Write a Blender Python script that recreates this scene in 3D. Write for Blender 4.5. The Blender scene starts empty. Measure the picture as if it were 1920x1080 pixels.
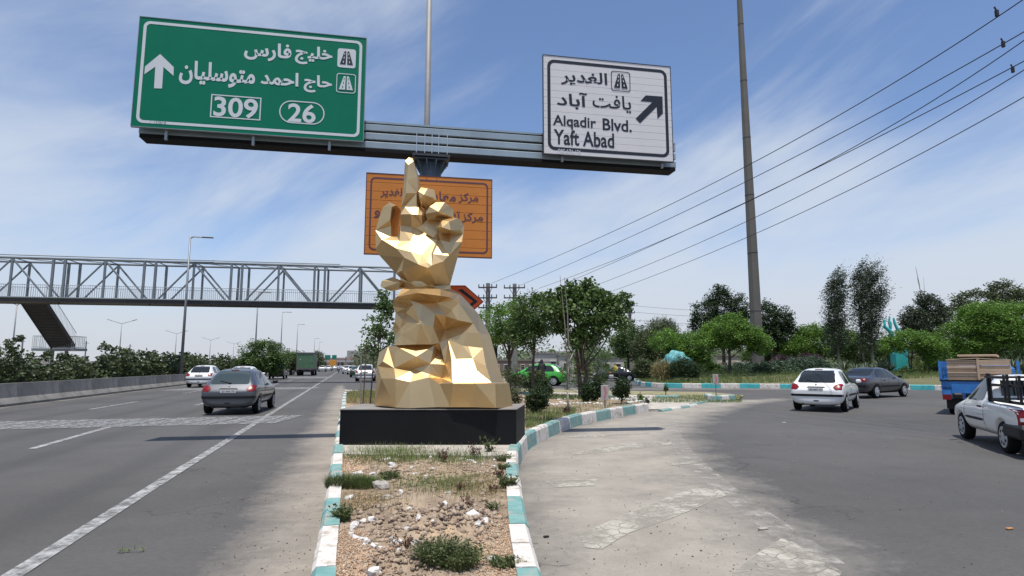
import bpy, bmesh, math, random
import numpy as np
from mathutils import Vector, Matrix
from mathutils.geometry import delaunay_2d_cdt
from mathutils.bvhtree import BVHTree
random.seed(5); RNG = np.random.default_rng(5)
S = bpy.context.scene; COL = S.collection
rad = math.radians
# ------------------------------------------------------------------ camera
F = 1130.0; HOR = 685.0; CH = 1.5
TH = math.atan((HOR-540)/F)
cam_d = bpy.data.cameras.new('camera'); cam_d.lens = 36*F/1920; cam_d.sensor_width = 36
cam_d.clip_start = .05; cam_d.clip_end = 6000
cam = bpy.data.objects.new('camera', cam_d); COL.objects.link(cam)
cam.location = (0, 0, CH); cam.rotation_euler = (math.pi/2+TH, 0, 0); S.camera = cam
# ------------------------------------------------------------------ view
S.view_settings.view_transform = 'Standard'; S.view_settings.look = 'None'
S.view_settings.gamma = 1; S.view_settings.use_curve_mapping = False
S.view_settings.exposure = 0.0
# ------------------------------------------------------------------ sun and sky
SUN_EL = rad(77.5); SUN_AZ = rad(176)          # compass-like: 0 = +Y, clockwise; the sun stands behind the camera, high
sd = Vector((math.sin(SUN_AZ)*math.cos(SUN_EL), math.cos(SUN_AZ)*math.cos(SUN_EL), math.sin(SUN_EL)))
sl = bpy.data.lights.new('sun', 'SUN'); sl.energy = 5.0; sl.angle = rad(.53); sl.color = (1, .955, .88)
so = bpy.data.objects.new('sun', sl); COL.objects.link(so)
so.rotation_euler = sd.to_track_quat('Z', 'Y').to_euler(); so.location = (0, 0, 40)
W = bpy.data.worlds.new('World'); S.world = W; W.use_nodes = True
nt = W.node_tree; N = nt.nodes; L = nt.links; N.clear()
def wn(t, **k):
    n = N.new(t)
    for a, b in k.items(): setattr(n, a, b)
    return n
def wm(op, a, b=None, clamp=False):
    n = N.new('ShaderNodeMath'); n.operation = op; n.use_clamp = clamp
    for i, v in enumerate((a, b)):
        if v is None: continue
        if isinstance(v, (int, float)): n.inputs[i].default_value = v
        else: L.new(v, n.inputs[i])
    return n.outputs[0]
out = wn('ShaderNodeOutputWorld'); bg = wn('ShaderNodeBackground'); bg.inputs[1].default_value = .15
sky = wn('ShaderNodeTexSky', sky_type='NISHITA', sun_disc=False, sun_elevation=SUN_EL, sun_rotation=SUN_AZ)
sky.altitude = 1100; sky.air_density = 1.0; sky.dust_density = 1.2; sky.ozone_density = 1.0
tc = wn('ShaderNodeTexCoord'); sp = wn('ShaderNodeSeparateXYZ'); L.new(tc.outputs['Generated'], sp.inputs[0])
zc = wm('MAXIMUM', sp.outputs[2], 0.0)
def cloud(scale, rot, along, across, detail, rough, dist, off):
    """streaky noise on the sky directions, stretched along a line tilted by rot degrees"""
    r0 = wn('ShaderNodeMapping'); r0.inputs['Rotation'].default_value = (0, rad(rot), 0); L.new(tc.outputs['Generated'], r0.inputs[0])
    m = wn('ShaderNodeMapping'); m.inputs['Scale'].default_value = (along, along, across); m.inputs['Location'].default_value = off
    L.new(r0.outputs[0], m.inputs[0])
    n = wn('ShaderNodeTexNoise'); n.inputs['Scale'].default_value = scale; n.inputs['Detail'].default_value = detail
    n.inputs['Roughness'].default_value = rough; n.inputs['Distortion'].default_value = dist
    L.new(m.outputs[0], n.inputs['Vector']); return n.outputs[0]
c1 = cloud(1.5, 24, .8, 2.3, 9, .56, .7, (3.1, 1.7, 7.5))
c2 = cloud(.9, 14, 1.0, 1.8, 4, .5, .3, (.4, 4.2, 8.3))
c3 = cloud(5.0, 30, .5, 2.6, 9, .62, 1.0, (7.7, 2.2, 0))
mix = wm('ADD', wm('ADD', wm('MULTIPLY', c1, .55), wm('MULTIPLY', c2, .40)), wm('MULTIPLY', c3, .12))
# more veil towards the lower sky
low = wn('ShaderNodeMapRange'); low.interpolation_type = 'SMOOTHSTEP'
L.new(zc, low.inputs[0]); low.inputs[1].default_value = .10; low.inputs[2].default_value = .45
low.inputs[3].default_value = .025; low.inputs[4].default_value = -.06
mix = wm('ADD', mix, low.outputs[0])
mr = wn('ShaderNodeMapRange'); mr.interpolation_type = 'SMOOTHSTEP'; L.new(mix, mr.inputs[0])
mr.inputs[1].default_value = .425; mr.inputs[2].default_value = .635; mr.inputs[3].default_value = 0.0; mr.inputs[4].default_value = .84
hz = wn('ShaderNodeMapRange'); hz.interpolation_type = 'SMOOTHSTEP'; L.new(zc, hz.inputs[0])
hz.inputs[1].default_value = .0; hz.inputs[2].default_value = .215; hz.inputs[3].default_value = .92; hz.inputs[4].default_value = 0.0
def wmix(f, a, b):
    n = wn('ShaderNodeMix', data_type='RGBA'); L.new(f, n.inputs[0])
    for s, v in ((6, a), (7, b)):
        if isinstance(v, tuple): n.inputs[s].default_value = v
        else: L.new(v, n.inputs[s])
    return n.outputs[2]
tint = wn('ShaderNodeMix', data_type='RGBA', blend_type='MULTIPLY'); tint.inputs[0].default_value = 1
L.new(sky.outputs[0], tint.inputs[6]); tint.inputs[7].default_value = (.96, 1.0, 1.09, 1)
a = wmix(mr.outputs[0], tint.outputs[2], (4.4, 4.85, 5.5, 1))
b = wmix(hz.outputs[0], a, (4.15, 4.35, 4.8, 1))
L.new(b, bg.inputs[0]); L.new(bg.outputs[0], out.inputs[0])

# ------------------------------------------------------------------ projection: a photo pixel to a place in the world
RIGHT = Vector((1, 0, 0)); FWD = Vector((0, math.cos(TH), math.sin(TH))); UP = Vector((0, -math.sin(TH), math.cos(TH)))
CAM = Vector((0, 0, CH))
def ray(px, py): return RIGHT*((px-960)/F) + FWD + UP*((540-py)/F)
def G(px, py, z=0.0):
    r = ray(px, py); return CAM + r*((z-CH)/r.z)
def At(px, py, Y):
    r = ray(px, py); return CAM + r*(Y/r.y)
def GD(px, D, z=0.0):                         # ground point at depth D seen in column px (at the horizon)
    r = ray(px, HOR); return Vector((r.x/r.y*D, D, z))
hd = ray(652, HOR+.01); HD = Vector((hd.x, hd.y, 0)).normalized(); HR = Vector((HD.y, -HD.x, 0))
# ------------------------------------------------------------------ materials
MAT = {}
def mat(name, col=(.5, .5, .5), rough=.6, metal=0.0, noise=0.0, nscale=8.0, bump=0.0, bscale=40.0, coat=0.0, emit=None, col2=None, spec=.5, trans=0.0, dirt=None, coords='Object'):
    if name in MAT: return MAT[name]
    m = bpy.data.materials.new(name); m.use_nodes = True; t = m.node_tree; n = t.nodes; l = t.links
    p = n['Principled BSDF']; p.inputs['Base Color'].default_value = (*col, 1); p.inputs['Roughness'].default_value = rough
    p.inputs['Metallic'].default_value = metal; p.inputs['Coat Weight'].default_value = coat; p.inputs['Coat Roughness'].default_value = .04
    p.inputs['Specular IOR Level'].default_value = spec
    tcn = n.new('ShaderNodeTexCoord'); o = tcn.outputs[coords]
    if noise or col2:
        a = n.new('ShaderNodeTexNoise'); a.inputs['Scale'].default_value = nscale; a.inputs['Detail'].default_value = 7; a.inputs['Roughness'].default_value = .62
        l.new(o, a.inputs['Vector'])
        r = n.new('ShaderNodeValToRGB'); r.color_ramp.elements[0].position = .32; r.color_ramp.elements[1].position = .68
        c2 = col2 or tuple(min(1, c*(1+noise)) for c in col)
        r.color_ramp.elements[0].color = (*(col if col2 else tuple(c*(1-noise) for c in col)), 1); r.color_ramp.elements[1].color = (*c2, 1)
        l.new(a.outputs[0], r.inputs[0]); src = r.outputs[0]
        if dirt:
            a2 = n.new('ShaderNodeTexNoise'); a2.inputs['Scale'].default_value = dirt[1]; a2.inputs['Detail'].default_value = 9; a2.inputs['Roughness'].default_value = .7
            l.new(o, a2.inputs['Vector'])
            r2 = n.new('ShaderNodeMapRange'); l.new(a2.outputs[0], r2.inputs[0]); r2.inputs[1].default_value = dirt[2]; r2.inputs[2].default_value = dirt[2]+.13
            mx = n.new('ShaderNodeMix'); mx.data_type = 'RGBA'; l.new(r2.outputs[0], mx.inputs[0]); l.new(src, mx.inputs[6]); mx.inputs[7].default_value = (*dirt[0], 1)
            src = mx.outputs[2]
        l.new(src, p.inputs['Base Color'])
    if bump:
        b1 = n.new('ShaderNodeTexNoise'); b1.inputs['Scale'].default_value = bscale; b1.inputs['Detail'].default_value = 6; l.new(o, b1.inputs['Vector'])
        bb = n.new('ShaderNodeBump'); bb.inputs['Strength'].default_value = bump; bb.inputs['Distance'].default_value = .02
        l.new(b1.outputs[0], bb.inputs['Height']); l.new(bb.outputs[0], p.inputs['Normal'])
    if emit: p.inputs['Emission Color'].default_value = (*emit, 1); p.inputs['Emission Strength'].default_value = 1
    MAT[name] = m; return m
def leafmat(name, dark, light, trans=.25):
    if name in MAT: return MAT[name]
    m = bpy.data.materials.new(name); m.use_nodes = True; t = m.node_tree; n = t.nodes; l = t.links
    p = n['Principled BSDF']; p.inputs['Roughness'].default_value = .5; p.inputs['Specular IOR Level'].default_value = .35
    g = n.new('ShaderNodeNewGeometry'); tcn = n.new('ShaderNodeTexCoord')
    a = n.new('ShaderNodeTexNoise'); a.inputs['Scale'].default_value = .9; a.inputs['Detail'].default_value = 3; l.new(tcn.outputs['Object'], a.inputs['Vector'])
    ad = n.new('ShaderNodeMath'); ad.operation = 'MULTIPLY_ADD'; l.new(a.outputs[0], ad.inputs[0]); ad.inputs[1].default_value = 1.3
    ad2 = n.new('ShaderNodeMath'); ad2.operation = 'MULTIPLY_ADD'; l.new(g.outputs['Random Per Island'], ad2.inputs[0]); ad2.inputs[1].default_value = .55; ad2.inputs[2].default_value = -.42
    l.new(ad2.outputs[0], ad.inputs[2])
    r = n.new('ShaderNodeValToRGB'); r.color_ramp.elements[0].color = (*dark, 1); r.color_ramp.elements[1].color = (*light, 1)
    l.new(ad.outputs[0], r.inputs[0]); l.new(r.outputs[0], p.inputs['Base Color'])
    tr = n.new('ShaderNodeBsdfTranslucent'); l.new(r.outputs[0], tr.inputs[0])
    mx = n.new('ShaderNodeMixShader'); mx.inputs[0].default_value = trans
    l.new(p.outputs[0], mx.inputs[1]); l.new(tr.outputs[0], mx.inputs[2]); l.new(mx.outputs[0], n['Material Output'].inputs[0])
    MAT[name] = m; return m
# ------------------------------------------------------------------ object helpers
def link(o, parent=None):
    COL.objects.link(o)
    if parent: o.parent = parent
    return o
def tag(o, label=None, cat=None, group=None, kind=None):
    if label: o['label'] = label
    if cat: o['category'] = cat
    if group: o['group'] = group
    if kind: o['kind'] = kind
    return o
def empty(name, loc=(0, 0, 0), rz=0.0, label=None, cat=None, group=None, kind=None):
    o = bpy.data.objects.new(name, None); o.location = loc; o.rotation_euler = (0, 0, rz); o.empty_display_size = .2
    return tag(link(o), label, cat, group, kind)
def mobj(name, me, m=None, parent=None, smooth=False):
    o = bpy.data.objects.new(name, me); link(o, parent)
    if m is not None:
        me.materials.clear()
        for q in (m if isinstance(m, (list, tuple)) else [m]): me.materials.append(q)
    if smooth: me.polygons.foreach_set('use_smooth', [True]*len(me.polygons))
    return o
def pymesh(name, v, f, m=None, parent=None, smooth=False):
    me = bpy.data.meshes.new(name); me.from_pydata([tuple(p) for p in v], [], f); me.update()
    return mobj(name, me, m, parent, smooth)
class MB:
    def __init__(s): s.bm = bmesh.new()
    def box(s, c, d, rz=0.0, M=None, bev=0.0):
        r = bmesh.ops.create_cube(s.bm, size=1)
        mt = Matrix.Translation(c) @ (M if M is not None else Matrix.Rotation(rz, 4, 'Z')) @ Matrix.Diagonal((*d, 1))
        bmesh.ops.transform(s.bm, matrix=mt, verts=r['verts'])
        if bev:
            es = list({e for v in r['verts'] for e in v.link_edges})
            bmesh.ops.bevel(s.bm, geom=es, offset=bev, segments=1, affect='EDGES')
        return s
    def tube(s, a, b, r1, r2=None, n=8):
        a = Vector(a); b = Vector(b); r2 = r1 if r2 is None else r2; d = b-a
        if d.length < 1e-6: return s
        r = bmesh.ops.create_cone(s.bm, cap_ends=True, segments=n, radius1=r1, radius2=r2, depth=d.length)
        bmesh.ops.transform(s.bm, matrix=Matrix.Translation((a+b)/2) @ d.to_track_quat('Z', 'Y').to_matrix().to_4x4(), verts=r['verts'])
        return s
    def path(s, pts, r, n=6):
        for i in range(len(pts)-1):
            s.tube(pts[i], pts[i+1], r[i] if isinstance(r, list) else r, r[i+1] if isinstance(r, list) else r, n)
        return s
    def prism(s, poly, axis, t0, t1):            # poly in the two other axes
        def P(p, t): return {'x': (t, p[0], p[1]), 'y': (p[0], t, p[1]), 'z': (p[0], p[1], t)}[axis]
        a = [s.bm.verts.new(P(p, t0)) for p in poly]; b = [s.bm.verts.new(P(p, t1)) for p in poly]
        n = len(poly)
        s.bm.faces.new(a); s.bm.faces.new(b[::-1])
        for i in range(n): s.bm.faces.new((a[i], b[i], b[(i+1) % n], a[(i+1) % n]))
        bmesh.ops.recalc_face_normals(s.bm, faces=s.bm.faces[:]); return s
    def lathe(s, prof, n=20, M=Matrix()):
        rings = []
        for (r, z) in prof:
            rings.append([s.bm.verts.new(M @ Vector((r*math.cos(2*math.pi*i/n), r*math.sin(2*math.pi*i/n), z))) for i in range(n)])
        for a, b in zip(rings, rings[1:]):
            for i in range(n): s.bm.faces.new((a[i], a[(i+1) % n], b[(i+1) % n], b[i]))
        s.bm.faces.new(rings[0][::-1]); s.bm.faces.new(rings[-1]); return s
    def mesh(s, name):
        me = bpy.data.meshes.new(name); s.bm.to_mesh(me); s.bm.free(); return me
    def obj(s, name, m, parent=None, smooth=False): return mobj(name, s.mesh(name), m, parent, smooth)
def quads(name, V, m, parent=None, tri=False):
    V = np.asarray(V, dtype=np.float32); k = V.shape[1]; n = V.shape[0]
    me = bpy.data.meshes.new(name); me.vertices.add(n*k); me.vertices.foreach_set('co', V.reshape(-1))
    me.loops.add(n*k); me.loops.foreach_set('vertex_index', np.arange(n*k, dtype=np.int32))
    me.polygons.add(n); me.polygons.foreach_set('loop_start', np.arange(0, n*k, k, dtype=np.int32))
    me.update(calc_edges=True)
    return mobj(name, me, m, parent)
def copy_tree(o, parent=None):
    c = o.copy(); COL.objects.link(c); c.parent = parent
    for ch in o.children: copy_tree(ch, c)
    return c
def children_all(o):
    r = []
    for c in o.children: r.append(c); r += children_all(c)
    return r
def cdt_fill(outline, extra=(), edges=()):
    pts = [Vector((p[0], p[1])) for p in outline] + [Vector((p[0], p[1])) for p in extra]
    n = len(outline)
    r = delaunay_2d_cdt(pts, list(edges), [list(range(n))], 1, 1e-5)
    return r[0], r[2], r[3]
def inside(poly, x, y):
    c = False; j = len(poly)-1
    for i in range(len(poly)):
        xi, yi = poly[i][0], poly[i][1]; xj, yj = poly[j][0], poly[j][1]
        if (yi > y) != (yj > y) and x < (xj-xi)*(y-yi)/(yj-yi)+xi: c = not c
        j = i
    return c
def sheet(name, poly, z, m, kind=None, parent=None):
    v, f, _ = cdt_fill(poly)
    o = pymesh(name, [(p.x, p.y, z) for p in v], [list(t) for t in f], m, parent)
    for p in o.data.polygons:
        if p.normal.z < 0: p.flip()
    if kind: o['kind'] = kind
    return o
# ------------------------------------------------------------------ text
AR = {'ا':(0xFE8D,0xFE8E),'آ':(0xFE81,0xFE82),'ب':(0xFE8F,0xFE90,0xFE91,0xFE92),'ت':(0xFE95,0xFE96,0xFE97,0xFE98),'ج':(0xFE9D,0xFE9E,0xFE9F,0xFEA0),'ح':(0xFEA1,0xFEA2,0xFEA3,0xFEA4),'خ':(0xFEA5,0xFEA6,0xFEA7,0xFEA8),'د':(0xFEA9,0xFEAA),'ر':(0xFEAD,0xFEAE),'ز':(0xFEAF,0xFEB0),'س':(0xFEB1,0xFEB2,0xFEB3,0xFEB4),'ع':(0xFEC9,0xFECA,0xFECB,0xFECC),'غ':(0xFECD,0xFECE,0xFECF,0xFED0),'ف':(0xFED1,0xFED2,0xFED3,0xFED4),'ل':(0xFEDD,0xFEDE,0xFEDF,0xFEE0),'م':(0xFEE1,0xFEE2,0xFEE3,0xFEE4),'ن':(0xFEE5,0xFEE6,0xFEE7,0xFEE8),'و':(0xFEED,0xFEEE),'ه':(0xFEE9,0xFEEA,0xFEEB,0xFEEC),'ی':(0xFBFC,0xFBFD,0xFBFE,0xFBFF),'ک':(0xFB8E,0xFB8F,0xFB90,0xFB91)}
def shape(s):
    if not any(c in AR for c in s): return s
    o = []
    for i, c in enumerate(s):
        if c not in AR: o.append(c); continue
        p = i > 0 and s[i-1] in AR and len(AR[s[i-1]]) == 4
        n = i < len(s)-1 and s[i+1] in AR and len(AR[c]) == 4
        k = (3 if n else 1) if p else (2 if n else 0)
        o.append(chr(AR[c][k]))
    return ''.join(reversed(o))
def text_flat(s, bold=.02):
    c = bpy.data.curves.new('lettering', 'FONT'); c.body = shape(s); c.size = 1; c.offset = bold; c.resolution_u = 4
    o = bpy.data.objects.new('lettering', c); COL.objects.link(o)
    dg = bpy.context.evaluated_depsgraph_get(); me = bpy.data.meshes.new_from_object(o.evaluated_get(dg))
    COL.objects.unlink(o); bpy.data.objects.remove(o); bpy.data.curves.remove(c)
    bm = bmesh.new(); bm.from_mesh(me)
    # letters that touch overlap: give the islands slightly different heights
    seen = set(); isl = []
    for v in bm.verts:
        if v in seen: continue
        st = [v]; cur = []
        seen.add(v)
        while st:
            q = st.pop(); cur.append(q)
            for e in q.link_edges:
                w = e.other_vert(q)
                if w not in seen: seen.add(w); st.append(w)
        isl.append(cur)
    isl.sort(key=lambda c: min(v.co.x for v in c))
    for i, cc in enumerate(isl):
        for v in cc: v.co.z = (i % 3)*.0016
    bm.to_mesh(me); bm.free()
    return me
# ------------------------------------------------------------------ ground materials
def roadmat(name, base, dust, grain=.25):
    m = bpy.data.materials.new(name); m.use_nodes = True; t = m.node_tree; n = t.nodes; l = t.links
    p = n['Principled BSDF']; p.inputs['Roughness'].default_value = .78; p.inputs['Specular IOR Level'].default_value = .35
    tcn = n.new('ShaderNodeTexCoord'); o = tcn.outputs['Object']
    def noise(sc, det=6, rough=.6):
        a = n.new('ShaderNodeTexNoise'); a.inputs['Scale'].default_value = sc; a.inputs['Detail'].default_value = det; a.inputs['Roughness'].default_value = rough
        l.new(o, a.inputs['Vector']); return a.outputs[0]
    def ma(op, a, b, cl=False):
        q = n.new('ShaderNodeMath'); q.operation = op; q.use_clamp = cl
        for i, v in enumerate((a, b)):
            if isinstance(v, (int, float)): q.inputs[i].default_value = v
            else: l.new(v, q.inputs[i])
        return q.outputs[0]
    fine = noise(55, 4, .8); mid = noise(1.3, 8, .65); big = noise(.22, 5, .5); grit = noise(240, 2, .6)
    v = ma('ADD', ma('MULTIPLY', fine, grain*1.1), ma('ADD', ma('MULTIPLY', mid, .35), ma('MULTIPLY', big, .62)))
    v = ma('ADD', v, ma('MULTIPLY', ma('SUBTRACT', grit, .5), .5))
    r = n.new('ShaderNodeMapRange'); l.new(v, r.inputs[0]); r.inputs[1].default_value = .1; r.inputs[2].default_value = 1.0; r.inputs[3].default_value = .35; r.inputs[4].default_value = 1.75
    mul = n.new('ShaderNodeVectorMath'); mul.operation = 'SCALE'; mul.inputs[0].default_value = base; tk_ = n.new('ShaderNodeAttribute'); tk_.attribute_name = 'track'
    blotch = n.new('ShaderNodeMapRange'); l.new(noise(17, 5, .75), blotch.inputs[0]); blotch.inputs[1].default_value = .3; blotch.inputs[2].default_value = .7; blotch.inputs[3].default_value = .86; blotch.inputs[4].default_value = 1.14
    tr_ = ma('MULTIPLY', ma('SUBTRACT', 1.0, ma('MULTIPLY', tk_.outputs['Fac'], ma('ADD', ma('MULTIPLY', mid, .3), .05))), blotch.outputs[0])
    l.new(ma('MULTIPLY', r.outputs[0], tr_), mul.inputs['Scale'])
    at = n.new('ShaderNodeAttribute'); at.attribute_name = 'dust'
    d = ma('ADD', at.outputs['Fac'], ma('MULTIPLY', ma('SUBTRACT', noise(.9, 9, .68), .5), 1.15))
    d = ma('ADD', d, ma('MULTIPLY', ma('SUBTRACT', noise(9, 6, .7), .5), .5))
    mrn = n.new('ShaderNodeMapRange'); l.new(d, mrn.inputs[0]); mrn.inputs[1].default_value = .25; mrn.inputs[2].default_value = 1.0; mrn.inputs[4].default_value = .95
    dm = n.new('ShaderNodeVectorMath'); dm.operation = 'SCALE'; dm.inputs[0].default_value = dust
    rr = n.new('ShaderNodeMapRange'); l.new(ma('ADD', ma('MULTIPLY', mid, .6), ma('MULTIPLY', fine, .4)), rr.inputs[0]); rr.inputs[1].default_value = .25; rr.inputs[2].default_value = .75; rr.inputs[3].default_value = .62; rr.inputs[4].default_value = 1.3
    l.new(rr.outputs[0], dm.inputs['Scale'])
    mx = n.new('ShaderNodeMix'); mx.data_type = 'RGBA'; l.new(mrn.outputs[0], mx.inputs[0]); l.new(mul.outputs[0], mx.inputs[6]); l.new(dm.outputs[0], mx.inputs[7])
    # dark tar cracks wandering over the surface
    vo = n.new('ShaderNodeTexVoronoi'); vo.feature = 'DISTANCE_TO_EDGE'; vo.inputs['Scale'].default_value = .55
    wv = n.new('ShaderNodeVectorMath'); wv.operation = 'ADD'; l.new(o, wv.inputs[0])
    nn = n.new('ShaderNodeTexNoise'); nn.inputs['Scale'].default_value = 1.6; nn.inputs['Detail'].default_value = 6; l.new(o, nn.inputs['Vector'])
    l.new(nn.outputs['Color'], wv.inputs[1]); l.new(wv.outputs[0], vo.inputs['Vector'])
    cr = n.new('ShaderNodeMapRange'); l.new(vo.outputs['Distance'], cr.inputs[0]); cr.inputs[1].default_value = .0; cr.inputs[2].default_value = .012; cr.inputs[3].default_value = .6; cr.inputs[4].default_value = 0
    crm = ma('MULTIPLY', cr.outputs[0], ma('GREATER_THAN', noise(.35, 3, .5), .56))
    mx2 = n.new('ShaderNodeMix'); mx2.data_type = 'RGBA'; l.new(crm, mx2.inputs[0]); l.new(mx.outputs[2], mx2.inputs[6]); mx2.inputs[7].default_value = (base[0]*.45, base[1]*.45, base[2]*.45, 1)
    l.new(mx2.outputs[2], p.inputs['Base Color'])
    bb = n.new('ShaderNodeBump'); bb.inputs['Strength'].default_value = .5; bb.inputs['Distance'].default_value = .006; l.new(fine, bb.inputs['Height']); l.new(bb.outputs[0], p.inputs['Normal'])
    return m
ASPH = roadmat('old grey asphalt', (.070, .067, .064), (.32, .278, .23))
ASPH2 = roadmat('dark slip road asphalt', (.070, .067, .064), (.315, .285, .24))
def paintmat(name, col, thr, under=(.12, .115, .11), sc=3.0, crack=True, lo=.12):
    m = bpy.data.materials.new(name); m.use_nodes = True; t = m.node_tree; n = t.nodes; l = t.links
    p = n['Principled BSDF']; p.inputs['Roughness'].default_value = .7
    tcn = n.new('ShaderNodeTexCoord'); o = tcn.outputs['Object']
    a = n.new('ShaderNodeTexNoise'); a.inputs['Scale'].default_value = sc; a.inputs['Detail'].default_value = 10; a.inputs['Roughness'].default_value = .75; l.new(o, a.inputs['Vector'])
    r = n.new('ShaderNodeMapRange'); l.new(a.outputs[0], r.inputs[0]); r.inputs[1].default_value = thr; r.inputs[2].default_value = thr+lo
    src = r.outputs[0]
    if crack:
        wv = n.new('ShaderNodeVectorMath'); wv.operation = 'MULTIPLY_ADD'; l.new(a.outputs['Color'], wv.inputs[0]); wv.inputs[1].default_value = (.12, .12, .12); l.new(o, wv.inputs[2])
        vo = n.new('ShaderNodeTexVoronoi'); vo.feature = 'DISTANCE_TO_EDGE'; vo.inputs['Scale'].default_value = 6.5; l.new(wv.outputs[0], vo.inputs['Vector'])
        c = n.new('ShaderNodeMapRange'); l.new(vo.outputs['Distance'], c.inputs[0]); c.inputs[1].default_value = .012; c.inputs[2].default_value = .045; c.inputs[3].default_value = .35
        q = n.new('ShaderNodeMath'); q.operation = 'MULTIPLY'; l.new(src, q.inputs[0]); l.new(c.outputs[0], q.inputs[1]); src = q.outputs[0]
    mx = n.new('ShaderNodeMix'); mx.data_type = 'RGBA'; l.new(src, mx.inputs[0]); mx.inputs[6].default_value = (*under, 1); mx.inputs[7].default_value = (*col, 1)
    p.inputs['Base Color'].default_value = (*col, 1)
    vr = n.new('ShaderNodeVectorMath'); vr.operation = 'SCALE'; vr.inputs[0].default_value = col; rv = n.new('ShaderNodeMapRange'); l.new(a.outputs[0], rv.inputs[0]); rv.inputs[1].default_value = .3; rv.inputs[2].default_value = .7; rv.inputs[3].default_value = .8; rv.inputs[4].default_value = 1.15
    l.new(rv.outputs[0], vr.inputs['Scale']); l.new(vr.outputs[0], p.inputs['Base Color']); l.new(src, p.inputs['Alpha']); return m
PAINT = paintmat('worn white road paint', (.34, .34, .335), .33, crack=False, sc=6, lo=.26)
PAINT2 = paintmat('faded cracked hatching paint', (.375, .35, .295), .33, under=(.24, .215, .18), sc=2.5, lo=.24)
RUMBLE = paintmat('rumble strip paint', (.30, .30, .30), .38, under=(.12, .12, .125), sc=7, crack=False, lo=.25)
DIRT = mat('dry brown earth', (.27, .195, .13), .95, col2=(.42, .325, .235), nscale=2.2, bump=.6, bscale=30)
CONC = mat('dusty concrete', (.36, .325, .28), .85, col2=(.50, .46, .405), nscale=3, bump=.2, bscale=60, dirt=((.27, .22, .17), 1.1, .56))
GRASSY = mat('thin grassy verge', (.15, .16, .07), .95, col2=(.32, .26, .16), nscale=1.5, bump=.5, bscale=25)
# ------------------------------------------------------------------ ground sheets
B0 = G(0, 764); B0.z = 0
def ST(s, t, z=0.0): return B0 + HD*s + HR*t + Vector((0, 0, z))   # along / across the highway, from the barrier foot
def toST(p): q = Vector(p)-B0; return q.dot(HD), q.dot(HR)
tk = toST(G(577, 1080, .28))[1]                                    # kerb line of the median
sheet('ground', [(-900, -60), (900, -60), (1400, 2500), (-1400, 2500)], -.06, mat('pale far ground', (.22, .19, .14), .95, col2=(.30, .26, .19), nscale=.05), 'structure')
def grid(name, us, vs, fn, dust, m, kind='structure'):
    V = [fn(u, v) for u in us for v in vs]; nv = len(vs)
    Fc = [(i*nv+j, (i+1)*nv+j, (i+1)*nv+j+1, i*nv+j+1) for i in range(len(us)-1) for j in range(nv-1)]
    o = pymesh(name, V, Fc, m); o['kind'] = kind
    a = o.data.attributes.new('dust', 'FLOAT', 'POINT'); a.data.foreach_set('value', [dust(p) for p in V])
    if name == 'highway_asphalt':
        a = o.data.attributes.new('track', 'FLOAT', 'POINT'); a.data.foreach_set('value', [max(0, math.cos((toST(p)[1]-t_w)*2*math.pi/1.85))**2 if toST(p)[1] < tk-1.6 else 0 for p in V])
    for p in o.data.polygons:
        if p.normal.z < 0: p.flip()
    return o
t_w = 1.6
def sm(x, a, b):
    t = max(0, min(1, (x-a)/(b-a))); return t*t*(3-2*t)
def dust_h(p):
    s, t = toST(p); d = tk-t
    v = 1.0*(1-sm(d, .0, 1.35))
    if s > 12: v = min(v, .12) if d < 0 else v*(1-.7*sm(s, 12, 30))
    v = max(v, .55*(1-sm(t, .1, .9)))
    return v - .1
us = [-60, -50]+list(np.arange(-42, 30, .5))+list(np.arange(30, 90, 2.5))+[100, 130, 170, 240, 340, 480, 700, 1000]
vs = list(np.arange(-1.5, tk+.01, .23))+[tk+.3, tk+2, tk+5, tk+9, tk+14]
grid('highway_asphalt', us, vs, lambda s, t: ST(s, t, 0.0), dust_h, ASPH)
gore = [G(x, y) for x, y in ((985, 1300), (985, 1000), (975, 850), (1000, 830), (1085, 798), (1235, 768), (1300, 752), (1480, 748), (1400, 757), (1335, 775), (1300, 790), (1275, 812), (1300, 862), (1400, 960), (1560, 1080), (1800, 1300))]
gp = [(p.x, p.y) for p in gore]
def pdist(poly, x, y):
    best = 1e9
    for i in range(len(poly)):
        ax, ay = poly[i]; bx, by = poly[(i+1) % len(poly)]
        dx, dy = bx-ax, by-ay; l2 = dx*dx+dy*dy or 1e-9
        t = max(0, min(1, ((x-ax)*dx+(y-ay)*dy)/l2)); best = min(best, math.hypot(ax+t*dx-x, ay+t*dy-y))
    return best
def dust_s(p):
    d = pdist(gp, p[0], p[1])
    if inside(gp, p[0], p[1]): return .68+.35*sm(d, 0, .8)
    v = .55*(1-sm(d, 0, 1.3))-.05
    if p[1] > 22: v = max(v, .5*(1-sm(abs(p[1]-39), .5, 3)))
    return v
xs = list(np.arange(-.4, 16, .4))+list(np.arange(16, 40, 1.2))+[44, 52, 62, 80]
ys = [-12, -6, -2]+list(np.arange(0, 22, .4))+list(np.arange(22, 60, 1.0))+[64, 70, 80]
grid('slip_road_asphalt', xs, ys, lambda x, y: Vector((x-.0, y, .004)), dust_s, ASPH2)
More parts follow.
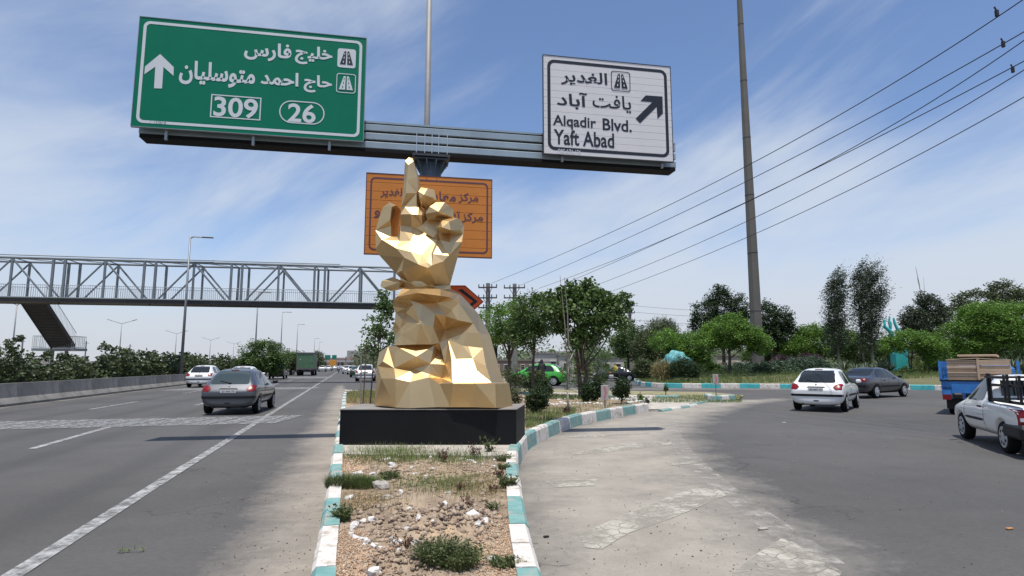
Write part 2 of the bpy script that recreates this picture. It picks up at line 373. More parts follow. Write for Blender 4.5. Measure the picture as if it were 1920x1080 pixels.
# ------------------------------------------------------------------ road markings
def strip(name, pts, w, m, z=.008, flare=0):
    V = []; 
    for i, p in enumerate(pts):
        d = (pts[min(i+1, len(pts)-1)]-pts[max(i-1, 0)]); d.z = 0; d.normalize(); n = Vector((d.y, -d.x, 0))
        V += [p-n*w/2, p+n*w/2]
    for v in V: v.z = z
    o = pymesh(name, V, [(2*i, 2*i+1, 2*i+3, 2*i+2) for i in range(len(pts)-1)], m)
    for p in o.data.polygons:
        if p.normal.z < 0: p.flip()
    o['kind'] = 'structure'; return o
def seg(a, b, n=6): return [a.lerp(b, i/n) for i in range(n+1)]
strip('edge_line', seg(G(-15, 1105), G(352, 872)), .15, PAINT)
strip('edge_line', seg(G(325, 890), G(640, 693), 20), .15, PAINT, z=.0105)
s0, t0 = toST(G(60, 841)); s1, t1 = toST(G(203, 801)); s2, t2 = toST(G(168, 768)); s3, t3 = toST(G(258, 753))
strip('lane_dash', seg(G(60, 842), G(205, 801)), .15, PAINT)
strip('lane_dash', seg(G(168, 768), G(258, 753)), .15, PAINT)
per = max(8.0, (toST(G(510, 722))[0]-s0)/3)
for k in range(1, 16): strip('lane_dash', seg(ST(s0+k*per, t0), ST(s0+k*per+4, t0)), .15, PAINT)
for k in range(1, 16): strip('lane_dash', seg(ST(s2+k*per, t2), ST(s2+k*per+4, t2)), .15, PAINT)
# rumble bands: slanted blocks laid across the carriageway
def band(sa, sb, t_from, t_to, step, gap, slant, name='rumble_block', solid=False):
    root = empty('rumble_strip', ST(sa, t_from), kind='structure')
    t = t_from
    while t < t_to:
        tt = min(t+step-gap, t_to)
        q = [ST(sa, t, .008), ST(sa, tt, .008), ST(sb, tt+slant, .008), ST(sb, t+slant, .008)]
        c = sum(q, Vector())/4
        V = q+[p+Vector((0, 0, .006)) for p in q]
        o = pymesh(name, [v-root.location for v in V], [(4, 5, 6, 7), (0, 1, 5, 4), (1, 2, 6, 5), (2, 3, 7, 6), (3, 0, 4, 7)], RUMBLE, root)
        for p in o.data.polygons:
            if p.normal.z < -.1: p.flip()
        t += step
sA = toST(G(440, 796))[0]; sB = toST(G(440, 782))[0]
band(sA, sB, 1.2, toST(G(512, 788))[1]+.15, .62, .05, .55)
sA = toST(G(540, 730.5))[0]; sB = toST(G(540, 726.5))[0]; tr = toST(G(585, 728))[1]
band(sA, sB, 1.2, tr, .8, .05, .5)
sA = toST(G(580, 709.5))[0]; sB = toST(G(580, 706.5))[0]
band(sA, sB, 1.2, tr, .8, .05, .5)
C4 = lambda x, y: G(980+x/3.176, 740+y/3.176)
for nm, P in (('hatch_marking', [(330, 838), (600, 722), (900, 602), (1060, 552), (1130, 540), (1215, 603), (1060, 668), (860, 752), (640, 826), (560, 870), (470, 928), (370, 915)]),
              ('hatch_marking', [(1230, 1180), (1250, 1060), (1400, 950), (1540, 862), (1600, 880), (1900, 1060), (1850, 1200)]),
              ('hatch_marking', [(290, 352), (600, 292), (870, 276), (893, 298), (600, 336), (300, 362)]),
              ('hatch_marking', [(110, 512), (450, 506), (430, 545), (200, 556)]),
              ('hatch_marking', [(900, 400), (1010, 395), (1030, 412), (880, 425)]),
              ('hatch_marking', [(270, 252), (740, 226), (760, 234), (290, 262)])):
    q = [C4(x, y) for x, y in P]
    sheet(nm, [(p.x, p.y) for p in q], .0085, PAINT2, 'structure')
q = [C4(x, y) for x, y in [(880, 150), (905, 250), (960, 340), (1060, 440), (1240, 600), (1420, 730), (1600, 860), (1800, 1010)]]
strip('worn_edge_line', [p for i in range(len(q)-1) for p in seg(q[i], q[i+1], 3)[:-1]]+[q[-1]], .3, paintmat('scuffed edge line', (.42, .395, .36), .43, sc=4, crack=False, lo=.3), z=.0075)
# ------------------------------------------------------------------ kerbs
KW = mat('white kerb paint', (.52, .485, .44), .7, col2=(.66, .625, .585), nscale=9, bump=.35, bscale=45, dirt=((.33, .27, .20), 6.0, .51))
KT = mat('teal kerb paint', (.115, .26, .245), .65, col2=(.20, .36, .335), nscale=7, bump=.35, bscale=45, dirt=((.34, .31, .26), 6.0, .50))
KT2 = mat('bright teal kerb paint', (.03, .30, .33), .6, col2=(.08, .42, .42), nscale=4, bump=.3, bscale=45, dirt=((.45, .45, .42), 3.0, .64))
KG = mat('bare kerb concrete', (.30, .27, .24), .85, col2=(.42, .38, .34), nscale=6, bump=.35, bscale=40)
def resample(pts, step):
    out = [pts[0].copy()]; acc = 0.0; last = pts[0]
    for p in pts[1:]:
        d = (p-last).length
        while acc+d >= step:
            t = (step-acc)/d; last = last.lerp(p, t); out.append(last.copy()); d = (p-last).length; acc = 0.0
        acc += d; last = p
    return out
def smooth(pts, it=2):
    for _ in range(it):
        n = [pts[0]]
        for a, b in zip(pts, pts[1:]): n += [a.lerp(b, .25), a.lerp(b, .75)]
        n.append(pts[-1]); pts = n
    return pts
def kerb(pts, h, w=.16, side=1, step=.5, run=2, z0=0.0, mats=(KT, KW), ph=0, rnd=.006):
    pts = resample([Vector((p.x, p.y, 0)) for p in smooth(pts)], step)
    root = empty('kerb', (pts[0].x, pts[0].y, 0), kind='structure')
    nor = []
    for i in range(len(pts)):
        d = (pts[min(i+1, len(pts)-1)]-pts[max(i-1, 0)]).normalized(); nor.append(Vector((-d.y, d.x, 0))*side)
    prof = [(0, z0), (.012, z0+(h-z0)*.6), (.018, h-.035), (.045, h), (w, h), (w, z0)]
    for i in range(len(pts)-1):
        g = .005/step; V = []; j = random.uniform(-rnd, rnd); jz = random.uniform(-rnd, rnd)
        for tt in (g, 1-g):
            p = pts[i].lerp(pts[i+1], tt); n = nor[i].lerp(nor[i+1], tt).normalized()
            for (a, z) in prof: V.append(p+n*(a+j)+Vector((0, 0, z+(jz if z > z0 else 0)))-root.location)
        k = len(prof); Fc = [tuple(range(k))[::-1], tuple(range(k, 2*k))]+[(q, (q+1) % k, (q+1) % k+k, q+k) for q in range(k)]
        me = bpy.data.meshes.new('kerb_stone'); me.from_pydata([tuple(v) for v in V], [], Fc); bm = bmesh.new(); bm.from_mesh(me); bmesh.ops.recalc_face_normals(bm, faces=bm.faces); bm.to_mesh(me); bm.free()
        mobj('kerb_stone', me, mats[((i+ph)//run) % len(mats)], root)
    return root
KH = .28
lk = [G(x, y, KH) for x, y in ((545, 1240), (577, 1080), (640, 741))]; lk = [ST(-19.5, tk)]+[ST(toST(p)[0], tk) for p in lk[1:]]
le = toST(G(641, 738, KH))[0]
LK = [ST(-34.0, tk), ST(0, tk), ST(le, tk), ST(le+1.6, tk+.05), ST(le+3.3, tk+.5), ST(le+4.4, tk+1.7), ST(le+4.9, tk+3.6), ST(le+5.2, tk+8)]
ph0 = 0
kerb(LK, KH, side=-1, ph=2)
RP = [(1035, 1120), (1025, 1080), (1000, 1000), (987, 950), (978, 895), (974, 867), (973, 850), (977, 833), (985, 820), (998, 809), (1020, 799), (1052, 787), (1087, 776), (1137, 768), (1178, 761), (1225, 755)]
RK = [G(x, y, KH) for x, y in RP]; d0 = (RK[0]-RK[1]).normalized(); RK = [RK[0]+d0*6]+RK
kerb(RK, KH, side=1, w=.17, ph=1)
# low flush stones after the kerb's end
kerb([G(x, y, .08) for x, y in ((1242, 768), (1280, 762), (1310, 757))], .08, side=1, step=.45, ph=0)
kerb([G(x, y, .06) for x, y in ((1300, 757), (1336, 750))], .06, side=1, step=.5, run=1, mats=(KT,))
FK = [G(x, y) for x, y in ((1196, 708), (1187, 716), (1192, 722), (1215, 726), (1260, 727.5), (1320, 728), (1400, 728), (1490, 729), (1620, 730), (1760, 731.5), (2000, 738), (2300, 752))]
kerb(FK, .31, side=1, w=.2, step=.62, run=2, mats=(KT2, KW), ph=0)
K2 = [G(x, y) for x, y in ((880, 738), (985, 740), (1060, 742.5), (1150, 746), (1230, 748), (1277, 747))]
kerb(K2, .15, side=1, step=.6, run=3, ph=1)
kerb([G(x, y) for x, y in ((1320, 748.5), (1325, 753), (1345, 755), (1387, 751.5))], .27, side=1, step=.55, run=1, mats=(KT, KW), ph=0, w=.3)
# ------------------------------------------------------------------ islands
def up(poly, z): return [(p.x, p.y) for p in poly]
pathp = [G(x, y) for x, y in ((900, 800), (1010, 790), (1150, 770), (1238, 768), (1310, 758), (1330, 753), (1300, 747), (1277, 747), (1150, 746), (985, 740), (640, 731))]
sheet('paved_path', up(pathp, 0), .02, CONC, 'structure')
isl2 = [G(x, y, .05) for x, y in ((880, 736), (985, 738), (1150, 743.5), (1277, 745), (1322, 750), (1386, 748), (1395, 741), (1330, 735), (1130, 732), (880, 727))]
vgr = sheet('grass_verge', up(isl2, 0), .05, GRASSY, 'structure')
fi = [Vector((p.x, p.y, 0)) for p in smooth(FK)]
fi = [(p.x+ .1, p.y+.15) for p in fi]
island3 = fi+[(90, 30), (95, 150), (10, 150), (GD(1196, 60).x, 60)]
v, f, _ = cdt_fill(island3, [(x+random.uniform(-1, 1), y+random.uniform(-1, 1)) for x in range(14, 88, 3) for y in range(42, 140, 4) if inside(island3, x, y) and pdist(island3, x, y) > 1.5])
def isl_h(x, y):
    d = pdist(island3, x, y); return .29 + .55*sm(d, .5, 7) + .06*math.sin(x*.7)*math.cos(y*.5)
park = pymesh('park_ground', [(p.x, p.y, isl_h(p.x, p.y)) for p in v], [list(t) for t in f], mat('dry park lawn', (.15, .13, .065), .95, col2=(.085, .095, .038), nscale=.35, bump=.4, bscale=12), smooth=True); park['kind'] = 'structure'
for p in park.data.polygons:
    if p.normal.z < 0: p.flip()
# median soil
med = [(p.x, p.y) for p in [ST(-32, tk+.1), ST(le, tk+.1), ST(le+1.6, tk+.15), ST(le+3.2, tk+.6), ST(le+4.3, tk+1.8), ST(le+4.8, tk+3.6)]]
med += [(p.x, p.y) for p in (G(960, 732, .24), G(985, 742, .24), G(1130, 747, .24), G(1215, 756, .24))]
rk = smooth(RK)
for p in rk[::-1]: med.append((p.x-.1, p.y+.02 if p.y > 8 else p.y))
C7 = lambda x, y, z=.25: G(560+x/3.84, 820+y/3.84, z)
mound = C7(1130, 640); pit = C7(700, 640); m2 = C7(560, 560); m3 = C7(760, 920)
def nz(x, y, s, k=0): return math.sin(x*s+1.3*k)*math.cos(y*s*1.13+k)+.5*math.sin(x*s*2.3-y*s*1.7+k)
def soil_h(x, y):
    e = pdist(med, x, y); a = sm(e, .05, .4)
    h = .245 + a*(.012*nz(x, y, 3, 1)+.008*nz(x, y, 9, 2))
    if y < 11:
        g = lambda c, sx, sy: math.exp(-((x-c.x)/sx)**2-((y-c.y)/sy)**2)
        rough = .028*nz(x, y, 21, 3)+.02*nz(x, y, 37, 5)
        gm = g(mound, .42, .36); g2 = g(m2, .2, .16); g3 = g(m3, .35, .2)
        h += a*(.12*gm+.07*g2+.05*g3 - .05*g(pit, .38, .26) + rough*min(1, gm*1.3+g2*1.2+g3+.12))
        h -= .05*sm(2.6-y, 0, 1)
    return h
ex = []
y = 1.6
while y < 32:
    stp = .055 if y < 5.4 else (.11 if y < 9.4 else .5)
    x = -7.0
    while x < 9:
        if inside(med, x, y) and pdist(med, x, y) > stp*.5: ex.append((x+random.uniform(-.3, .3)*stp, y+random.uniform(-.3, .3)*stp))
        x += stp
    y += stp*.95
v, f, _ = cdt_fill(med, ex)
soil = pymesh('planting_soil', [(p.x, p.y, soil_h(p.x, p.y)) for p in v], [list(t) for t in f], mat('dug median soil', (.18, .13, .088), .97, col2=(.38, .295, .21), nscale=2.6, bump=.9, bscale=38, dirt=((.46, .33, .21), 1.4, .55)), smooth=False); soil['kind'] = 'structure'
for p in soil.data.polygons:
    if p.normal.z < 0: p.flip()
ZB = .27
slab = [G(x, y, ZB) for x, y in ((634, 851), (950, 855), (962, 845), (972, 815), (650, 803))]
MB().prism([(p.x, p.y) for p in slab], 'z', .1, ZB).obj('plinth_slab', CONC)['kind'] = 'structure'
# ------------------------------------------------------------------ jersey barrier
BAR = mat('grimy barrier concrete', (.115, .11, .10), .85, col2=(.23, .22, .205), nscale=1.1, bump=.3, bscale=30, dirt=((.30, .285, .26), .8, .56))
bar = empty('concrete_barrier', tuple(ST(-30, 0)), label='long grimy concrete safety barrier along the left edge of the highway', cat='barrier')
bprof = [(0, 0), (0.0, .09), (-.17, .30), (-.24, .83), (-.40, .83), (-.47, .33), (-.62, .09), (-.62, 0)]
def bar_seg(s0, s1):
    V = []
    for s in (s0, s1): V += [ST(s, t, z)-bar.location for t, z in bprof]
    k = 8
    me = bpy.data.meshes.new('barrier_segment'); me.from_pydata([tuple(v) for v in V], [], [tuple(range(k))[::-1], tuple(range(k, 2*k))]+[(q, (q+1) % k, (q+1) % k+k, q+k) for q in range(k)])
    bm = bmesh.new(); bm.from_mesh(me); bmesh.ops.recalc_face_normals(bm, faces=bm.faces); bm.to_mesh(me); bm.free()
    return me
bme = bar_seg(-30, -30+3.485)
for k in range(75):
    o = mobj('barrier_segment', bme, BAR if k == 0 else None, bar)
    o.location = HD*3.5*k
# ------------------------------------------------------------------ plinth and sculpture
BLK = mat('matt black board', (.006, .006, .007), .6, noise=.3, spec=.2, nscale=2, dirt=((.06, .06, .062), 7, .65))
def ex_at(px, py, z): p = G(px, py, z); return p
fl = G(637, 832, ZB); fr = G(966, 836.5, ZB); D0 = (fl.y+fr.y)/2; fl.y = D0-.02; fr.y = D0
fl.x = At(637, 800, fl.y).x; fr.x = At(968, 800, fr.y).x
ztop = At(800, 767, D0).z
bl = G(664, 757.5, ztop); br = G(984, 757, ztop); Dp = (bl.y+br.y)/2
PL = [(fl.x, fl.y), (fr.x, fr.y), (At(984, 760, Dp).x, Dp), (fl.x+.03, Dp)]
pl = empty('sculpture_plinth', ((fl.x+fr.x)/2, (D0+Dp)/2, ZB), label='low black box plinth carrying the golden hand sculpture', cat='plinth')
def rel(poly, o): return [(x-o.location.x, y-o.location.y) for x, y in poly]
MB().prism(rel(PL, pl), 'z', 0, ztop-ZB-.012).obj('plinth_side', BLK, pl)
MB().prism(rel([(PL[0][0]-.008, PL[0][1]-.008), (PL[1][0]+.008, PL[1][1]-.008), (PL[2][0]+.008, PL[2][1]+.008), (PL[3][0]-.008, PL[3][1]+.008)], pl), 'z', ztop-ZB-.012, ztop-ZB).obj('plinth_top', mat('dusty plinth top', (.22, .205, .185), .6, noise=.2, nscale=4), pl)
GOLD = mat('brushed gold sheet metal', (.665, .47, .24), .42, metal=1.0, noise=.05, nscale=3, bump=.06, bscale=70)
YS = (D0+Dp)/2+.06
cA = lambda x, y: (690+x/7.2, 290+y/7.2)
cB = lambda x, y: (690+x/7.2, 410+y/7.2)
cC = lambda x, y: (700+x/6.857, 520+y/6.857)
cD = lambda x, y: (690+x/6.62, 630+y/6.62)
K = D0/9.47*.66                                   # depth offsets were read for a larger figure
KK = [K]
def wpt(p, d): return At(p[0], p[1], YS+d*KK[0])
SC = empty('hand_sculpture', (At(833, 760, YS).x, YS, ztop), label='tall faceted golden sculpture of a raised hand above a shrouded head, on the black plinth', cat='sculpture')
def relief(name, P, outline, edges, thick, back=-.5, taper=.9):
    """P: name -> (pixel, depth). Faceted front from the outline and its creases, a simpler back behind it."""
    key = list(P); idx = {k: i for i, k in enumerate(key)}
    pts = [Vector((P[k][0][0], -P[k][0][1])) for k in key]
    es = []
    for e in edges:
        q = e.split()
        es += [(idx[a], idx[b]) for a, b in zip(q, q[1:])]
    ol = [idx[k] for k in outline.split()]
    r = delaunay_2d_cdt(pts, es, [ol], 1, 1e-4)
    src = r[3]; V = []
    for i, v in enumerate(r[0]):
        if src[i]: d = P[key[src[i][0]]][1]
        else:
            ds = sorted((( (v-p).length, P[key[j]][1]) for j, p in enumerate(pts)))[:3]
            w = [1/(a+.5) for a, _ in ds]; d = sum(a*b[1] for a, b in zip(w, ds))/sum(w)
        V.append(wpt((v.x, -v.y), d))
    Fr = [tuple(t) for t in r[2]]
    # boundary
    cnt = {}
    for t in Fr:
        for a, b in zip(t, t[1:]+t[:1]): cnt[(a, b)] = cnt.get((a, b), 0)+1
    bd = [(a, b) for (a, b) in cnt if (b, a) not in cnt]
    bset = {a for e in bd for a in e}
    c = sum((V[i] for i in bset), Vector())/max(1, len(bset))
    n = len(V); Bk = []
    for i, p in enumerate(V):
        d = (p.y-YS)
        q = Vector((c.x+(p.x-c.x)*taper, YS+thick*K+back*d, c.z+(p.z-c.z)*(taper*.5+.5))); Bk.append(q)
    zf = min(p.z for p in V)
    for i in bset:
        if V[i].z < zf+.03: Bk[i].z = V[i].z
    AV = V+Bk
    FF = Fr+[tuple(x+n for x in t[::-1]) for t in Fr]+[(b, a, a+n) for a, b in bd]+[(b, a+n, b+n) for a, b in bd]
    me = bpy.data.meshes.new(name); me.from_pydata([tuple(p-SC.location) for p in AV], [], FF)
    bm = bmesh.new(); bm.from_mesh(me); bmesh.ops.recalc_face_normals(bm, faces=bm.faces); bm.to_mesh(me); bm.free()
    return mobj(name, me, GOLD, SC)
def hull(name, front, thick, shrink=.8, dk=.25):
    bm = bmesh.new(); F3 = [wpt(p, d) for p, d in front]
    c = sum(F3, Vector())/len(F3)
    for p in F3: bm.verts.new(p-SC.location)
    for p in F3: q = c+(p-c)*shrink; q.y = c.y+thick*K; bm.verts.new(q-SC.location)
    r = bmesh.ops.convex_hull(bm, input=bm.verts[:]); bmesh.ops.delete(bm, geom=list(set(r['geom_interior']) | set(r['geom_unused'])), context='VERTS')
    bmesh.ops.recalc_face_normals(bm, faces=bm.faces)
    me = bpy.data.meshes.new(name); bm.to_mesh(me); bm.free(); return mobj(name, me, GOLD, SC)
# --- hand, index finger and wrist in one relief
P = {}
def pa(k, x, y, d): P[k] = (cA(x, y), d)
def pb(k, x, y, d): P[k] = (cB(x, y), d)
def pc(k, x, y, d): P[k] = (cC(x, y), d)
def pd(k, x, y, d): P[k] = (cD(x, y), d)
pa('i1', 500, 85, -.12); pa('i2', 555, 35, .02); pa('i3', 603, 48, .02); pa('i4', 615, 90, -.12); pa('i5', 545, 138, -.24)
pa('i7', 520, 350, -.29); pa('i8', 480, 425, -.12); pa('i9', 515, 520, -.29); pa('i10', 655, 520, -.27); pa('i11', 665, 300, -.16); pa('i12', 680, 470, -.12)
pa('L1', 450, 705, -.1); pa('L3', 655, 705, -.27); pa('L4', 705, 700, -.1)
pa('P1', 440, 805, -.34); pa('P2', 500, 705, -.25); pa('P3', 550, 708, -.26); pa('P4', 580, 803, -.42); pa('P5', 680, 716, -.27); pa('P6', 738, 730, -.2); pa('P7', 725, 818, -.38); pa('P8', 675, 808, -.43)
pb('P9', 440, 88, -.17); pb('P10', 590, 113, -.24); pb('p7', 648, 126, -.2); pb('P12', 735, 88, -.22)
pb('q0', 395, 245, -.22); pb('p1', 425, 300, -.36); pb('p3', 380, 400, -.52); pb('p8', 580, 300, -.42); pb('p6', 742, 230, -.28); pb('p9', 730, 285, -.36); pb('p4', 580, 450, -.56); pb('p5', 728, 490, -.56)
pb('T11', 310, 240, -.15); pb('a', 190, 283, -.3); pb('b', 490, 525, -.58); pb('c', 685, 620, -.66); pb('e', 812, 665, -.64); pb('g', 1020, 575, -.52); pb('h', 1270, 312, -.24)
pb('q1', 820, 255, -.3); pb('q2', 830, 365, -.42); pb('q3', 800, 590, -.60); pb('q4', 930, 287, -.34); pb('q5', 975, 290, -.3); pb('q6', 855, 480, -.50); pb('q7', 880, 475, -.53); pb('q8', 865, 630, -.62)
pb('q9', 1105, 320, -.40); pb('q10', 1090, 500, -.47)
pa('u1', 905, 862, -.12); pb('u3', 940, 185, -.18); pb('u4', 880, 255, -.2); pb('u5', 1130, 150, -.18); pb('u6', 1282, 215, -.1); pa('u7', 1255, 890, 0); pa('u8', 1300, 962, -.02); pa('u9', 800, 880, -.16); pa('u10', 1150, 850, 0); pa('u11', 790, 745, -.08)
pa('T1', 290, 640, -.1); pa('T2', 385, 685, -.02); pa('T3', 320, 702, -.22); pa('T4', 205, 705, -.1); pa('T5', 150, 852, -.12); pa('T6', 300, 878, -.26); pa('T7', 332, 870, -.1); pb('t1', 103, 158, -.12); pb('T12', 312, 100, -.14)
pb('t2', 103, 410, 0); pb('t3', 150, 492, 0); pb('w1', 375, 740, .02); pb('w1b', 432, 795, -.02); pb('w2', 455, 700, -.42); pb('w4', 550, 858, -.26); pb('w5', 668, 835, -.32); pb('w6', 918, 888, -.26); pb('w7', 1108, 895, .02); pb('hs', 1252, 370, -.02)
pb('w8', 700, 900, -.2); pb('w9', 450, 900, -.1)
relief('hand', P, 'i1 i2 i3 i4 i11 i12 L4 P6 u11 u9 u1 u10 u7 u8 u6 h hs w7 w8 w9 w1b w1 t3 t2 t1 T5 T4 T1 T2 T7 T12 T11 q0 P9 P1 L1 i8 i1'.replace(' i8 i1', ' i8'),
 ['i1 i5 i4', 'i5 i7 i8', 'i7 i9 i8', 'i9 i10 i12', 'i7 i10', 'i5 i11', 'i10 L3', 'i9 L1', 'i10 L1', 'P2 P3 L3 P5 P6', 'L1 P2', 'P1 P4 P8 P7 P6', 'P3 P4', 'P5 P8', 'P9 P10 p7 P12 P7', 'P4 P10', 'P4 P12', 'P9 p8 p7 p6 p9 p8', 'P9 p1 q0', 'p1 p3 p4 p5 p9', 'a p1', 'a p3 b', 'a b c e g h', 'p4 b', 'p4 c p5', 'p8 p3', 'p8 p4',
  'T11 a t1', 'T4 T3 T2', 'T5 T6 T7', 'T3 T6', 'T6 T12', 't1 T6', 't1 t2 a', 'p6 q1 q2 p5', 'q2 q3 c', 'q3 e', 'q1 q4 q6 q3', 'q4 q5 q7 q6', 'q7 q8 e', 'q5 q9 h', 'q9 q10 g', 'q7 q10', 'p7 u1', 'P12 u9', 'p7 u4 u3 u5 u6', 'p6 u4', 'u4 q4', 'u5 h', 'u3 u1', 'u3 u8',
  't2 b w1', 'b w2 w1b', 'w2 w4', 'c w5', 'w2 c', 'w4 w5 w6', 'e w5', 'e w6', 'g w6', 'hs g', 'w5 w8'],
 .45, back=-.35)
# curled fingers, thumb stub and cuff
A = cA
hull('middle_finger', [(A(680, 495), -.30), (A(715, 440), -.12), (A(805, 455), -.18), (A(895, 475), -.05), (A(915, 595), -.22), (A(700, 600), -.34), (A(755, 540), -.42), (A(940, 640), -.05), (A(830, 700), -.16), (A(790, 745), -.08), (A(720, 700), -.12)], .45, .85)
hull('ring_finger', [(A(775, 795), -.40), (A(830, 700), -.42), (A(920, 642), -.28), (A(1035, 643), -.2), (A(950, 768), -.60), (A(1095, 690), -.15), (A(1150, 742), -.08), (A(1158, 852), -.06), (A(900, 858), -.42), (A(800, 880), -.3), (A(1040, 850), -.2)], .45, .85)
hull('little_finger', [(A(912, 977), -.46), (A(980, 880), -.38), (A(1215, 855), -.1), (A(1095, 905), -.52), (A(1000, 982), -.62), (A(1115, 1018), -.56), (A(1255, 890), -.05), (A(1302, 962), -.04), (A(1290, 1070), -.06), (A(1250, 1015), -.22), (A(980, 1052), -.42), (A(1180, 1078), -.2)], .42, .85)
B_ = cC
hull('thumb_stub', [(B_(90, 110), -.12), (B_(110, 45), -.14), (B_(250, -5), -.12), (B_(340, 62), -.36), (B_(330, 132), -.32), (B_(205, 172), -.22), (B_(120, 135), -.2), (B_(400, 60), -.25), (B_(420, 130), -.1)], .35, .8)
hull('wrist_cuff', [(B_(340, 65), -.16), (B_(480, 68), -.3), (B_(575, 25), -.30), (B_(690, 95), -.34), (B_(770, 98), -.22), (B_(990, 98), .0), (B_(1000, 165), .02), (B_(865, 160), -.22), (B_(600, 165), -.30), (B_(420, 165), -.16)], .55, .9)
# --- shrouded head and shoulders
KK[0] = K*1.28
P = {}
pc('c1', 298, 250, -.58); pc('c2', 380, 135, -.28); pc('c3', 470, 160, -.38); pc('c4', 565, 200, -.70); pc('c5', 545, 112, -.2); pc('c6', 750, 115, -.26); pc('c7', 865, 155, -.34); pc('c8', 862, 237, -.68); pc('c9', 985, 257, -.48); pc('c10', 1000, 150, .0)
pc('c12', 465, 292, -.5); pc('c13', 820, 328, -.34); pc('c14', 258, 300, -.3)
pc('f1', 250, 370, -.2); pc('f1b', 285, 455, -.22); pc('f17', 512, 352, -.52); pc('f18', 440, 350, -.36); pc('f19', 405, 400, -.40); pc('f2', 418, 455, -.36); pc('f3', 440, 577, -.50); pc('f5', 275, 568, -.32); pc('f5b', 370, 540, -.46); pc('f4', 345, 660, -.42); pc('fN', 245, 665, -.2); pc('f12', 357, 742, -.46); pc('f6', 602, 600, -.60); pc('f7', 795, 470, -.44); pc('f7b', 770, 640, -.5); pc('f9', 735, 862, -.50); pc('f11', 545, 862, -.56); pc('f10', 380, 870, -.48); pc('f13', 925, 682, -.16); pc('f14', 852, 845, -.40); pc('f15', 275, 876, -.32); pc('f16', 930, 497, -.36)
pc('fM', 280, 745, -.25); pc('f20', 630, 345, -.5)
pc('r1', 1100, 330, -.42); pc('r2', 1085, 550, -.46); pc('r3', 1282, 590, -.36); pc('r4', 1200, 705, -.40); pc('s0', 1110, 205, .08); pc('s3', 1345, 462, .12); pc('s4', 1500, 740, .12); pc('s5', 1560, 960, .12)
pc('v1', 960, 795, -.3); pc('g3', 1365, 722, -.38); pc('r5', 1030, 290, -.44); pc('r6', 1010, 420, -.42)
pd('g4', 1245, 130, -.40); pd('g5', 1425, 150, -.38); pd('g6', 1300, 282, -.50); pd('g7', 1175, 120, -.44); pd('g8', 1090, 287, -.52); pd('g9', 1040, 312, -.54); pd('g10', 1530, 574, -.86); pd('g11', 1045, 576, -.95); pd('g12', 890, 592, -.78); pd('g13', 1350, 432, -.74); pd('g14', 958, 352, -.44); pd('g15', 915, 525, -.46); pd('g16', 1465, 370, -.5)
pd('s6', 1680, 575, .1); pd('s7', 1752, 586, .05); pd('B7', 1800, 885, .1); pd('B6', 1588, 892, -.94); pd('B5', 1290, 884, -.90); pd('B4', 1020, 884, -.86); pd('B3', 835, 884, -.80); pd('B2', 522, 895, -.80); pd('B1', 345, 888, -.74); pd('B0', 78, 862, -.1)
pd('e6', 1580, 592, -.92); pd('e5', 1335, 592, -.96); pd('e4', 1060, 592, -.98)
pd('K1', 118, 372, -.22); pd('K2', 165, 527, -.58); pd('K3', 342, 530, -.74); pd('K4', 522, 570, -.70); pd('K5', 752, 514, -.70); pd('K7', 575, 412, -.50); pd('K8', 325, 400, -.46); pd('K9', 185, 315, -.34); pd('K10', 335, 120, -.40); pd('K11', 250, 132, -.15); pd('K12', 140, 200, .02); pd('K13', 600, 255, -.66); pd('K14', 822, 115, -.40); pd('K15', 772, 345, -.56); pd('K16', 897, 200, -.26); pd('K0', 110, 370, -.05)
P['J10'] = (P['K10'][0], -.40)
del P['J10']
P['f15'] = ((P['K10'][0][0]-.6, P['K10'][0][1]-.6), -.46)
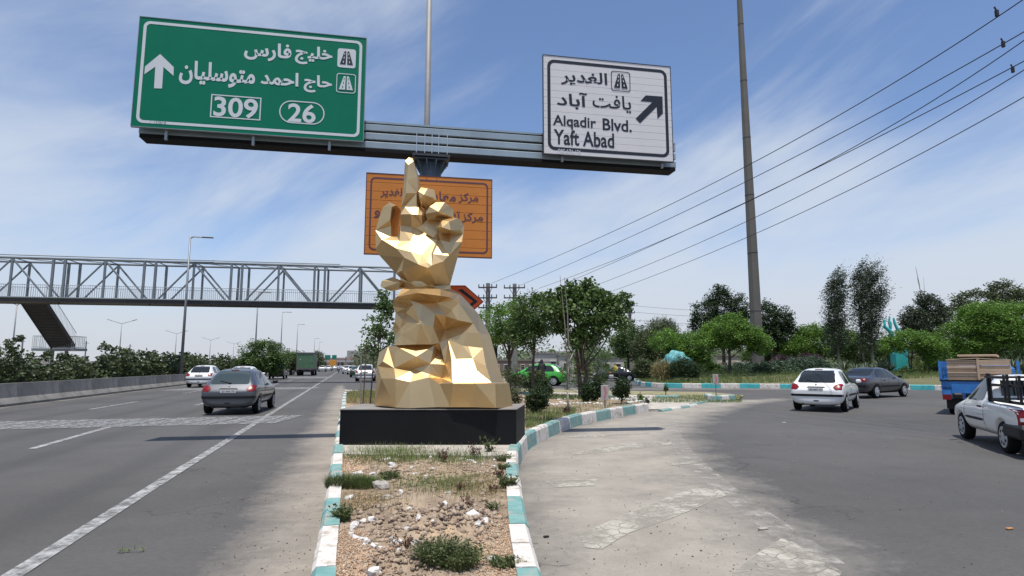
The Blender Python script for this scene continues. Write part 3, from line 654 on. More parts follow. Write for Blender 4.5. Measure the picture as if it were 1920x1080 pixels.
relief('shrouded_head', P, 'c1 c2 c5 c6 c7 c10 s0 s3 s4 s5 s6 s7 B7 B6 B5 B4 B3 B2 B1 B0 K0 K12 K11 K10 f15 fM fN f5 f1b f1 c14',
 ['c1 c3 c2', 'c1 c4 c3', 'c3 c5', 'c4 c6', 'c4 c8 c9 c10', 'c8 c7', 'c9 c7', 'c1 c12 c13 c8', 'c12 c4', 'c14 c12 f20 c13', 'c13 c9', 'f17 f20', 'c12 f17', 'c14 f18 f17', 'f18 f19 f2 f17', 'f1 f19', 'f1b f2 f3 f5b f5', 'f5b f2', 'f5 f4 f3', 'f4 f12 f6 f3', 'f4 f5', 'fN f4', 'f12 f10 f15', 'f12 f11 f6', 'f10 f11 f9 f14 f13 f7 c13', 'f6 f7b f9', 'f6 f9', 'f7 f7b', 'f7b f13', 'f17 f6', 'c13 f16 f13', 'f7 f16', 'c9 r5 r1 r3 g3 g5 g16 g10 s6', 'c13 r5', 'r5 r6 f16', 'f16 r2 f13', 'r2 r3', 'r1 r2', 'f13 r3 r4 f13', 'f13 v1 r4', 'v1 g7 r4', 'v1 g14 f14', 'v1 g9', 'v1 g8', 'g7 g8 g9', 'g7 g4 r4', 'g4 g3', 'g4 g6 g5', 'g4 g5', 'g7 g6 g8', 'g8 g13 g6', 'g9 g13', 'g13 g10', 'g9 g11 g10', 'g6 g16', 'g14 g9', 'g14 g15 g11', 'g15 g12 g11', 'g12 e4 e5 e6 s7', 'g11 e4', 'g10 e6', 'e6 B6', 'e5 B5', 'e4 B5', 'g12 B4', 'g12 B3', 'e6 B7',
  'K10 f10', 'K10 K14', 'K14 f9', 'K14 f14', 'K10 K13 K14', 'K11 K9 K1', 'K0 K1', 'K10 K8', 'K11 K8 K9', 'K13 K7 K8', 'K13 K8', 'K14 K15 K7', 'K1 K8 K3', 'K9 K8', 'K8 K7 K3', 'K7 K4 K3', 'K1 K3 K2', 'K1 K2 B0', 'K2 B1', 'K2 K3 B1', 'K3 B1', 'K3 K4 B1', 'K4 B2', 'K4 K5 B2', 'K7 K5', 'K15 g15 K5', 'K7 g15', 'K15 K5', 'K5 g12', 'K5 B3', 'g15 g12', 'K14 K16 K15', 'K16 g14', 'K16 g15', 'f14 K16', 'K15 g14'],
 .62, back=-.15, taper=.88)

# ------------------------------------------------------------------ overhead sign gantry
STEEL = mat('blue grey painted steel', (.165, .205, .235), .45, metal=.2, noise=.12, nscale=2)
STEELL = mat('pale grey steel rail', (.30, .36, .39), .40, metal=.35, noise=.12, nscale=1.5, dirt=((.2, .2, .2), 3, .66))
STEELD = mat('dark painted steel', (.035, .04, .045), .5, noise=.2, nscale=3)
COLUMN = mat('column paint', (.10, .125, .145), .5, metal=.1, noise=.15, nscale=2)
GZ = 5.95
gl_ = G(259, 251, GZ); gr_ = G(1268, 315.5, GZ); gd = (gr_-gl_).normalized(); gn = Vector((gd.y, -gd.x, 0))   # gn points to the camera
def on_gantry(px, py, off=0.0):               # ray against the vertical plane of the gantry face
    r = ray(px, py); p0 = gl_+gn*off; t = (p0-CAM).dot(gn)/r.dot(gn); return CAM+r*t
def gframe(o3):                                # matrix of the sign plane: x along the beam, y up, z towards the camera
    return Matrix.Translation(o3) @ Matrix(((gd.x, 0, gn.x, 0), (gd.y, 0, gn.y, 0), (0, 1, 0, 0), (0, 0, 0, 1)))
sgn = (on_gantry(808, 320)-gl_).dot(gd)
cb = gl_+gd*sgn-gn*.22
gan = empty('sign_gantry', (cb.x, cb.y, .25), label='steel column with a long horizontal beam holding the green and white road signs', cat='gantry')
go = gan.location
blen = (gr_-gl_).length
Mg = Matrix(((gd.x, -gn.x, 0, 0), (gd.y, -gn.y, 0, 0), (0, 0, 1, 0), (0, 0, 0, 1)))
def gbox(name, s0, s1, d0, d1, z0, z1, m, bev=0.0):     # d measured backwards from the beam face
    c = gl_+gd*((s0+s1)/2)-gn*((d0+d1)/2); c.z = (z0+z1)/2
    return MB().box(c-go, (s1-s0, d1-d0, z1-z0), M=Mg, bev=bev).obj(name, m, gan)
hb = (on_gantry(1000, 256).z-on_gantry(1000, 294).z)*1.0
zt = GZ+.58
gbox('beam_core', .03, blen-.03, .06, .30, GZ+.02, zt-.03, STEELD)
rh = .145
for i, z in enumerate((GZ+.015, GZ+.205, GZ+.395)): gbox('beam_rail', 0, blen, 0, .07, z, z+rh, STEELL, .012); gbox('beam_rail', 0, blen, .29, .36, z, z+rh, STEELL)
gbox('beam_rail', 0, blen, .0, .36, zt-.02, zt+.02, STEELL)
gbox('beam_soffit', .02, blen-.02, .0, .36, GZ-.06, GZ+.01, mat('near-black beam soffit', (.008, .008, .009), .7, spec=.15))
for px in (781, 796.5, 810, 822.5, 838.5):
    s = (on_gantry(px, 270)-gl_).dot(gd); gbox('clamp_rod', s-.008, s+.008, -.02, 0, GZ-.02, GZ+.40, mat('zinc rod', (.55, .55, .56), .35, metal=.8))
cr = .235
MB().tube((0, 0, -.3), (0, 0, GZ-.08-go.z), cr, cr*.97, 28).obj('column', COLUMN, gan, True)
fb = MB(); fb.box((0, 0, GZ-.085-go.z), (.78, .66, .05), M=Mg); fb.box((0, 0, GZ-.15-go.z), (.70, .60, .03), M=Mg)
fb.obj('flange_plate', STEELD, gan)
for k in range(10):
    a = k*math.pi/5+.2; q = MB(); q.prism([(cr-.01, 0), (.36, 0), (.34, -.05), (cr-.01, -.24)], 'y', -.008, .008)
    o = q.obj('gusset', COLUMN, gan); o.location = (0, 0, GZ-.165-go.z); o.rotation_euler = (0, 0, a)
MB().box((0, 0, -.02), (.9, .9, .05)).obj('base_plate', STEELD, gan)
# signs -------------------------------------------------------
GREEN = mat('green reflective sheeting', (.0, .155, .085), .42, noise=.05, nscale=1.5, spec=.2)
SWHITE = mat('white reflective sheeting', (.60, .62, .63), .35, noise=.03, nscale=3)
SLATW = mat('white sign slat', (.66, .635, .625), .42, noise=.04, nscale=2)
SBLACK = mat('black sign film', (.012, .014, .02), .4)
SORANGE = mat('orange sign slat', (.55, .185, .018), .4, noise=.10, nscale=1.2)
SORT = mat('orange sign lettering', (.10, .035, .055), .5)
ALU = mat('aluminium sign edge', (.28, .29, .29), .4, metal=.6)
class Sign:
    def __init__(s, name, TLc, TRc, BRc, BLc, off, label, th=.05):
        s.off = off; pts = [on_gantry(*c, off) for c in (TLc, TRc, BRc, BLc)]
        s0 = min(((pts[0]-gl_).dot(gd), (pts[3]-gl_).dot(gd))); s.sa = ((pts[0]-gl_).dot(gd)+(pts[3]-gl_).dot(gd))/2; s.sb = ((pts[1]-gl_).dot(gd)+(pts[2]-gl_).dot(gd))/2
        s.za = (pts[2].z+pts[3].z)/2; s.zb = (pts[0].z+pts[1].z)/2
        o = gl_+gd*s.sa+gn*off; o.z = s.za; s.w = s.sb-s.sa; s.h = s.zb-s.za
        s.root = bpy.data.objects.new(name, None); link(s.root); s.root.matrix_world = gframe(o); tag(s.root, label, 'road sign')
        s.o = o; s.th = th
    def uv(s, px, py):
        p = on_gantry(px, py, s.off)-s.o; return p.dot(gd), p.z
    def box(s, name, u0, v0, u1, v1, z0, z1, m, bev=0.0): return MB().box(((u0+u1)/2, (v0+v1)/2, (z0+z1)/2), (u1-u0, v1-v0, z1-z0), bev=bev).obj(name, m, s.root)
    def poly(s, name, pts, z, m, t=.002):
        v, f, _ = cdt_fill(pts)
        n = len(v); V = [(p.x, p.y, z) for p in v]
        o = pymesh(name, V, [list(q) for q in f], m, s.root)
        for p in o.data.polygons:
            if p.normal.z < 0: p.flip()
        return o
    def ring(s, name, outer, inner, z, m):
        n = len(outer); V = [(*p, z) for p in outer]+[(*p, z) for p in inner]
        o = pymesh(name, V, [(i, (i+1) % n, (i+1) % n+n, i+n) for i in range(n)], m, s.root)
        for p in o.data.polygons:
            if p.normal.z < 0: p.flip()
        return o
    def text(s, txt, x0, y0, x1, y1, m, name='lettering', bold=.02, z=.004):
        """fit the text into the photo box whose bottom-left corner is x0,y1' and top-right x1,y0'"""
        a = s.uv(x0, y0); b = s.uv(x1, y1)     # a = bottom-left, b = top-right
        me = text_flat(txt, bold); me.name = name
        xs = [v.co.x for v in me.vertices]; ys = [v.co.y for v in me.vertices]
        sx = (b[0]-a[0])/(max(xs)-min(xs)); sy = (b[1]-a[1])/(max(ys)-min(ys)); mx, my = min(xs), min(ys)
        for v in me.vertices: v.co = Vector((a[0]+(v.co.x-mx)*sx, a[1]+(v.co.y-my)*sy, z+v.co.z))
        return mobj(name, me, m, s.root)
def rrect(u0, v0, u1, v1, r, n=6):
    o = []
    for cx_, cy_, a0 in ((u1-r, v1-r, 0), (u0+r, v1-r, 90), (u0+r, v0+r, 180), (u1-r, v0+r, 270)):
        for i in range(n+1):
            a = rad(a0+90*i/n); o.append((cx_+r*math.cos(a), cy_+r*math.sin(a)))
    return o
def motorway_icon(s, px0, py0, px1, py1, bgm, fgm, frame=None, txtz=.006):
    a = s.uv(px0, py1); b = s.uv(px1, py0); w = b[0]-a[0]; h = b[1]-a[1]
    if bgm: s.poly('icon_panel', rrect(a[0], a[1], b[0], b[1], .14*w), .005, bgm)
    if frame: s.ring('icon_frame', rrect(a[0], a[1], b[0], b[1], .14*w), rrect(a[0]+.04*w, a[1]+.04*w, b[0]-.04*w, b[1]-.04*w, .11*w), .007, frame)
    U = lambda x, y: (a[0]+w*x, a[1]+h*y)
    for sg in (-1, 1):
        q = [(.5+sg*.04, .16), (.5+sg*.36, .16), (.5+sg*.13, .86), (.5+sg*.03, .86)]
        s.poly('icon_road', [U(*p) for p in q], .009, fgm)
        for yy in (.24, .46, .66):
            xx = .5+sg*(.185-.1*(yy-.16)/.7); hw = .022-.012*(yy-.2)
            s.poly('icon_dash', [U(xx-hw, yy), U(xx+hw, yy), U(xx+hw-sg*.012, yy+.11), U(xx-hw-sg*.012, yy+.11)], .012, bgm or GREEN)
# green
g = Sign('green_road_sign', (262.5, 30.5), (685, 72.5), (682.5, 265), (246.5, 236), .22, 'big green direction sign with route numbers 309 and 26, left end of the gantry beam')
g.box('sign_panel', 0, 0, g.w, g.h, -.05, 0, GREEN); 
for (u0, v0, u1, v1) in ((-.012, -.012, g.w+.012, 0), (-.012, g.h, g.w+.012, g.h+.012), (-.012, 0, 0, g.h), (g.w, 0, g.w+.012, g.h)): g.box('sign_edge', u0, v0, u1, v1, -.055, .008, ALU)
e = .075; g.ring('border_line', rrect(e, e, g.w-e, g.h-e, .12), rrect(e+.055, e+.055, g.w-e-.055, g.h-e-.055, .08), .004, SWHITE)
c3 = lambda x, y: (230+x/4.085, 20+y/4.085)
def box3(s, t, x0, yb, x1, yt, m, c=c3, **k): a = c(x0, yb); b = c(x1, yt); s.text(t, a[0], a[1], b[0], b[1], m, **k)
box3(g, 'خلیج', 1318, 405, 1610, 288, SWHITE, bold=.03)
box3(g, 'فارس', 928, 372, 1296, 262, SWHITE, bold=.03)
box3(g, 'حاج', 1385, 622, 1606, 505, SWHITE, bold=.03)
box3(g, 'احمد', 1055, 562, 1350, 480, SWHITE, bold=.03)
box3(g, 'متوسلیان', 428, 560, 1020, 425, SWHITE, bold=.03)
box3(g, '309', 693, 808, 1040, 680, SWHITE, bold=.02)
box3(g, '26', 1262, 850, 1482, 722, SWHITE, bold=.02)
def outline_poly(s, pts, w, m, closed=True, z=.005):
    n = len(pts); inner = []
    c = (sum(p[0] for p in pts)/n, sum(p[1] for p in pts)/n)
    for i, p in enumerate(pts):
        d = Vector((p[0]-c[0], p[1]-c[1])); inner.append((p[0]-math.copysign(w, d.x) if abs(d.x) > 1e-3 else p[0], p[1]-math.copysign(w, d.y)))
    s.ring('number_frame', pts, inner, z, m)
a = g.uv(*c3(668, 815)); b = g.uv(*c3(1064, 668)); outline_poly(g, [(a[0], a[1]), (b[0], a[1]), (b[0], b[1]), (a[0], b[1])], .022, SWHITE)
a = g.uv(*c3(1195, 855)); b = g.uv(*c3(1550, 708)); w_ = b[0]-a[0]; h_ = b[1]-a[1]
g.ring('number_frame', rrect(a[0], a[1], b[0], b[1], h_*.49), rrect(a[0]+.022, a[1]+.022, b[0]-.022, b[1]-.022, h_*.49-.022), .005, SWHITE)
motorway_icon(g, *c3(1643, 300), *c3(1788, 432), SWHITE, SBLACK)
motorway_icon(g, *c3(1634, 490), *c3(1788, 625), None, SWHITE, SWHITE)
g.poly('arrow', [g.uv(*c3(x, y)) for x, y in ((288, 333), (392, 433), (390, 500), (313, 432), (302, 597), (241, 595), (251, 430), (167, 488), (172, 428))], .005, SWHITE)
box3(g, 'C 1398/08', 206, 866, 334, 852, mat('small code print', (.12, .2, .16), .5), name='code_print', bold=.0)
for px in (309, 474, 618):
    u, v_ = g.uv(px, 240); u0 = u; MB().box((u0, -.10, -.10), (.05, .20, .05)).obj('hanger_bracket', ALU, g.root)
for u0 in (.6, g.w*.5, g.w-.6): MB().box((u0, g.h*.35, -.1), (.08, g.h*.7, .09)).obj('back_post', ALU, g.root)
# white
wsg = Sign('white_road_sign', (1016.8, 104.6), (1255, 124.2), (1263, 300.8), (1022, 290), .22, 'white direction sign for Alqadir Blvd. with a black arrow, right end of the gantry beam')
ns = 14
sh = wsg.h/ns
sm_ = [MB().box((wsg.w/2, sh/2, -.025), (wsg.w, sh-.004, .05), bev=.002).mesh('sign_slat')]
for i in range(ns):
    o = mobj('sign_slat', sm_[0], SLATW if i == 0 else None, wsg.root); o.location = (0, i*sh, 0)
wsg.box('back_sheet', .01, .01, wsg.w-.01, wsg.h-.01, -.06, -.03, STEELD)
for (u0, v0, u1, v1) in ((-.014, -.014, wsg.w+.014, 0), (-.014, wsg.h, wsg.w+.014, wsg.h+.014), (-.014, 0, 0, wsg.h), (wsg.w, 0, wsg.w+.014, wsg.h)): wsg.box('sign_edge', u0, v0, u1, v1, -.055, .008, STEELD)
e = .085; wsg.ring('border_line', rrect(e, e, wsg.w-e, wsg.h-e, .16), rrect(e+.07, e+.07, wsg.w-e-.07, wsg.h-e-.07, .10), .003, SBLACK)
c5 = lambda x, y: (1000+x/4.5, 90+y/4.5)
box3(wsg, 'الغدیر', 232, 308, 622, 215, SBLACK, c=c5, bold=.02)
box3(wsg, 'یافت', 500, 525, 822, 412, SBLACK, c=c5, bold=.012)
box3(wsg, 'آباد', 198, 505, 455, 382, SBLACK, c=c5, bold=.02)
box3(wsg, 'Alqadir', 165, 678, 528, 590, SBLACK, c=c5, bold=.02)
box3(wsg, 'Blvd.', 585, 694, 828, 612, SBLACK, c=c5, bold=.02)
box3(wsg, 'Yaft Abad', 172, 812, 680, 720, SBLACK, c=c5, bold=.02)
box3(wsg, 'ORF-AZA-174', 206, 888, 396, 864, SWHITE, c=c5, bold=.01, name='code_print', z=.006)
motorway_icon(wsg, *c5(657, 206), *c5(815, 360), None, SBLACK, SBLACK)
for o in [q for q in wsg.root.children if q.name.startswith('icon_dash')]: o.data.materials[0] = SLATW
wsg.poly('arrow', [wsg.uv(*c5(x, y)) for x, y in ((945, 400), (1090, 408), (1093, 550), (1045, 598), (1043, 500), (1030, 572), (900, 635), (862, 598), (1005, 455), (903, 450))][:0] or [wsg.uv(*c5(x, y)) for x, y in ((948, 400), (1089, 410), (1093, 552), (1047, 598), (1040, 497), (900, 635), (862, 597), (1003, 457), (903, 449))], .005, SBLACK)
for px in (1056, 1244):
    u, _v = wsg.uv(px, 290); MB().box((u, -.05, -.10), (.045, .16, .05)).obj('hanger_bracket', ALU, wsg.root)
# orange
og = Sign('orange_road_sign', (688, 323), (922.6, 339), (920.5, 484), (683.5, 474.5), .02, 'orange sign with dark lettering on the gantry column, partly hidden behind the golden hand')
ns = 9; sh = og.h/ns; me0 = MB().box((og.w/2, sh/2, -.02), (og.w, sh-.006, .04), bev=.004).mesh('sign_slat')
for i in range(ns):
    o = mobj('sign_slat', me0, SORANGE if i == 0 else None, og.root); o.location = (0, i*sh, 0)
og.box('back_sheet', .01, .01, og.w-.01, og.h-.01, -.055, -.03, STEELD)
for (u0, v0, u1, v1) in ((-.014, -.014, og.w+.014, 0), (-.014, og.h, og.w+.014, og.h+.014), (-.014, 0, 0, og.h), (og.w, 0, og.w+.014, og.h)): og.box('sign_edge', u0, v0, u1, v1, -.05, .006, SORT)
e = .075; og.ring('border_line', rrect(e, e, og.w-e, og.h-e, .1), rrect(e+.035, e+.035, og.w-e-.035, og.h-e-.035, .07), .003, SORT)
c1 = lambda x, y: (620+x/3.6, 280+y/3.6)
box3(og, 'مرکز', 862, 362, 997, 300, SORT, c=c1, bold=.015)
box3(og, 'معاینه', 625, 356, 845, 290, SORT, c=c1, bold=.015)
box3(og, 'فنی', 520, 340, 640, 280, SORT, c=c1, bold=.015)
box3(og, 'الغدیر', 335, 325, 500, 262, SORT, c=c1, bold=.015)
box3(og, 'مرکز', 885, 495, 1028, 432, SORT, c=c1, bold=.015)
box3(og, 'تعمیر', 700, 482, 872, 420, SORT, c=c1, bold=.015)
box3(og, 'خودرو', 470, 470, 640, 408, SORT, c=c1, bold=.015)
box3(og, 'نو', 400, 465, 470, 410, SORT, c=c1, bold=.015)
box3(og, 'و', 293, 462, 335, 412, SORT, c=c1, bold=.015)
# red-orange chevron board behind the sculpture
RED = mat('red orange chevron board', (.80, .12, .018), .42, noise=.06, nscale=2); DKR = mat('dark red edge', (.42, .03, .012), .45)
Yc = D0+3.6
def AC(px, py): return At(px, py, Yc)
tip = AC(907, 565.5); tr_ = AC(874, 535); brn = AC(885, 582); 
ch = empty('chevron_board', (AC(830, 560).x, Yc, soil_h(AC(830, 560).x, Yc)), label='red-orange arrow board pointing right, behind the golden sculpture', cat='road sign')
hw_ = (tip.z-AC(900, 597).z)
zc_ = tip.z; top_z = AC(850, 535).z; half = top_z-zc_
px_l = AC(800, 560).x; xr = AC(872, 560).x
def chpoly(g_): 
    return [(px_l+g_, zc_+half-g_), (xr-g_*.4, zc_+half-g_), (tip.x-g_*1.4, zc_), (xr-g_*.4, zc_-half+g_), (px_l+g_, zc_-half+g_)]
o = MB().prism([(x-ch.location.x, z-ch.location.z) for x, z in chpoly(0)], 'y', 0, .03).obj('board', DKR, ch)
o = MB().prism([(x-ch.location.x, z-ch.location.z) for x, z in chpoly(.025)], 'y', -.004, -.0005).obj('board_face', RED, ch)
t_ = .07; xa = xr-.16
vv = [(xa, zc_+half*.72), (xa+t_*1.3, zc_+half*.72+.02), (tip.x-.13, zc_), (xa+t_*1.3, zc_-half*.72-.02), (xa, zc_-half*.72), (tip.x-.13-t_*1.4, zc_)]
MB().prism([(x-ch.location.x, z-ch.location.z) for x, z in vv], 'y', -.008, -.0045).obj('chevron_mark', SBLACK, ch)
MB().tube((0, .06, -.2), (0, .06, zc_+half-ch.location.z), .035, n=10).obj('post', STEEL, ch)
# ------------------------------------------------------------------ footbridge
BZ = 6.46
br0 = G(0, 564, BZ); br1 = G(740, 576, BZ); bd_ = (br1-br0).normalized(); bn = Vector((bd_.y, -bd_.x, 0))
FB = mat('footbridge grey paint', (.15, .175, .19), .5, metal=.1, noise=.15, nscale=1)
FBL = mat('footbridge light rail paint', (.34, .37, .39), .5, noise=.1, nscale=1)
FBD = mat('footbridge dark deck', (.03, .03, .032), .7, noise=.2, nscale=1)
def onb(px, z): 
    r = ray(px, 575 if px > 400 else 566); p = CAM+r*((br0-CAM).dot(bn)/r.dot(bn)); return (p-br0).dot(bd_)
sj = [onb(x, 0) for x in (104, 278, 444, 597)]
mod = (sj[3]-sj[0])/3; sj0 = sj[0]
fbr = empty('footbridge', (br0.x, br0.y, 0), label='long grey steel truss footbridge crossing over the highway', cat='footbridge')
def BP(s, d, z): return bd_*s - bn*d + Vector((0, 0, z))       # local to the bridge root; d = depth away from the camera
Wd = 2.3; Hh = 3.15; zb0 = BZ+.28
s_lo = sj0-3*mod; s_hi = sj0+4*mod
Mb = Matrix(((bd_.x, -bn.x, 0, 0), (bd_.y, -bn.y, 0, 0), (0, 0, 1, 0), (0, 0, 0, 1)))
def bb_(s0, s1, d0, d1, z0, z1, name, m, par=fbr): return MB().box(BP((s0+s1)/2, (d0+d1)/2, (z0+z1)/2), (s1-s0, d1-d0, z1-z0), M=Mb).obj(name, m, par)
bb_(s_lo, s_hi, .1, Wd-.1, BZ+.02, BZ+.22, 'deck', FBD)
for d in (-.03, Wd+.03): MB().tube(BP(s_lo, d, BZ+.31), BP(s_hi, d, BZ+.31), .06).obj('bottom_chord', FB, fbr)
for d in (-.02, Wd-.06): bb_(s_lo, s_hi, d, d+.10, BZ-.02, BZ+.30, 'edge_beam', FBD)
for d in (0.03, Wd-.03):
    for z in (zb0+Hh,):
        MB().tube(BP(s_lo, d, z), BP(s_hi, d, z), .085).obj('top_chord', FB, fbr)
for d in (0.2, Wd-.3): MB().tube(BP(s_lo, d, zb0+Hh+.28), BP(s_hi-5, d, zb0+Hh+.20), .05).obj('conduit', FBL, fbr)
for k in range(-3, 4):
    a = sj0+k*mod
    for d in (.03, Wd-.03):
        for s in (a+.42, a+mod-.42): MB().box(BP(s, d, zb0+Hh/2), (.17, .15, Hh), M=Mb).obj('post', FB, fbr)
        MB().box(BP(a+mod/2, d, zb0+Hh/2), (.15, .13, Hh), M=Mb).obj('post', FB, fbr)
        for s in (a+.75, a+mod-.75): MB().tube(BP(s, d, zb0+.05), BP(a+mod/2, d, zb0+Hh-.08), .075, n=6).obj('diagonal', FB, fbr)
    q = MB()
    for s in (a+.42, a+mod/2, a+mod-.42): q.tube(BP(s, 0, zb0+Hh), BP(s, Wd, zb0+Hh), .04, n=5)
    q.tube(BP(a+.42, 0, zb0+Hh), BP(a+mod/2, Wd, zb0+Hh), .03, n=5).tube(BP(a+mod/2, 0, zb0+Hh), BP(a+mod-.42, Wd, zb0+Hh), .03, n=5)
    q.obj('top_bracing', FB, fbr)
def railing(name, p0, p1, h, par, step=.16, m=FBL, r=.011):
    q = MB(); L_ = (p1-p0).length; n = int(L_/step); U_ = Vector((0, 0, h))
    for k in range(n+1):
        p = p0.lerp(p1, k/n)
        q.box(p+U_/2, (.016, .016, h))
    for hh in (.12, h): q.tube(p0+Vector((0, 0, hh)), p1+Vector((0, 0, hh)), .024, n=5)
    o = q.obj(name, m, par); return o
for d in (.25, Wd-.25):
    for k in range(-3, 4): railing('railing', BP(sj0+k*mod, d, zb0-.05), BP(sj0+(k+1)*mod, d, zb0-.05), 1.12, fbr)
for k in range(-2, 4): MB().tube(BP(sj0+k*mod, .5, BZ), BP(sj0+k*mod, .5, BZ-.16), .05).obj('drain', FBD, fbr)
# staircase flight and landing beyond the barrier
st = empty('bridge_staircase', (br0.x, br0.y, 0), label='dark steel staircase coming down from the footbridge to a railed landing behind the hedge', cat='staircase')
Ys = G(60, 566, BZ).y+3.2
tl = At(38, 562, Ys); tR = At(78, 562, Ys); bl_ = At(97, 650, Ys+3.2); bR = At(131, 653, Ys+3.2)
def flight(a, b, w, off):
    a = a-off; b = b-off; q = MB(); n = 16; dirw = Vector((1, .25, 0)).normalized()
    for k in range(n):
        p = a.lerp(b, (k+.5)/n); q.box(p+dirw*w/2+Vector((0, 0, .02)), (w, .34, .05), rz=.24)
    q.obj('steps', FBD, st)
    for t in (0, w):
        r = MB(); d = b-a; nrm = Vector((0, 0, 1))
        m = MB(); pa_, pb_ = a+dirw*t, b+dirw*t
        verts = [pa_+Vector((0, 0, -.22)), pa_+Vector((0, 0, .12)), pb_+Vector((0, 0, .12)), pb_+Vector((0, 0, -.22))]
        V = [v-dirw*.04 for v in verts]+[v+dirw*.04 for v in verts]
        pymesh('stringer', V, [(0, 1, 2, 3), (7, 6, 5, 4), (0, 4, 5, 1), (1, 5, 6, 2), (2, 6, 7, 3), (3, 7, 4, 0)], FBD, st)
    V = [a+Vector((0, 0, -.12)), a+dirw*w+Vector((0, 0, -.12)), b+dirw*w+Vector((0, 0, -.12)), b+Vector((0, 0, -.12))]
    pymesh('soffit', V+[v+Vector((0, 0, .04)) for v in V], [(0, 1, 2, 3), (7, 6, 5, 4), (0, 4, 5, 1), (1, 5, 6, 2), (2, 6, 7, 3), (3, 7, 4, 0)], FBD, st)
    for t in (w,): railing('stair_railing', a+dirw*t+Vector((0, 0, .1)), b+dirw*t+Vector((0, 0, .1)), 1.15, st, .2)
wst = (tR-tl).length
flight(tl, bl_, wst, st.location)
ld = At(62, 655, Ys+3.4)-st.location; le_ = At(143, 656, Ys+3.4)-st.location
c = (ld+le_)/2; MB().box(c+Vector((0, .6, 0)), ((le_-ld).length, 1.6, .22)).obj('landing', FB, st)
for a_, b_ in ((ld, ld+Vector((1.2, 0, 0))), (le_-Vector((1.6, 0, 0)), le_), (ld, ld+Vector((0, 1.3, 0))), (le_, le_+Vector((0, 1.3, 0))), (ld+Vector((0, 1.3, 0)), le_+Vector((0, 1.3, 0)))):
    railing('landing_railing', a_+Vector((0, -.15, .1)), b_+Vector((0, -.15, .1)), 1.1, st, .16)
for x in (ld.x+1.3, le_.x-1.3): MB().tube((x, c.y+.6, -.5), (x, c.y+.6, c.z), .14).obj('stair_leg', FB, st)
# ------------------------------------------------------------------ street lamps
POLE = mat('galvanised lamp pole', (.20, .205, .21), .5, metal=.5, noise=.1, nscale=2)
LAMPH = mat('lamp head', (.10, .10, .105), .5)
def single_lamp(loc, h, arm, rz, label, grp, r=.13, arms=1, ang=0.0, drop=.0):
    t = empty('street_lamp', loc, rz, label, 'street lamp', grp)
    MB().tube((0, 0, 0), (0, 0, h), r, r*.5, 12).obj('pole', POLE, t, True)
    for s in ((1,) if arms == 1 else (1, -1)):
        e_ = Vector((arm*s, 0, h+ang*arm))
        MB().path([(0, 0, h-.12), (s*.25, 0, h+.02), e_], [r*.5, .05, .04], 8).obj('arm', POLE, t)
        q = MB(); a = math.atan2(ang, 1)
        q.box(e_+Vector((.35*s, 0, .02+ang*.35)), (.85, .28, .09), M=Matrix.Rotation(-a*s, 4, 'Y'), bev=.03); q.obj('lamp_head', LAMPH, t)
    return t
sL = toST(GD(340, 44.8))[0]
hrz = math.atan2(HR.y, HR.x)
hl = [(27.4, 'tall single-arm street lamp at the barrier, nearest one, left of the footbridge span'), (66.5, 'second single-arm street lamp, its top hidden behind the footbridge'), (100.1, 'third single-arm street lamp, left of the green container truck'), (138, 'fourth single-arm street lamp, just above the green container truck'), (221, 'small distant street lamp beyond the green container truck'), (261, 'most distant street lamp beyond the green container truck')]
for ds, lb in hl: single_lamp(ST(ds, -.75), 11.9, .95, hrz, lb, 'single-arm lamps along the barrier')
for px, ty, lb in ((20, 571, 'double-arm lamp at the left edge beneath the footbridge'), (222, 607, 'double-arm lamp rising behind the hedge right of the staircase'), (327, 626, 'double-arm lamp behind the hedge just left of the tall lamp'), (392, 638, 'small double-arm lamp behind the hedge right of the tall lamp'), (436, 645, 'smallest double-arm lamp behind the round tree on the left')):
    D = 8.0*F/(HOR-ty); single_lamp(GD(px, D), 9.5, 1.9, rad(8), lb, 'double-arm lamps on the far carriageway', arms=2, ang=.28, r=.12)
for px, ty, D in ((38, 629, 90), (158, 640, 110), (241, 646, 130)):
    p = GD(px, D); h = 1.5+(HOR-ty)*D/F; t = empty('utility_pole', p, 0, 'thin grey utility pole behind the hedge, %s' % {38: 'far left below the footbridge', 158: 'right of the staircase landing', 241: 'right of the first double-arm lamp'}[px], 'utility pole', 'thin poles behind the hedge')
    MB().tube((0, 0, 0), (0, 0, h), .14, .1, 8).obj('pole', POLE, t)
    MB().tube((-.5, 0, h-.4), (.5, 0, h-.4), .04, n=5).obj('crossarm', POLE, t)
# pole behind the gantry column
pb_ = GD(800.5, 15.3, .25); pb_.x = At(800.5, 240, 15.3).x
t = empty('lamp_post', (pb_.x, pb_.y, .2), 0, 'tall pale round lamp post rising behind the gantry beam', 'lamp post')
MB().tube((0, 0, 0), (0, 0, 13.5), .088, .074, 16).obj('pole', mat('pale zinc pole', (.22, .22, .22), .6, metal=.1, noise=.08, nscale=4), t, True)
MB().path([(0, 0, 13.4), (0, .3, 13.7), (0, 1.7, 13.9)], [.05, .045, .04], 8).obj('arm', POLE, t)
MB().box((0, 2.05, 13.9), (.26, .8, .1), bev=.03).obj('lamp_head', LAMPH, t)
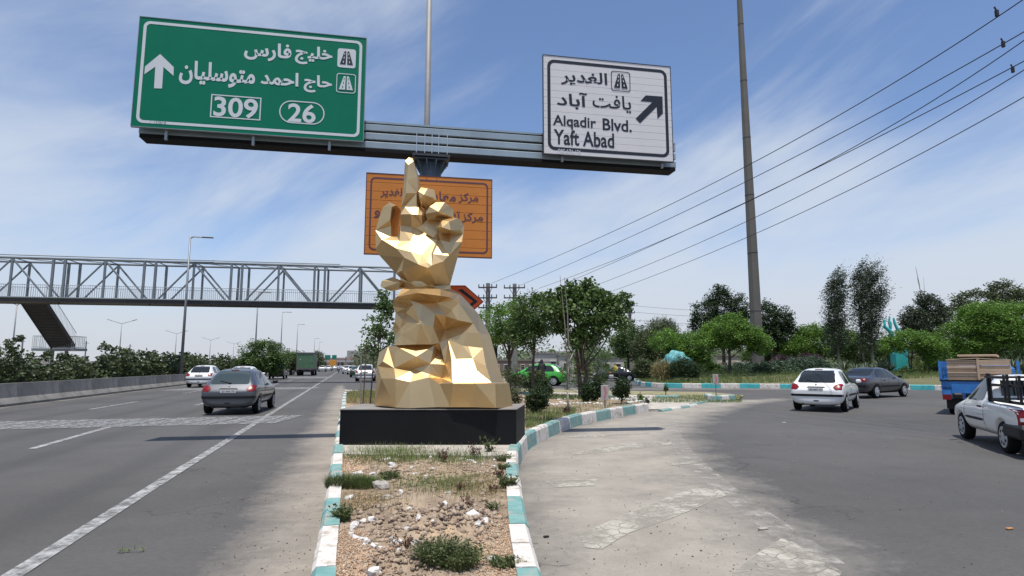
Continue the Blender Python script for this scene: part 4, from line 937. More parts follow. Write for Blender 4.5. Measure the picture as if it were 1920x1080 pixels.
# big concrete mast on the right
YM = 54; mb = At(1419.5, 640, YM); CM = mat('grey concrete mast', (.12, .112, .10), .85, noise=.12, nscale=.6, bump=.2, bscale=8)
t = empty('concrete_mast', (mb.x, YM, .5), .2, 'very tall grey tapered concrete mast rising out of the trees', 'mast')
def mw(z): return .545-.0084*z
zs = [-.5, 2.5, 5.9, 11.2, 16.6, 22.1, 27.7, 33.4, 39.2, 45]
for a, b in zip(zs, zs[1:]):
    q = MB(); q.tube((0, 0, a), (0, 0, b-.05), mw(a), mw(b), 8); q.tube((0, 0, b-.05), (0, 0, b), mw(b)+.025, mw(b)+.025, 8)
    q.obj('mast_section', CM, t)
for k in range(8):
    a = k*math.pi/4+.39; MB().box((math.cos(a)*.9, math.sin(a)*.9, 45.2), (.5, .35, .3), rz=a).obj('floodlight', LAMPH, t)
# ------------------------------------------------------------------ power poles and wires
CP = mat('weathered concrete pole', (.21, .195, .175), .85, noise=.2, nscale=4)
IRON = mat('rusty dark crossarm', (.05, .045, .045), .7)
WIRE = mat('black cable', (.012, .012, .013), .6)
def power_pole(px, ty, D, label, arms, hw=.95, tr=False):
    h = 1.5+(HOR-ty)*D/F; p = GD(px, D); p.x = At(px, ty+30, D).x
    t = empty('power_pole', (p.x, D, 0), -.1, label, 'power pole', 'concrete power poles beside the slip road')
    MB().tube((0, 0, -.1), (0, 0, h), .28, .17, 6).obj('pole', CP, t)
    for z in arms:
        q = MB(); q.box((0, -.2, h-z), (hw*2, .08, .10)); q.obj('crossarm', IRON, t)
        for s in (-1, -.45, .45, 1): MB().tube((s*hw*.95, -.2, h-z+.03), (s*hw*.95, -.2, h-z+.26), .05, .035, 6).obj('insulator', IRON, t)
        MB().tube((-hw*.5, -.2, h-z), (0, -.15, h-z-.7), .022, n=5).tube((hw*.5, -.2, h-z), (0, -.15, h-z-.7), .022, n=5).obj('brace', IRON, t)
    if tr: MB().tube((-.75, 0, h-3.1), (-.75, 0, h-2.4), .3, n=10).tube((-.1, 0, h-2.75), (-.5, 0, h-2.75), .05).obj('transformer', IRON, t)
    return t, h
power_pole(915, 531, 46, 'left concrete power pole with crossarms beside the red-orange arrow board', (.35, 1.15, 1.9), .72, True)
power_pole(965, 532, 48, 'right concrete power pole of the pair above the green trees', (.35, 1.15), .85)
power_pole(1181, 571, 68, 'concrete power pole with bracket arms right of the big tree', (.2, 1.0, 1.9, 2.0), .55)
def wire(pts, label, r=.011, n=26):
    P0, P1, P2 = [At(*p) for p in pts]; q = []
    # quadratic through three measured points, by depth
    y0, y1, y2 = P0.y, P1.y, P2.y
    for k in range(n+1):
        y = y0+(y2-y0)*(k/n)**.7*1.0
        l0 = (y-y1)*(y-y2)/((y0-y1)*(y0-y2)); l1 = (y-y0)*(y-y2)/((y1-y0)*(y1-y2)); l2 = (y-y0)*(y-y1)/((y2-y0)*(y2-y1))
        q.append(P0*l0+P1*l1+P2*l2)
    o = MB().path(q, r, 4).obj('overhead_wire', WIRE); tag(o, label, 'cable', 'overhead cables running from the poles to the upper right'); return q
def zline(p, z):
    r = ray(*p); return CAM+r*((z-CH)/r.z)
def wire3(a, m_, b, za, zm, zb, label, r=.012):
    A_, M_, B_ = zline(a, za), zline(m_, zm), zline(b, zb); q = []
    for k in range(31):
        t = k/30
        # Bezier-like quadratic through the three points in image order, parameter by inverse depth
        y0, y1, y2 = 1/A_.y, 1/M_.y, 1/B_.y; y = y0+(y2-y0)*t
        l0 = (y-y1)*(y-y2)/((y0-y1)*(y0-y2)); l1 = (y-y0)*(y-y2)/((y1-y0)*(y1-y2)); l2 = (y-y0)*(y-y1)/((y2-y0)*(y2-y1))
        px = a[0]*l0+m_[0]*l1+b[0]*l2; py = a[1]*l0+m_[1]*l1+b[1]*l2
        q.append(At(px, py, 1/y))
    o = MB().path(q, r, 4).obj('overhead_wire', WIRE); return tag(o, label, 'cable', 'overhead cables running from the poles to the upper right')
WR = [((922, 531), (1412, 305), (1898, 2), 7.7, 7.3, 8.2, 'topmost black overhead cable, crossing the mast highest'),
      ((975, 535), (1412, 334), (1920, 55), 7.7, 7.2, 8.0, 'second black overhead cable from the top'),
      ((1010, 541), (1480, 340), (1920, 61), 7.5, 7.1, 8.0, 'third overhead cable, closing on the second one at upper right'),
      ((1060, 531), (1490, 335), (1920, 113), 7.3, 7.0, 7.8, 'fourth overhead cable from the top'),
      ((1120, 534), (1514, 360), (1920, 124), 7.2, 6.9, 7.7, 'fifth overhead cable, just beneath the fourth'),
      ((1148, 546), (1585, 360), (1920, 178), 7.0, 6.8, 7.5, 'lowest black overhead cable')]
for a, m_, b, za, zm, zb, lb in WR:
    e2 = (b[0]+(b[0]-m_[0])*.35, b[1]+(b[1]-m_[1])*.36)
    wire3(a, m_, e2, za, zm, zb, lb)
for px, py, lb in ((1869, 25, 'dark spacer clamp on the topmost overhead cable'), (1881, 83, 'dark spacer clamp on the second and third overhead cables'), (1899, 131, 'dark spacer clamp on the fourth and fifth overhead cables')):
    p = zline((px, py), 7.9); t = empty('cable_spacer', p, .3, lb, 'cable spacer', 'spacer clamps on the overhead cables')
    MB().box((0, 0, 0), (.05, .06, .13), bev=.01).obj('clamp_body', WIRE, t); MB().tube((.0, 0, .05), (-.05, 0, .12), .015).obj('hook', IRON, t)
for k, (y0, y1) in enumerate(((573, 583), (585, 594), (600, 609))):
    wire([(1186, y0, 67.5), (1260, (y0+y1)/2+1.2, 67.9), (1345, y1, 68.4)], ['upper', 'middle', 'lower'][k]+' faint cable right of the power pole behind the big tree', .014)
# ------------------------------------------------------------------ vegetation
LB = leafmat('bright acacia leaves', (.055, .125, .020), (.19, .33, .055), .3)
LM = leafmat('mid green leaves', (.032, .070, .018), (.125, .195, .050), .25)
LD = leafmat('dark leaves', (.012, .028, .010), (.052, .088, .028), .2)
LO = leafmat('dusty olive leaves', (.035, .052, .022), (.125, .155, .062), .2)
LH = leafmat('hedge leaves', (.018, .032, .012), (.095, .125, .045), .2)
LG = leafmat('poplar leaves', (.022, .040, .020), (.10, .125, .075), .2)
LJ = leafmat('juniper needles', (.03, .06, .032), (.10, .15, .085), .1)
LP = leafmat('purple leaves', (.035, .018, .028), (.10, .05, .065), .1)
LY = leafmat('yucca blades', (.05, .075, .045), (.19, .24, .15), .15)
WD = leafmat('weed leaves', (.035, .055, .02), (.15, .18, .065), .2)
GR = leafmat('weed grass', (.07, .11, .03), (.22, .27, .09), .2)
GRY = leafmat('dry straw grass', (.20, .17, .07), (.40, .33, .16), .2)
RDL = leafmat('wine red seedling leaves', (.045, .018, .015), (.13, .05, .04), .1)
BK = mat('brown bark', (.085, .065, .05), .9, noise=.3, nscale=9, bump=.5, bscale=20)
BKG = mat('pale grey bark', (.22, .20, .165), .9, noise=.25, nscale=6, bump=.4, bscale=20)
def leaf_quads(C, rad_, per, size, asp=.5, flat=.35, droop=0.0, rng=RNG, squash=1.0):
    n = len(C); tot = n*per
    c = np.repeat(C, per, 0)
    off = rng.normal(size=(tot, 3)); off /= np.linalg.norm(off, axis=1, keepdims=True)+1e-9
    off *= (rng.random((tot, 1))**.5); rr = np.repeat(rad_.reshape(-1, 1) if hasattr(rad_, 'reshape') else np.full((n, 1), rad_), per, 0)
    off[:, 2] *= squash
    p = c+off*rr
    a = rng.normal(size=(tot, 3)); a[:, 2] = a[:, 2]*flat-droop; a += off*.5; a /= np.linalg.norm(a, axis=1, keepdims=True)+1e-9
    b = rng.normal(size=(tot, 3)); b -= (b*a).sum(1, keepdims=True)*a; b /= np.linalg.norm(b, axis=1, keepdims=True)+1e-9
    s = size*(.6+.8*rng.random((tot, 1)))
    return np.stack([p, p+a*s*.5+b*s*asp*.5, p+a*s, p+a*s*.5-b*s*asp*.5], 1)
def lobes_points(lobes, n, rng=RNG, shell=.45):
    w = np.array([l[3]*l[4]*l[5] for l in lobes])**.75; w /= w.sum(); k = rng.choice(len(lobes), n, p=w)
    L_ = np.array(lobes, dtype=float)[k]
    d = rng.normal(size=(n, 3)); d /= np.linalg.norm(d, axis=1, keepdims=True)
    r = (shell+(1-shell)*rng.random((n, 1)))**.8
    return L_[:, :3]+d*r*L_[:, 3:6]
def tree(name, loc, label, cat, lobes, ncl, per, clr, leaf, m, trunk=(.15, 2.0), bark=None, limbs=9, group=None, asp=.5, shell=.45, flat=.35, droop=0, fork=1, streak=0, lean=(0, 0), squash=.75, seed=None, bare=0):
    rng = np.random.default_rng(seed if seed is not None else int(abs(loc[0]*131+loc[1]*17))+7)
    if loc[1] > 40 and not streak: ncl = int(ncl*1.45); leaf *= 1.08
    t = empty(name, loc, 0, label, cat, group)
    C = lobes_points(lobes, ncl, rng, shell); cr_ = clr*(.6+.7*rng.random((ncl, 1)))
    ncl_ = ncl
    lq = leaf_quads(C, cr_, int(per*1.3), leaf*.88, asp, flat, droop, rng, squash)
    if streak:
        sh_ = np.repeat(rng.normal(size=(ncl*int(per*1.3), 1))*streak, 1, 1)[:, None, :]*np.array([.75, 0, .9]); lq = lq+sh_
    quads('crown' if name.endswith('tree') else 'foliage', lq, m, t)
    bk = bark or BK; q = MB(); r0, hs_ = trunk
    base = Vector((0, 0, -.1)); split = Vector((lean[0], lean[1], hs_))
    zt_ = max(l[2]+l[5]*.4 for l in lobes)
    for f in range(fork):
        a = f*2.2+.4; o = Vector((math.cos(a), math.sin(a), 0))*(r0*.9 if fork > 1 else 0)
        top = Vector((lean[0]*1.5+o.x*4*(fork > 1), lean[1]*1.5+o.y*4*(fork > 1), hs_+(zt_-hs_)*.7))
        q.path([base+o, base.lerp(split, .5)+o*1.5+Vector((rng.normal()*.04, rng.normal()*.04, 0)), split+o*2, split.lerp(top, .5)+Vector((rng.normal()*.12, rng.normal()*.12, 0)), top], [r0*1.15, r0*.95, r0*.8, r0*.5, r0*.15], 8)
    q.obj('trunk', bk, t, True)
    for k in range(limbs):
        c = Vector(C[rng.integers(ncl)]); st_ = split.lerp(Vector((split.x, split.y, zt_)), rng.random()*.45); md = st_.lerp(c, .5)+Vector((0, 0, rng.normal()*.1))
        MB().path([st_, md, c], [r0*.42, r0*.25, r0*.08], 5).obj('limb', bk, t)
    for k in range(bare):
        c = Vector(((rng.random()-.5)*1.2, 0, zt_+1.4+rng.random()*1.6)); st_ = Vector((c.x*.3, 0, zt_-.6))
        MB().path([st_, st_.lerp(c, .5)+Vector((.06, 0, 0)), c], [.035, .02, .008], 4).obj('bare_twig', BKG, t)
    return t
def ptree(px, D, z0, *a, **k): 
    p = GD(px, D, z0); return p
# hedge along the barrier (a mass)
hp = []; hr_ = []
hs_arr = np.concatenate([np.arange(-6, 60, .5), np.arange(60, 160, 1.1)])
for s in hs_arr:
    for t in (-3.2, -2.2):
        top = 1.25+.35*math.sin(s*.37)+.3*math.sin(s*.9+t)+.25*RNG.random()++.006*s+(.3 if s < 45 else 0)
        for z in np.arange(.35, top, .42): hp.append(ST(s+RNG.normal()*.3, t+RNG.normal()*.25, z)); hr_.append(.34)
        if RNG.random() < .4: hp.append(ST(s+RNG.normal()*.3, t+RNG.normal()*.3, top+.2+.2*RNG.random())); hr_.append(.16)
HPt = np.array([list(p) for p in hp]); near = (HPt[:, 1] < 34)
h1 = leaf_quads(HPt[near], np.array(hr_)[near].reshape(-1, 1), 42, .15, .7, .5, .1); h2 = leaf_quads(HPt[~near], np.array(hr_)[~near].reshape(-1, 1)*1.3, 22, .25, .7, .5, .1)
hd_ = quads('hedge', np.concatenate([h1, h2]), LH); tag(hd_, 'dense dusty green hedge running behind the concrete barrier', 'hedge', kind='stuff')
HB = mat('hedge inner shade', (.03, .032, .02), .95)
for s in (0,):
    V = []; 
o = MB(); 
for s in np.arange(-6, 160, 2.0): o.box(ST(s, -2.9, .75), (2.1, .5, 1.4), rz=math.atan2(HD.y, HD.x))  # solid dark boxes inside the leaves; inner shade is put into their colour
o.obj('hedge_shade_core', HB, hd_)
tree('round_tree', GD(492, 66), 'larger round olive-green tree behind the hedge above the black hatchback', 'tree', [(0, 0, 2.4, 2.7, 2.2, 1.8), (-1.2, 0, 1.8, 1.6, 1.4, 1.3), (1.3, 0, 1.7, 1.5, 1.4, 1.2)], 190, 46, .55, .2, LM, (.2, 1.2))
tree('round_tree', GD(545, 92), 'lower olive tree behind the hedge touching the left side of the green truck', 'tree', [(0, 0, 2.1, 3.6, 2.2, 1.5), (-2.5, 0, 1.7, 2, 1.6, 1.2)], 170, 36, .6, .24, LM, (.2, 1.0))
tree('round_tree', GD(593, 150), 'small tree just right of the green truck', 'tree', [(0, 0, 2.6, 2.2, 2, 2.3)], 70, 30, .7, .34, LO, (.2, 1.0))
tree('willow_tree', GD(6, 27), 'thin leafy branch reaching up at the left edge of the hedge', 'tree', [(0, 0, 1.9, .55, .4, .8)], 26, 16, .18, .10, LO, (.04, 1.0), limbs=6)
# right-hand trees -----------------------------------------------------------
T = tree
# sapling behind the sculpture, left
T('young_tree', GD(712, 19.5, .25), 'young mulberry tree propped by stakes, left of the golden sculpture', 'tree', [(0, 0, 2.0, .72, .7, .55), (-.05, 0, 2.75, .45, .5, .5), (.15, 0, 3.3, .3, .3, .45)], 75, 24, .22, .105, LM, (.035, 1.2), limbs=12, flat=.8, droop=.3, asp=.7, bark=BK)
stk = MB
for i, (px, w) in enumerate(((679, -.05), (682.5, .05), (696, .1))):
    p = GD(px, 18.6+.4*i, .25); t = empty('tree_stake', p, 0, ['leftmost of the three thin stakes by the young tree left of the sculpture', 'middle one of the three thin stakes by the young tree', 'dark right-hand stake by the young tree, nearest the sculpture'][i], 'stake', 'stakes holding the young tree')
    MB().tube((0, 0, -.1), (w, .05, 1.55+.35*i), .022, n=6).obj('stake_shaft', BK if i else CP, t); MB().tube((w*.6-.03, -.02, 1.0), (w*.6+.05, .05, 1.02), .012, n=5).obj('tie', IRON, t)
# group right of the sculpture
T('acacia_tree', GD(955, 30, .25), 'bright green acacia tree directly right of the golden sculpture', 'tree', [(0, 0, 3.5, 1.35, 1.2, .95), (.9, 0, 3.2, .9, .9, .8), (-.5, 0, 2.7, .8, .8, .6)], 190, 42, .36, .13, LB, (.09, 1.4), limbs=10, flat=.25)
T('acacia_tree', GD(1000, 27, .25), 'darker full-leaved tree between the acacia and the big forked tree', 'tree', [(0, 0, 3.5, .95, .9, 1.05), (-.3, 0, 2.6, 1.0, .8, .7), (.3, 0, 4.2, .4, .4, .5)], 170, 40, .32, .13, LM, (.07, 1.5), limbs=9, flat=.4)
T('mulberry_tree', GD(1093, 23.5, .22), 'big broad-leaved mulberry tree with a forked trunk, right of the sculpture', 'tree', [(0, 0, 3.1, 1.45, 1.1, 1.15), (-.9, 0, 3.4, .85, .8, .85), (1.0, 0, 3.3, .8, .8, .75), (.1, 0, 4.0, .95, .8, .62), (1.55, 0, 3.7, .35, .4, .35), (-.4, 0, 4.15, .55, .5, .4)], 250, 30, .26, .16, LM, (.10, 1.0), limbs=14, flat=.9, droop=.5, asp=.7, fork=2, bark=BK)
T('cypress_shrub', GD(1118, 26, .2), 'dense dark shrub filling the space behind the forked tree', 'shrub', [(0, 0, 1.25, .75, .6, 1.2), (-1.0, 0, 1.1, .5, .5, 1.0)], 130, 40, .26, .09, LM, (.05, .3), limbs=4, flat=1.2, asp=.3)
T('young_tree', GD(1066, 16.3, .25), 'thin bare-topped sapling with an orange-tied stem in front of the trees', 'tree', [(0, 0, 1.9, .22, .2, .6)], 8, 5, .1, .07, LO, (.028, 1.3), limbs=3, bark=BKG)
for i, (x0, y0, x1, y1) in enumerate(((1064, 700, 1050, 517), (1066, 650, 1058, 520))):
    a = At(x0, y0, 16.3); b = At(x1, y1, 16.3); o = MB().path([a, a.lerp(b, .5)+Vector((.03, 0, 0)), b], [.022, .014, .006], 5).obj('bare_stem', BKG); tag(o, ['longer bare twig standing above the mulberry tree', 'shorter bare twig standing above the mulberry tree'][i], 'twig', 'bare twigs above the big tree')
# shrubs on the island
def shrub(px, py, z, h, w, m, label, leaf=.07, cat='shrub', grp=None, n=70, per=40, name='shrub', stem=.3, asp=.6, flat=.8):
    p = G(px, py, z); return T(name, p, label, cat, [(0, 0, stem+h*.45, w*.5, w*.5, h*.5), (-w*.15, 0, stem+h*.3, w*.38, w*.3, h*.35), (w*.18, 0, stem+h*.35, w*.35, w*.3, h*.35)], n, per, w*.16, leaf, m, (.022, stem+.1), limbs=9, group=grp, asp=asp, flat=flat, squash=.8)
shrub(1008, 777, .25, .62, .62, LD, 'dark glossy shrub right beside the black plinth', .06, grp='small dark shrubs on the island', stem=.12)
shrub(1018, 752, .25, .75, .6, LD, 'dark shrub behind the one beside the plinth, partly under the green taxi', .065, grp='small dark shrubs on the island', stem=.1)
shrub(1165, 757, .25, .72, .62, LD, 'rounded dark shrub right of the small arrow sign', .065, grp='small dark shrubs on the island', stem=.22)
shrub(1112, 752, .25, .85, .75, LD, 'spreading dark shrub left of the small arrow sign', .07, grp='small dark shrubs on the island', stem=.1)
shrub(1098, 753, .25, .6, .28, LD, 'narrow clipped dark bush at the foot of the forked tree', .06, grp='small dark shrubs on the island', stem=.02)
shrub(957, 768, .25, 1.3, .7, LO, 'loose grey-green oleander against the right flank of the sculpture', .11, grp=None, stem=.1, asp=.22, per=26)
shrub(1000, 735, .25, 1.1, 1.5, LO, 'low dusty bush in front of the green taxi', .1, stem=.1)
shrub(1062, 776, .25, .16, .16, RDL, 'small dark red seedling at the foot of the thin sapling', .05, stem=.02, n=14, per=16, name='seedling')
shrub(1201, 753, .25, .28, .2, LB, 'small bright green bushlet on the island beyond the arrow sign', .05, stem=.02, n=20, per=20, name='seedling')
shrub(1249, 739, .14, .42, .22, LM, 'little green sapling on the grass verge in front of the teal boulder', .06, stem=.05, n=20, per=20, name='seedling')
shrub(1213, 756, .25, .15, .16, LO, 'tiny grey-green weed at the kerb corner of the island', .05, stem=.0, n=10, per=14, name='seedling')
# far side of the slip road
def FT(px, py, D, *a, **k): p = GD(px, D, .6 if D > 44 else .3); return p
T('shade_tree', GD(1178, 62, .1), 'rounded mid-green tree above the black saloon', 'tree', [(0, 0, 3.8, 2.1, 2, 1.9), (1.4, 0, 3.2, 1.4, 1.4, 1.3)], 190, 36, .55, .2, LM, (.16, 1.6))
T('shade_tree', GD(1240, 58, .5), 'olive tree behind the teal boulder', 'tree', [(0, 0, 3.0, 2.3, 2, 1.7), (-1.6, 0, 2.6, 1.5, 1.4, 1.6), (.2, 0, 4.0, 1.3, 1, 1.0)], 220, 36, .5, .18, LO, (.16, 1.4))
T('pampas_shrub', GD(1242, 60, .6), 'tall feathery reed plumes behind the teal boulder', 'shrub', [(0, 0, 4.2, 1.7, .8, 1.3)], 60, 26, .5, .5, LO, (.04, 1.4), flat=3, asp=.1)
T('shade_tree', GD(1290, 49, .5), 'low fresh green tree right of the teal boulder', 'tree', [(0, 0, 2.4, 1.7, 1.4, 1.2), (-1.8, 0, 2.9, 1.3, 1.2, 1.0), (.9, 0, 1.7, 1.0, 1, .9)], 200, 36, .4, .16, LB, (.12, 1.2), lean=(.5, 0))
T('acacia_tree', GD(1369, 45.5, .5), 'bright spreading acacia with a dark trunk in front of the concrete mast', 'tree', [(0, 0, 3.4, 2.0, 1.8, 1.15), (-1.4, 0, 2.9, 1.2, 1.2, .85), (1.5, 0, 3.0, 1.5, 1.3, .85), (2.3, 0, 2.4, 1.0, .9, .6), (.3, 0, 4.2, 1.2, 1, .7)], 380, 44, .42, .15, LB, (.13, 1.5), limbs=14, flat=.2)
T('plane_tree', GD(1358, 66, .8), 'tall dark tree behind the acacia, left of the concrete mast', 'tree', [(0, 0, 6.8, 1.9, 1.7, 2.3), (-1.9, 0, 6.2, 1.6, 1.5, 1.9), (1.6, 0, 6.6, 1.5, 1.5, 2.2), (-.3, 0, 8.3, 1.2, 1, 1.3), (2.2, 0, 5.2, 1.4, 1.2, 1.7), (-2.2, 0, 4.6, 1.4, 1.2, 1.6)], 360, 34, .5, .2, LD, (.22, 2.2), limbs=14)
T('plane_tree', GD(1445, 62, .8), 'dark wind-combed tree right of the concrete mast', 'tree', [(0, 0, 5.2, 1.3, 1.2, 2.6), (1.2, 0, 5.2, 1.4, 1.2, 1.6), (.4, 0, 3.6, 1.7, 1.2, 1.4), (2.0, 0, 4.6, .8, .8, .9)], 260, 34, .42, .18, LD, (.2, 2.0), limbs=12, lean=(.3, 0))
T('acacia_tree', GD(1545, 62, .8), 'wide bright green bushy tree between the mast and the first poplar', 'tree', [(0, 0, 3.1, 3.2, 2, 1.8), (-3.0, 0, 2.6, 2.2, 1.6, 1.4), (2.4, 0, 2.8, 1.8, 1.4, 1.4), (-1, 0, 4.1, 1.6, 1.2, .8)], 420, 36, .5, .18, LB, (.18, 1.3), flat=.3)
T('poplar_tree', GD(1573, 56, .8), 'leftmost tall narrow poplar bending in the wind', 'tree', [(0, 0, 3.4, .95, .8, 1.6), (.05, 0, 5.4, .95, .8, 1.7), (.15, 0, 7.4, .9, .75, 1.6), (.4, 0, 9.0, .55, .5, .9)], 300, 36, .3, .17, LG, (.13, 1.8), limbs=12, flat=.5, bark=BKG, streak=.5)
T('poplar_tree', GD(1620, 57, .8), 'slim middle poplar leaning right beside the widest one', 'tree', [(-.1, 0, 6.2, .5, .5, 1.8), (.1, 0, 8.2, .65, .5, 1.5), (.4, 0, 9.6, .45, .4, .8)], 120, 32, .28, .17, LG, (.11, 2.0), limbs=10, flat=.5, bark=BKG, streak=.5)
T('poplar_tree', GD(1637, 56, .8), 'widest wind-blown poplar, left of the teal hands monument', 'tree', [(0, 0, 3.6, .9, .8, 1.6), (.1, 0, 5.6, 1.15, .8, 1.7), (.35, 0, 7.6, 1.15, .8, 1.5), (.7, 0, 9.1, .7, .6, .9), (1.3, 0, 6.8, .5, .5, .8)], 340, 36, .32, .17, LG, (.15, 1.8), limbs=12, flat=.5, bark=BKG, streak=.5)
T('bushy_tree', GD(1741, 58, .8), 'grey-green bushy tree with bare twigs sticking out on top', 'tree', [(0, 0, 4.2, 2.0, 1.5, 2.0), (.9, 0, 6.0, 1.0, .9, 1.5), (-1.2, 0, 5.0, 1.1, 1, 1.4), (.2, 0, 7.0, .8, .7, .9), (1.7, 0, 4.8, .8, .8, 1.2)], 360, 34, .42, .18, LG, (.2, 1.6), limbs=12, bare=6)
T('acacia_tree', GD(1865, 55, .8), 'huge rounded bright green tree at the right edge', 'tree', [(0, 0, 4.0, 3.2, 2.4, 2.4), (-3.0, 0, 3.0, 2.0, 1.8, 1.9), (3.2, 0, 4.4, 2.8, 2.2, 2.3), (-1.2, 0, 5.2, 1.8, 1.5, 1.2), (-3.9, 0, 1.9, 1.3, 1.2, 1.1)], 720, 44, .55, .18, LB, (.25, 1.5), limbs=16, flat=.25)
T('open_tree', GD(1850, 66, .8), 'taller thin-crowned tree showing above the huge bright tree', 'tree', [(0, 0, 7.6, 3.2, 1.5, 1.5), (2.6, 0, 8.6, 1.8, 1.2, 1.4), (-2.7, 0, 6.6, 1.4, 1.1, 1.0), (4.6, 0, 8.0, 1.5, 1.2, 1.4)], 240, 26, .5, .24, LO, (.2, 2.2), limbs=14)
T('acacia_tree', GD(1708, 44.5, .6), 'small spreading acacia in front of the teal hands monument', 'tree', [(0, 0, 2.7, 1.7, 1.2, .75), (1.5, 0, 2.3, 1.2, 1.0, .7), (-1.2, 0, 2.3, .9, .8, .6), (1.8, 0, 1.4, .9, .8, .6)], 240, 42, .34, .14, LB, (.06, 1.2), limbs=12, fork=2, flat=.2)
T('tall_shrub', GD(1610, 60, .8), 'dim green undergrowth tree behind the yuccas, under the poplars', 'shrub', [(0, 0, 2.0, 2.4, 1.5, 1.8), (2.6, 0, 1.8, 1.8, 1.4, 1.5)], 240, 34, .45, .17, LM, (.1, .5))
T('tall_shrub', GD(1475, 64, .8), 'dark understorey shrub behind the junipers right of the mast', 'shrub', [(0, 0, 1.8, 2.4, 1.5, 1.4), (-3, 0, 1.6, 1.8, 1.4, 1.2)], 200, 34, .45, .17, LM, (.1, .5))
T('tall_shrub', GD(1800, 62, .8), 'dark shrubbery under the huge right-hand tree', 'shrub', [(0, 0, 1.6, 4, 1.5, 1.6), (4.5, 0, 1.4, 3, 1.4, 1.6)], 260, 34, .5, .18, LD, (.1, .5))
# junipers, purple shrubs, yuccas
def low(px, D, w, h, m, label, cat='shrub', name='juniper', n=150, leaf=.2, asp=.25, grp=None, flat=.5):
    return T(name, GD(px, D, .7), label, cat, [(0, 0, h*.45, w*.5, w*.3, h*.55), (-w*.25, 0, h*.35, w*.3, w*.22, h*.42), (w*.25, 0, h*.3, w*.3, w*.22, h*.4)], n, 36, .3, leaf, m, (.05, .2), limbs=3, group=grp, asp=asp, flat=flat)
low(1395, 50, 3.6, .95, LJ, 'low grey-green juniper at the foot of the acacia trunk', grp='low junipers')
low(1452, 47, 3.6, 1.1, LJ, 'middle spreading juniper right of the acacia trunk', grp='low junipers')
low(1512, 48, 4.2, 1.45, LJ, 'largest low juniper mound behind the white hatchback', grp='low junipers', n=220)
low(1475, 54, 4.0, 1.7, LP, 'dark purple barberry shrub behind the junipers', name='barberry', grp='purple shrubs')
low(1517, 55, 3.0, 1.9, LP, 'second purple shrub, nearer the poplars', name='barberry', grp='purple shrubs')
low(1332, 52, 2.0, .9, LM, 'small round green bush right of the teal boulder', name='bush', asp=.6)
low(1283, 43.2, 2.2, 1.3, LD, 'dark rosemary bush in front of the teal boulder', name='bush', leaf=.14, n=170)
low(1243, 43.6, 1.1, 1.0, GRY, 'dry pale grass clump left of the teal boulder', name='grass_clump', leaf=.4, asp=.08, n=50, flat=2.5)
low(1207, 45.5, 1.3, 1.2, LO, 'grey-green leafy bush just right of the black saloon', name='bush', n=80)
def yucca(px, D, s, label, z=.7, n=70):
    t = empty('yucca', GD(px, D, z), 0, label, 'yucca', 'spiky yuccas below the poplars'); rng = np.random.default_rng(int(px*7)); V = []
    for k in range(n):
        a = rng.random()*6.283; el = rng.random()*1.35-.1; d = np.array([math.cos(a)*math.cos(el), math.sin(a)*math.cos(el), math.sin(el)]); sd_ = np.array([-math.sin(a), math.cos(a), 0])*.03*s
        b = np.array([0, 0, .25*s]); m1 = b+d*.45*s; m2 = b+d*.85*s+np.array([0, 0, -.12*s])
        V.append([b-sd_*.6, b+sd_*.6, m1+sd_, m1-sd_]); V.append([m1-sd_, m1+sd_, m2+sd_*.15, m2-sd_*.15])
    quads('blades', V, LY, t); MB().tube((0, 0, -.1), (0, 0, .3*s), .07*s, .05*s).obj('stem', BK, t)
for i, (px, D, s) in enumerate(((1583, 48, 1.4), (1603, 49, 1.1), (1622, 50, 1.2), (1640, 48, 1.1), (1654, 45, 1.5), (1668, 46, 1.2), (1898, 46, 1.7), (1918, 47, 1.5))):
    yucca(px, D, s, ['leftmost yucca, right above the dark saloon roof', 'second yucca from the left behind the dark saloon', 'third yucca from the left below the poplars', 'yucca directly left of the dark spiky one', 'dark spiky yucca leaning right, nearest the teal monument', 'yucca at the left foot of the teal monument', 'yucca behind the cardboard load near the right edge', 'yucca cut by the right edge of the picture'][i])
T('bush', GD(1700, 43.8, .5), 'low dark green bush at the foot of the small acacia', 'shrub', [(0, 0, .4, .8, .5, .5)], 60, 34, .2, .12, LM, (.03, .1))
T('bush', GD(1770, 45, .5), 'rounded grey-green bush left of the blue truck', 'shrub', [(0, 0, .6, 1.1, .6, .6)], 70, 34, .25, .14, LJ, (.03, .1), asp=.3)
T('pampas_shrub', GD(1735, 47, .6), 'arching pale ornamental grass right of the monument', 'shrub', [(0, 0, .9, 1.3, .7, .8)], 60, 34, .4, .5, GR, (.03, .1), asp=.06, flat=1.5)
# tree belt far behind, a mass
fp = []
for k in range(420):
    px = 900+RNG.random()*1300; D = 95+RNG.random()*60; p = GD(px, D, 1+RNG.random()*3.2); fp.append(list(p))
o = quads('far_tree_belt', leaf_quads(np.array(fp), np.full((len(fp), 1), 2.4), 46, .55), LM); tag(o, 'distant belt of trees behind the park on the right', 'trees', kind='stuff')
fp = []
for k in range(430):
    px = 1080+RNG.random()*1000; D = 74+RNG.random()*16; hh_ = 4.2+1.3*math.sin(px*.021)+.8*math.sin(px*.053); fp.append(list(GD(px, D, .8+RNG.random()**.8*hh_)))
o = quads('park_tree_belt', leaf_quads(np.array(fp), np.full((len(fp), 1), 1.35), 60, .30), LM); tag(o, 'continuous green tree belt closing the back of the park', 'trees', kind='stuff')
fp = []
for k in range(160):
    px = 655+RNG.random()*90; D = 120+RNG.random()*260; fp.append(list(GD(px+ (D-120)*-.03+14, D, 1+RNG.random()*4.5)))
o = quads('roadside_trees', leaf_quads(np.array(fp), np.full((len(fp), 1), 2.2), 40, .6), LO); tag(o, 'hazy roadside trees along the far right of the highway', 'trees', kind='stuff')
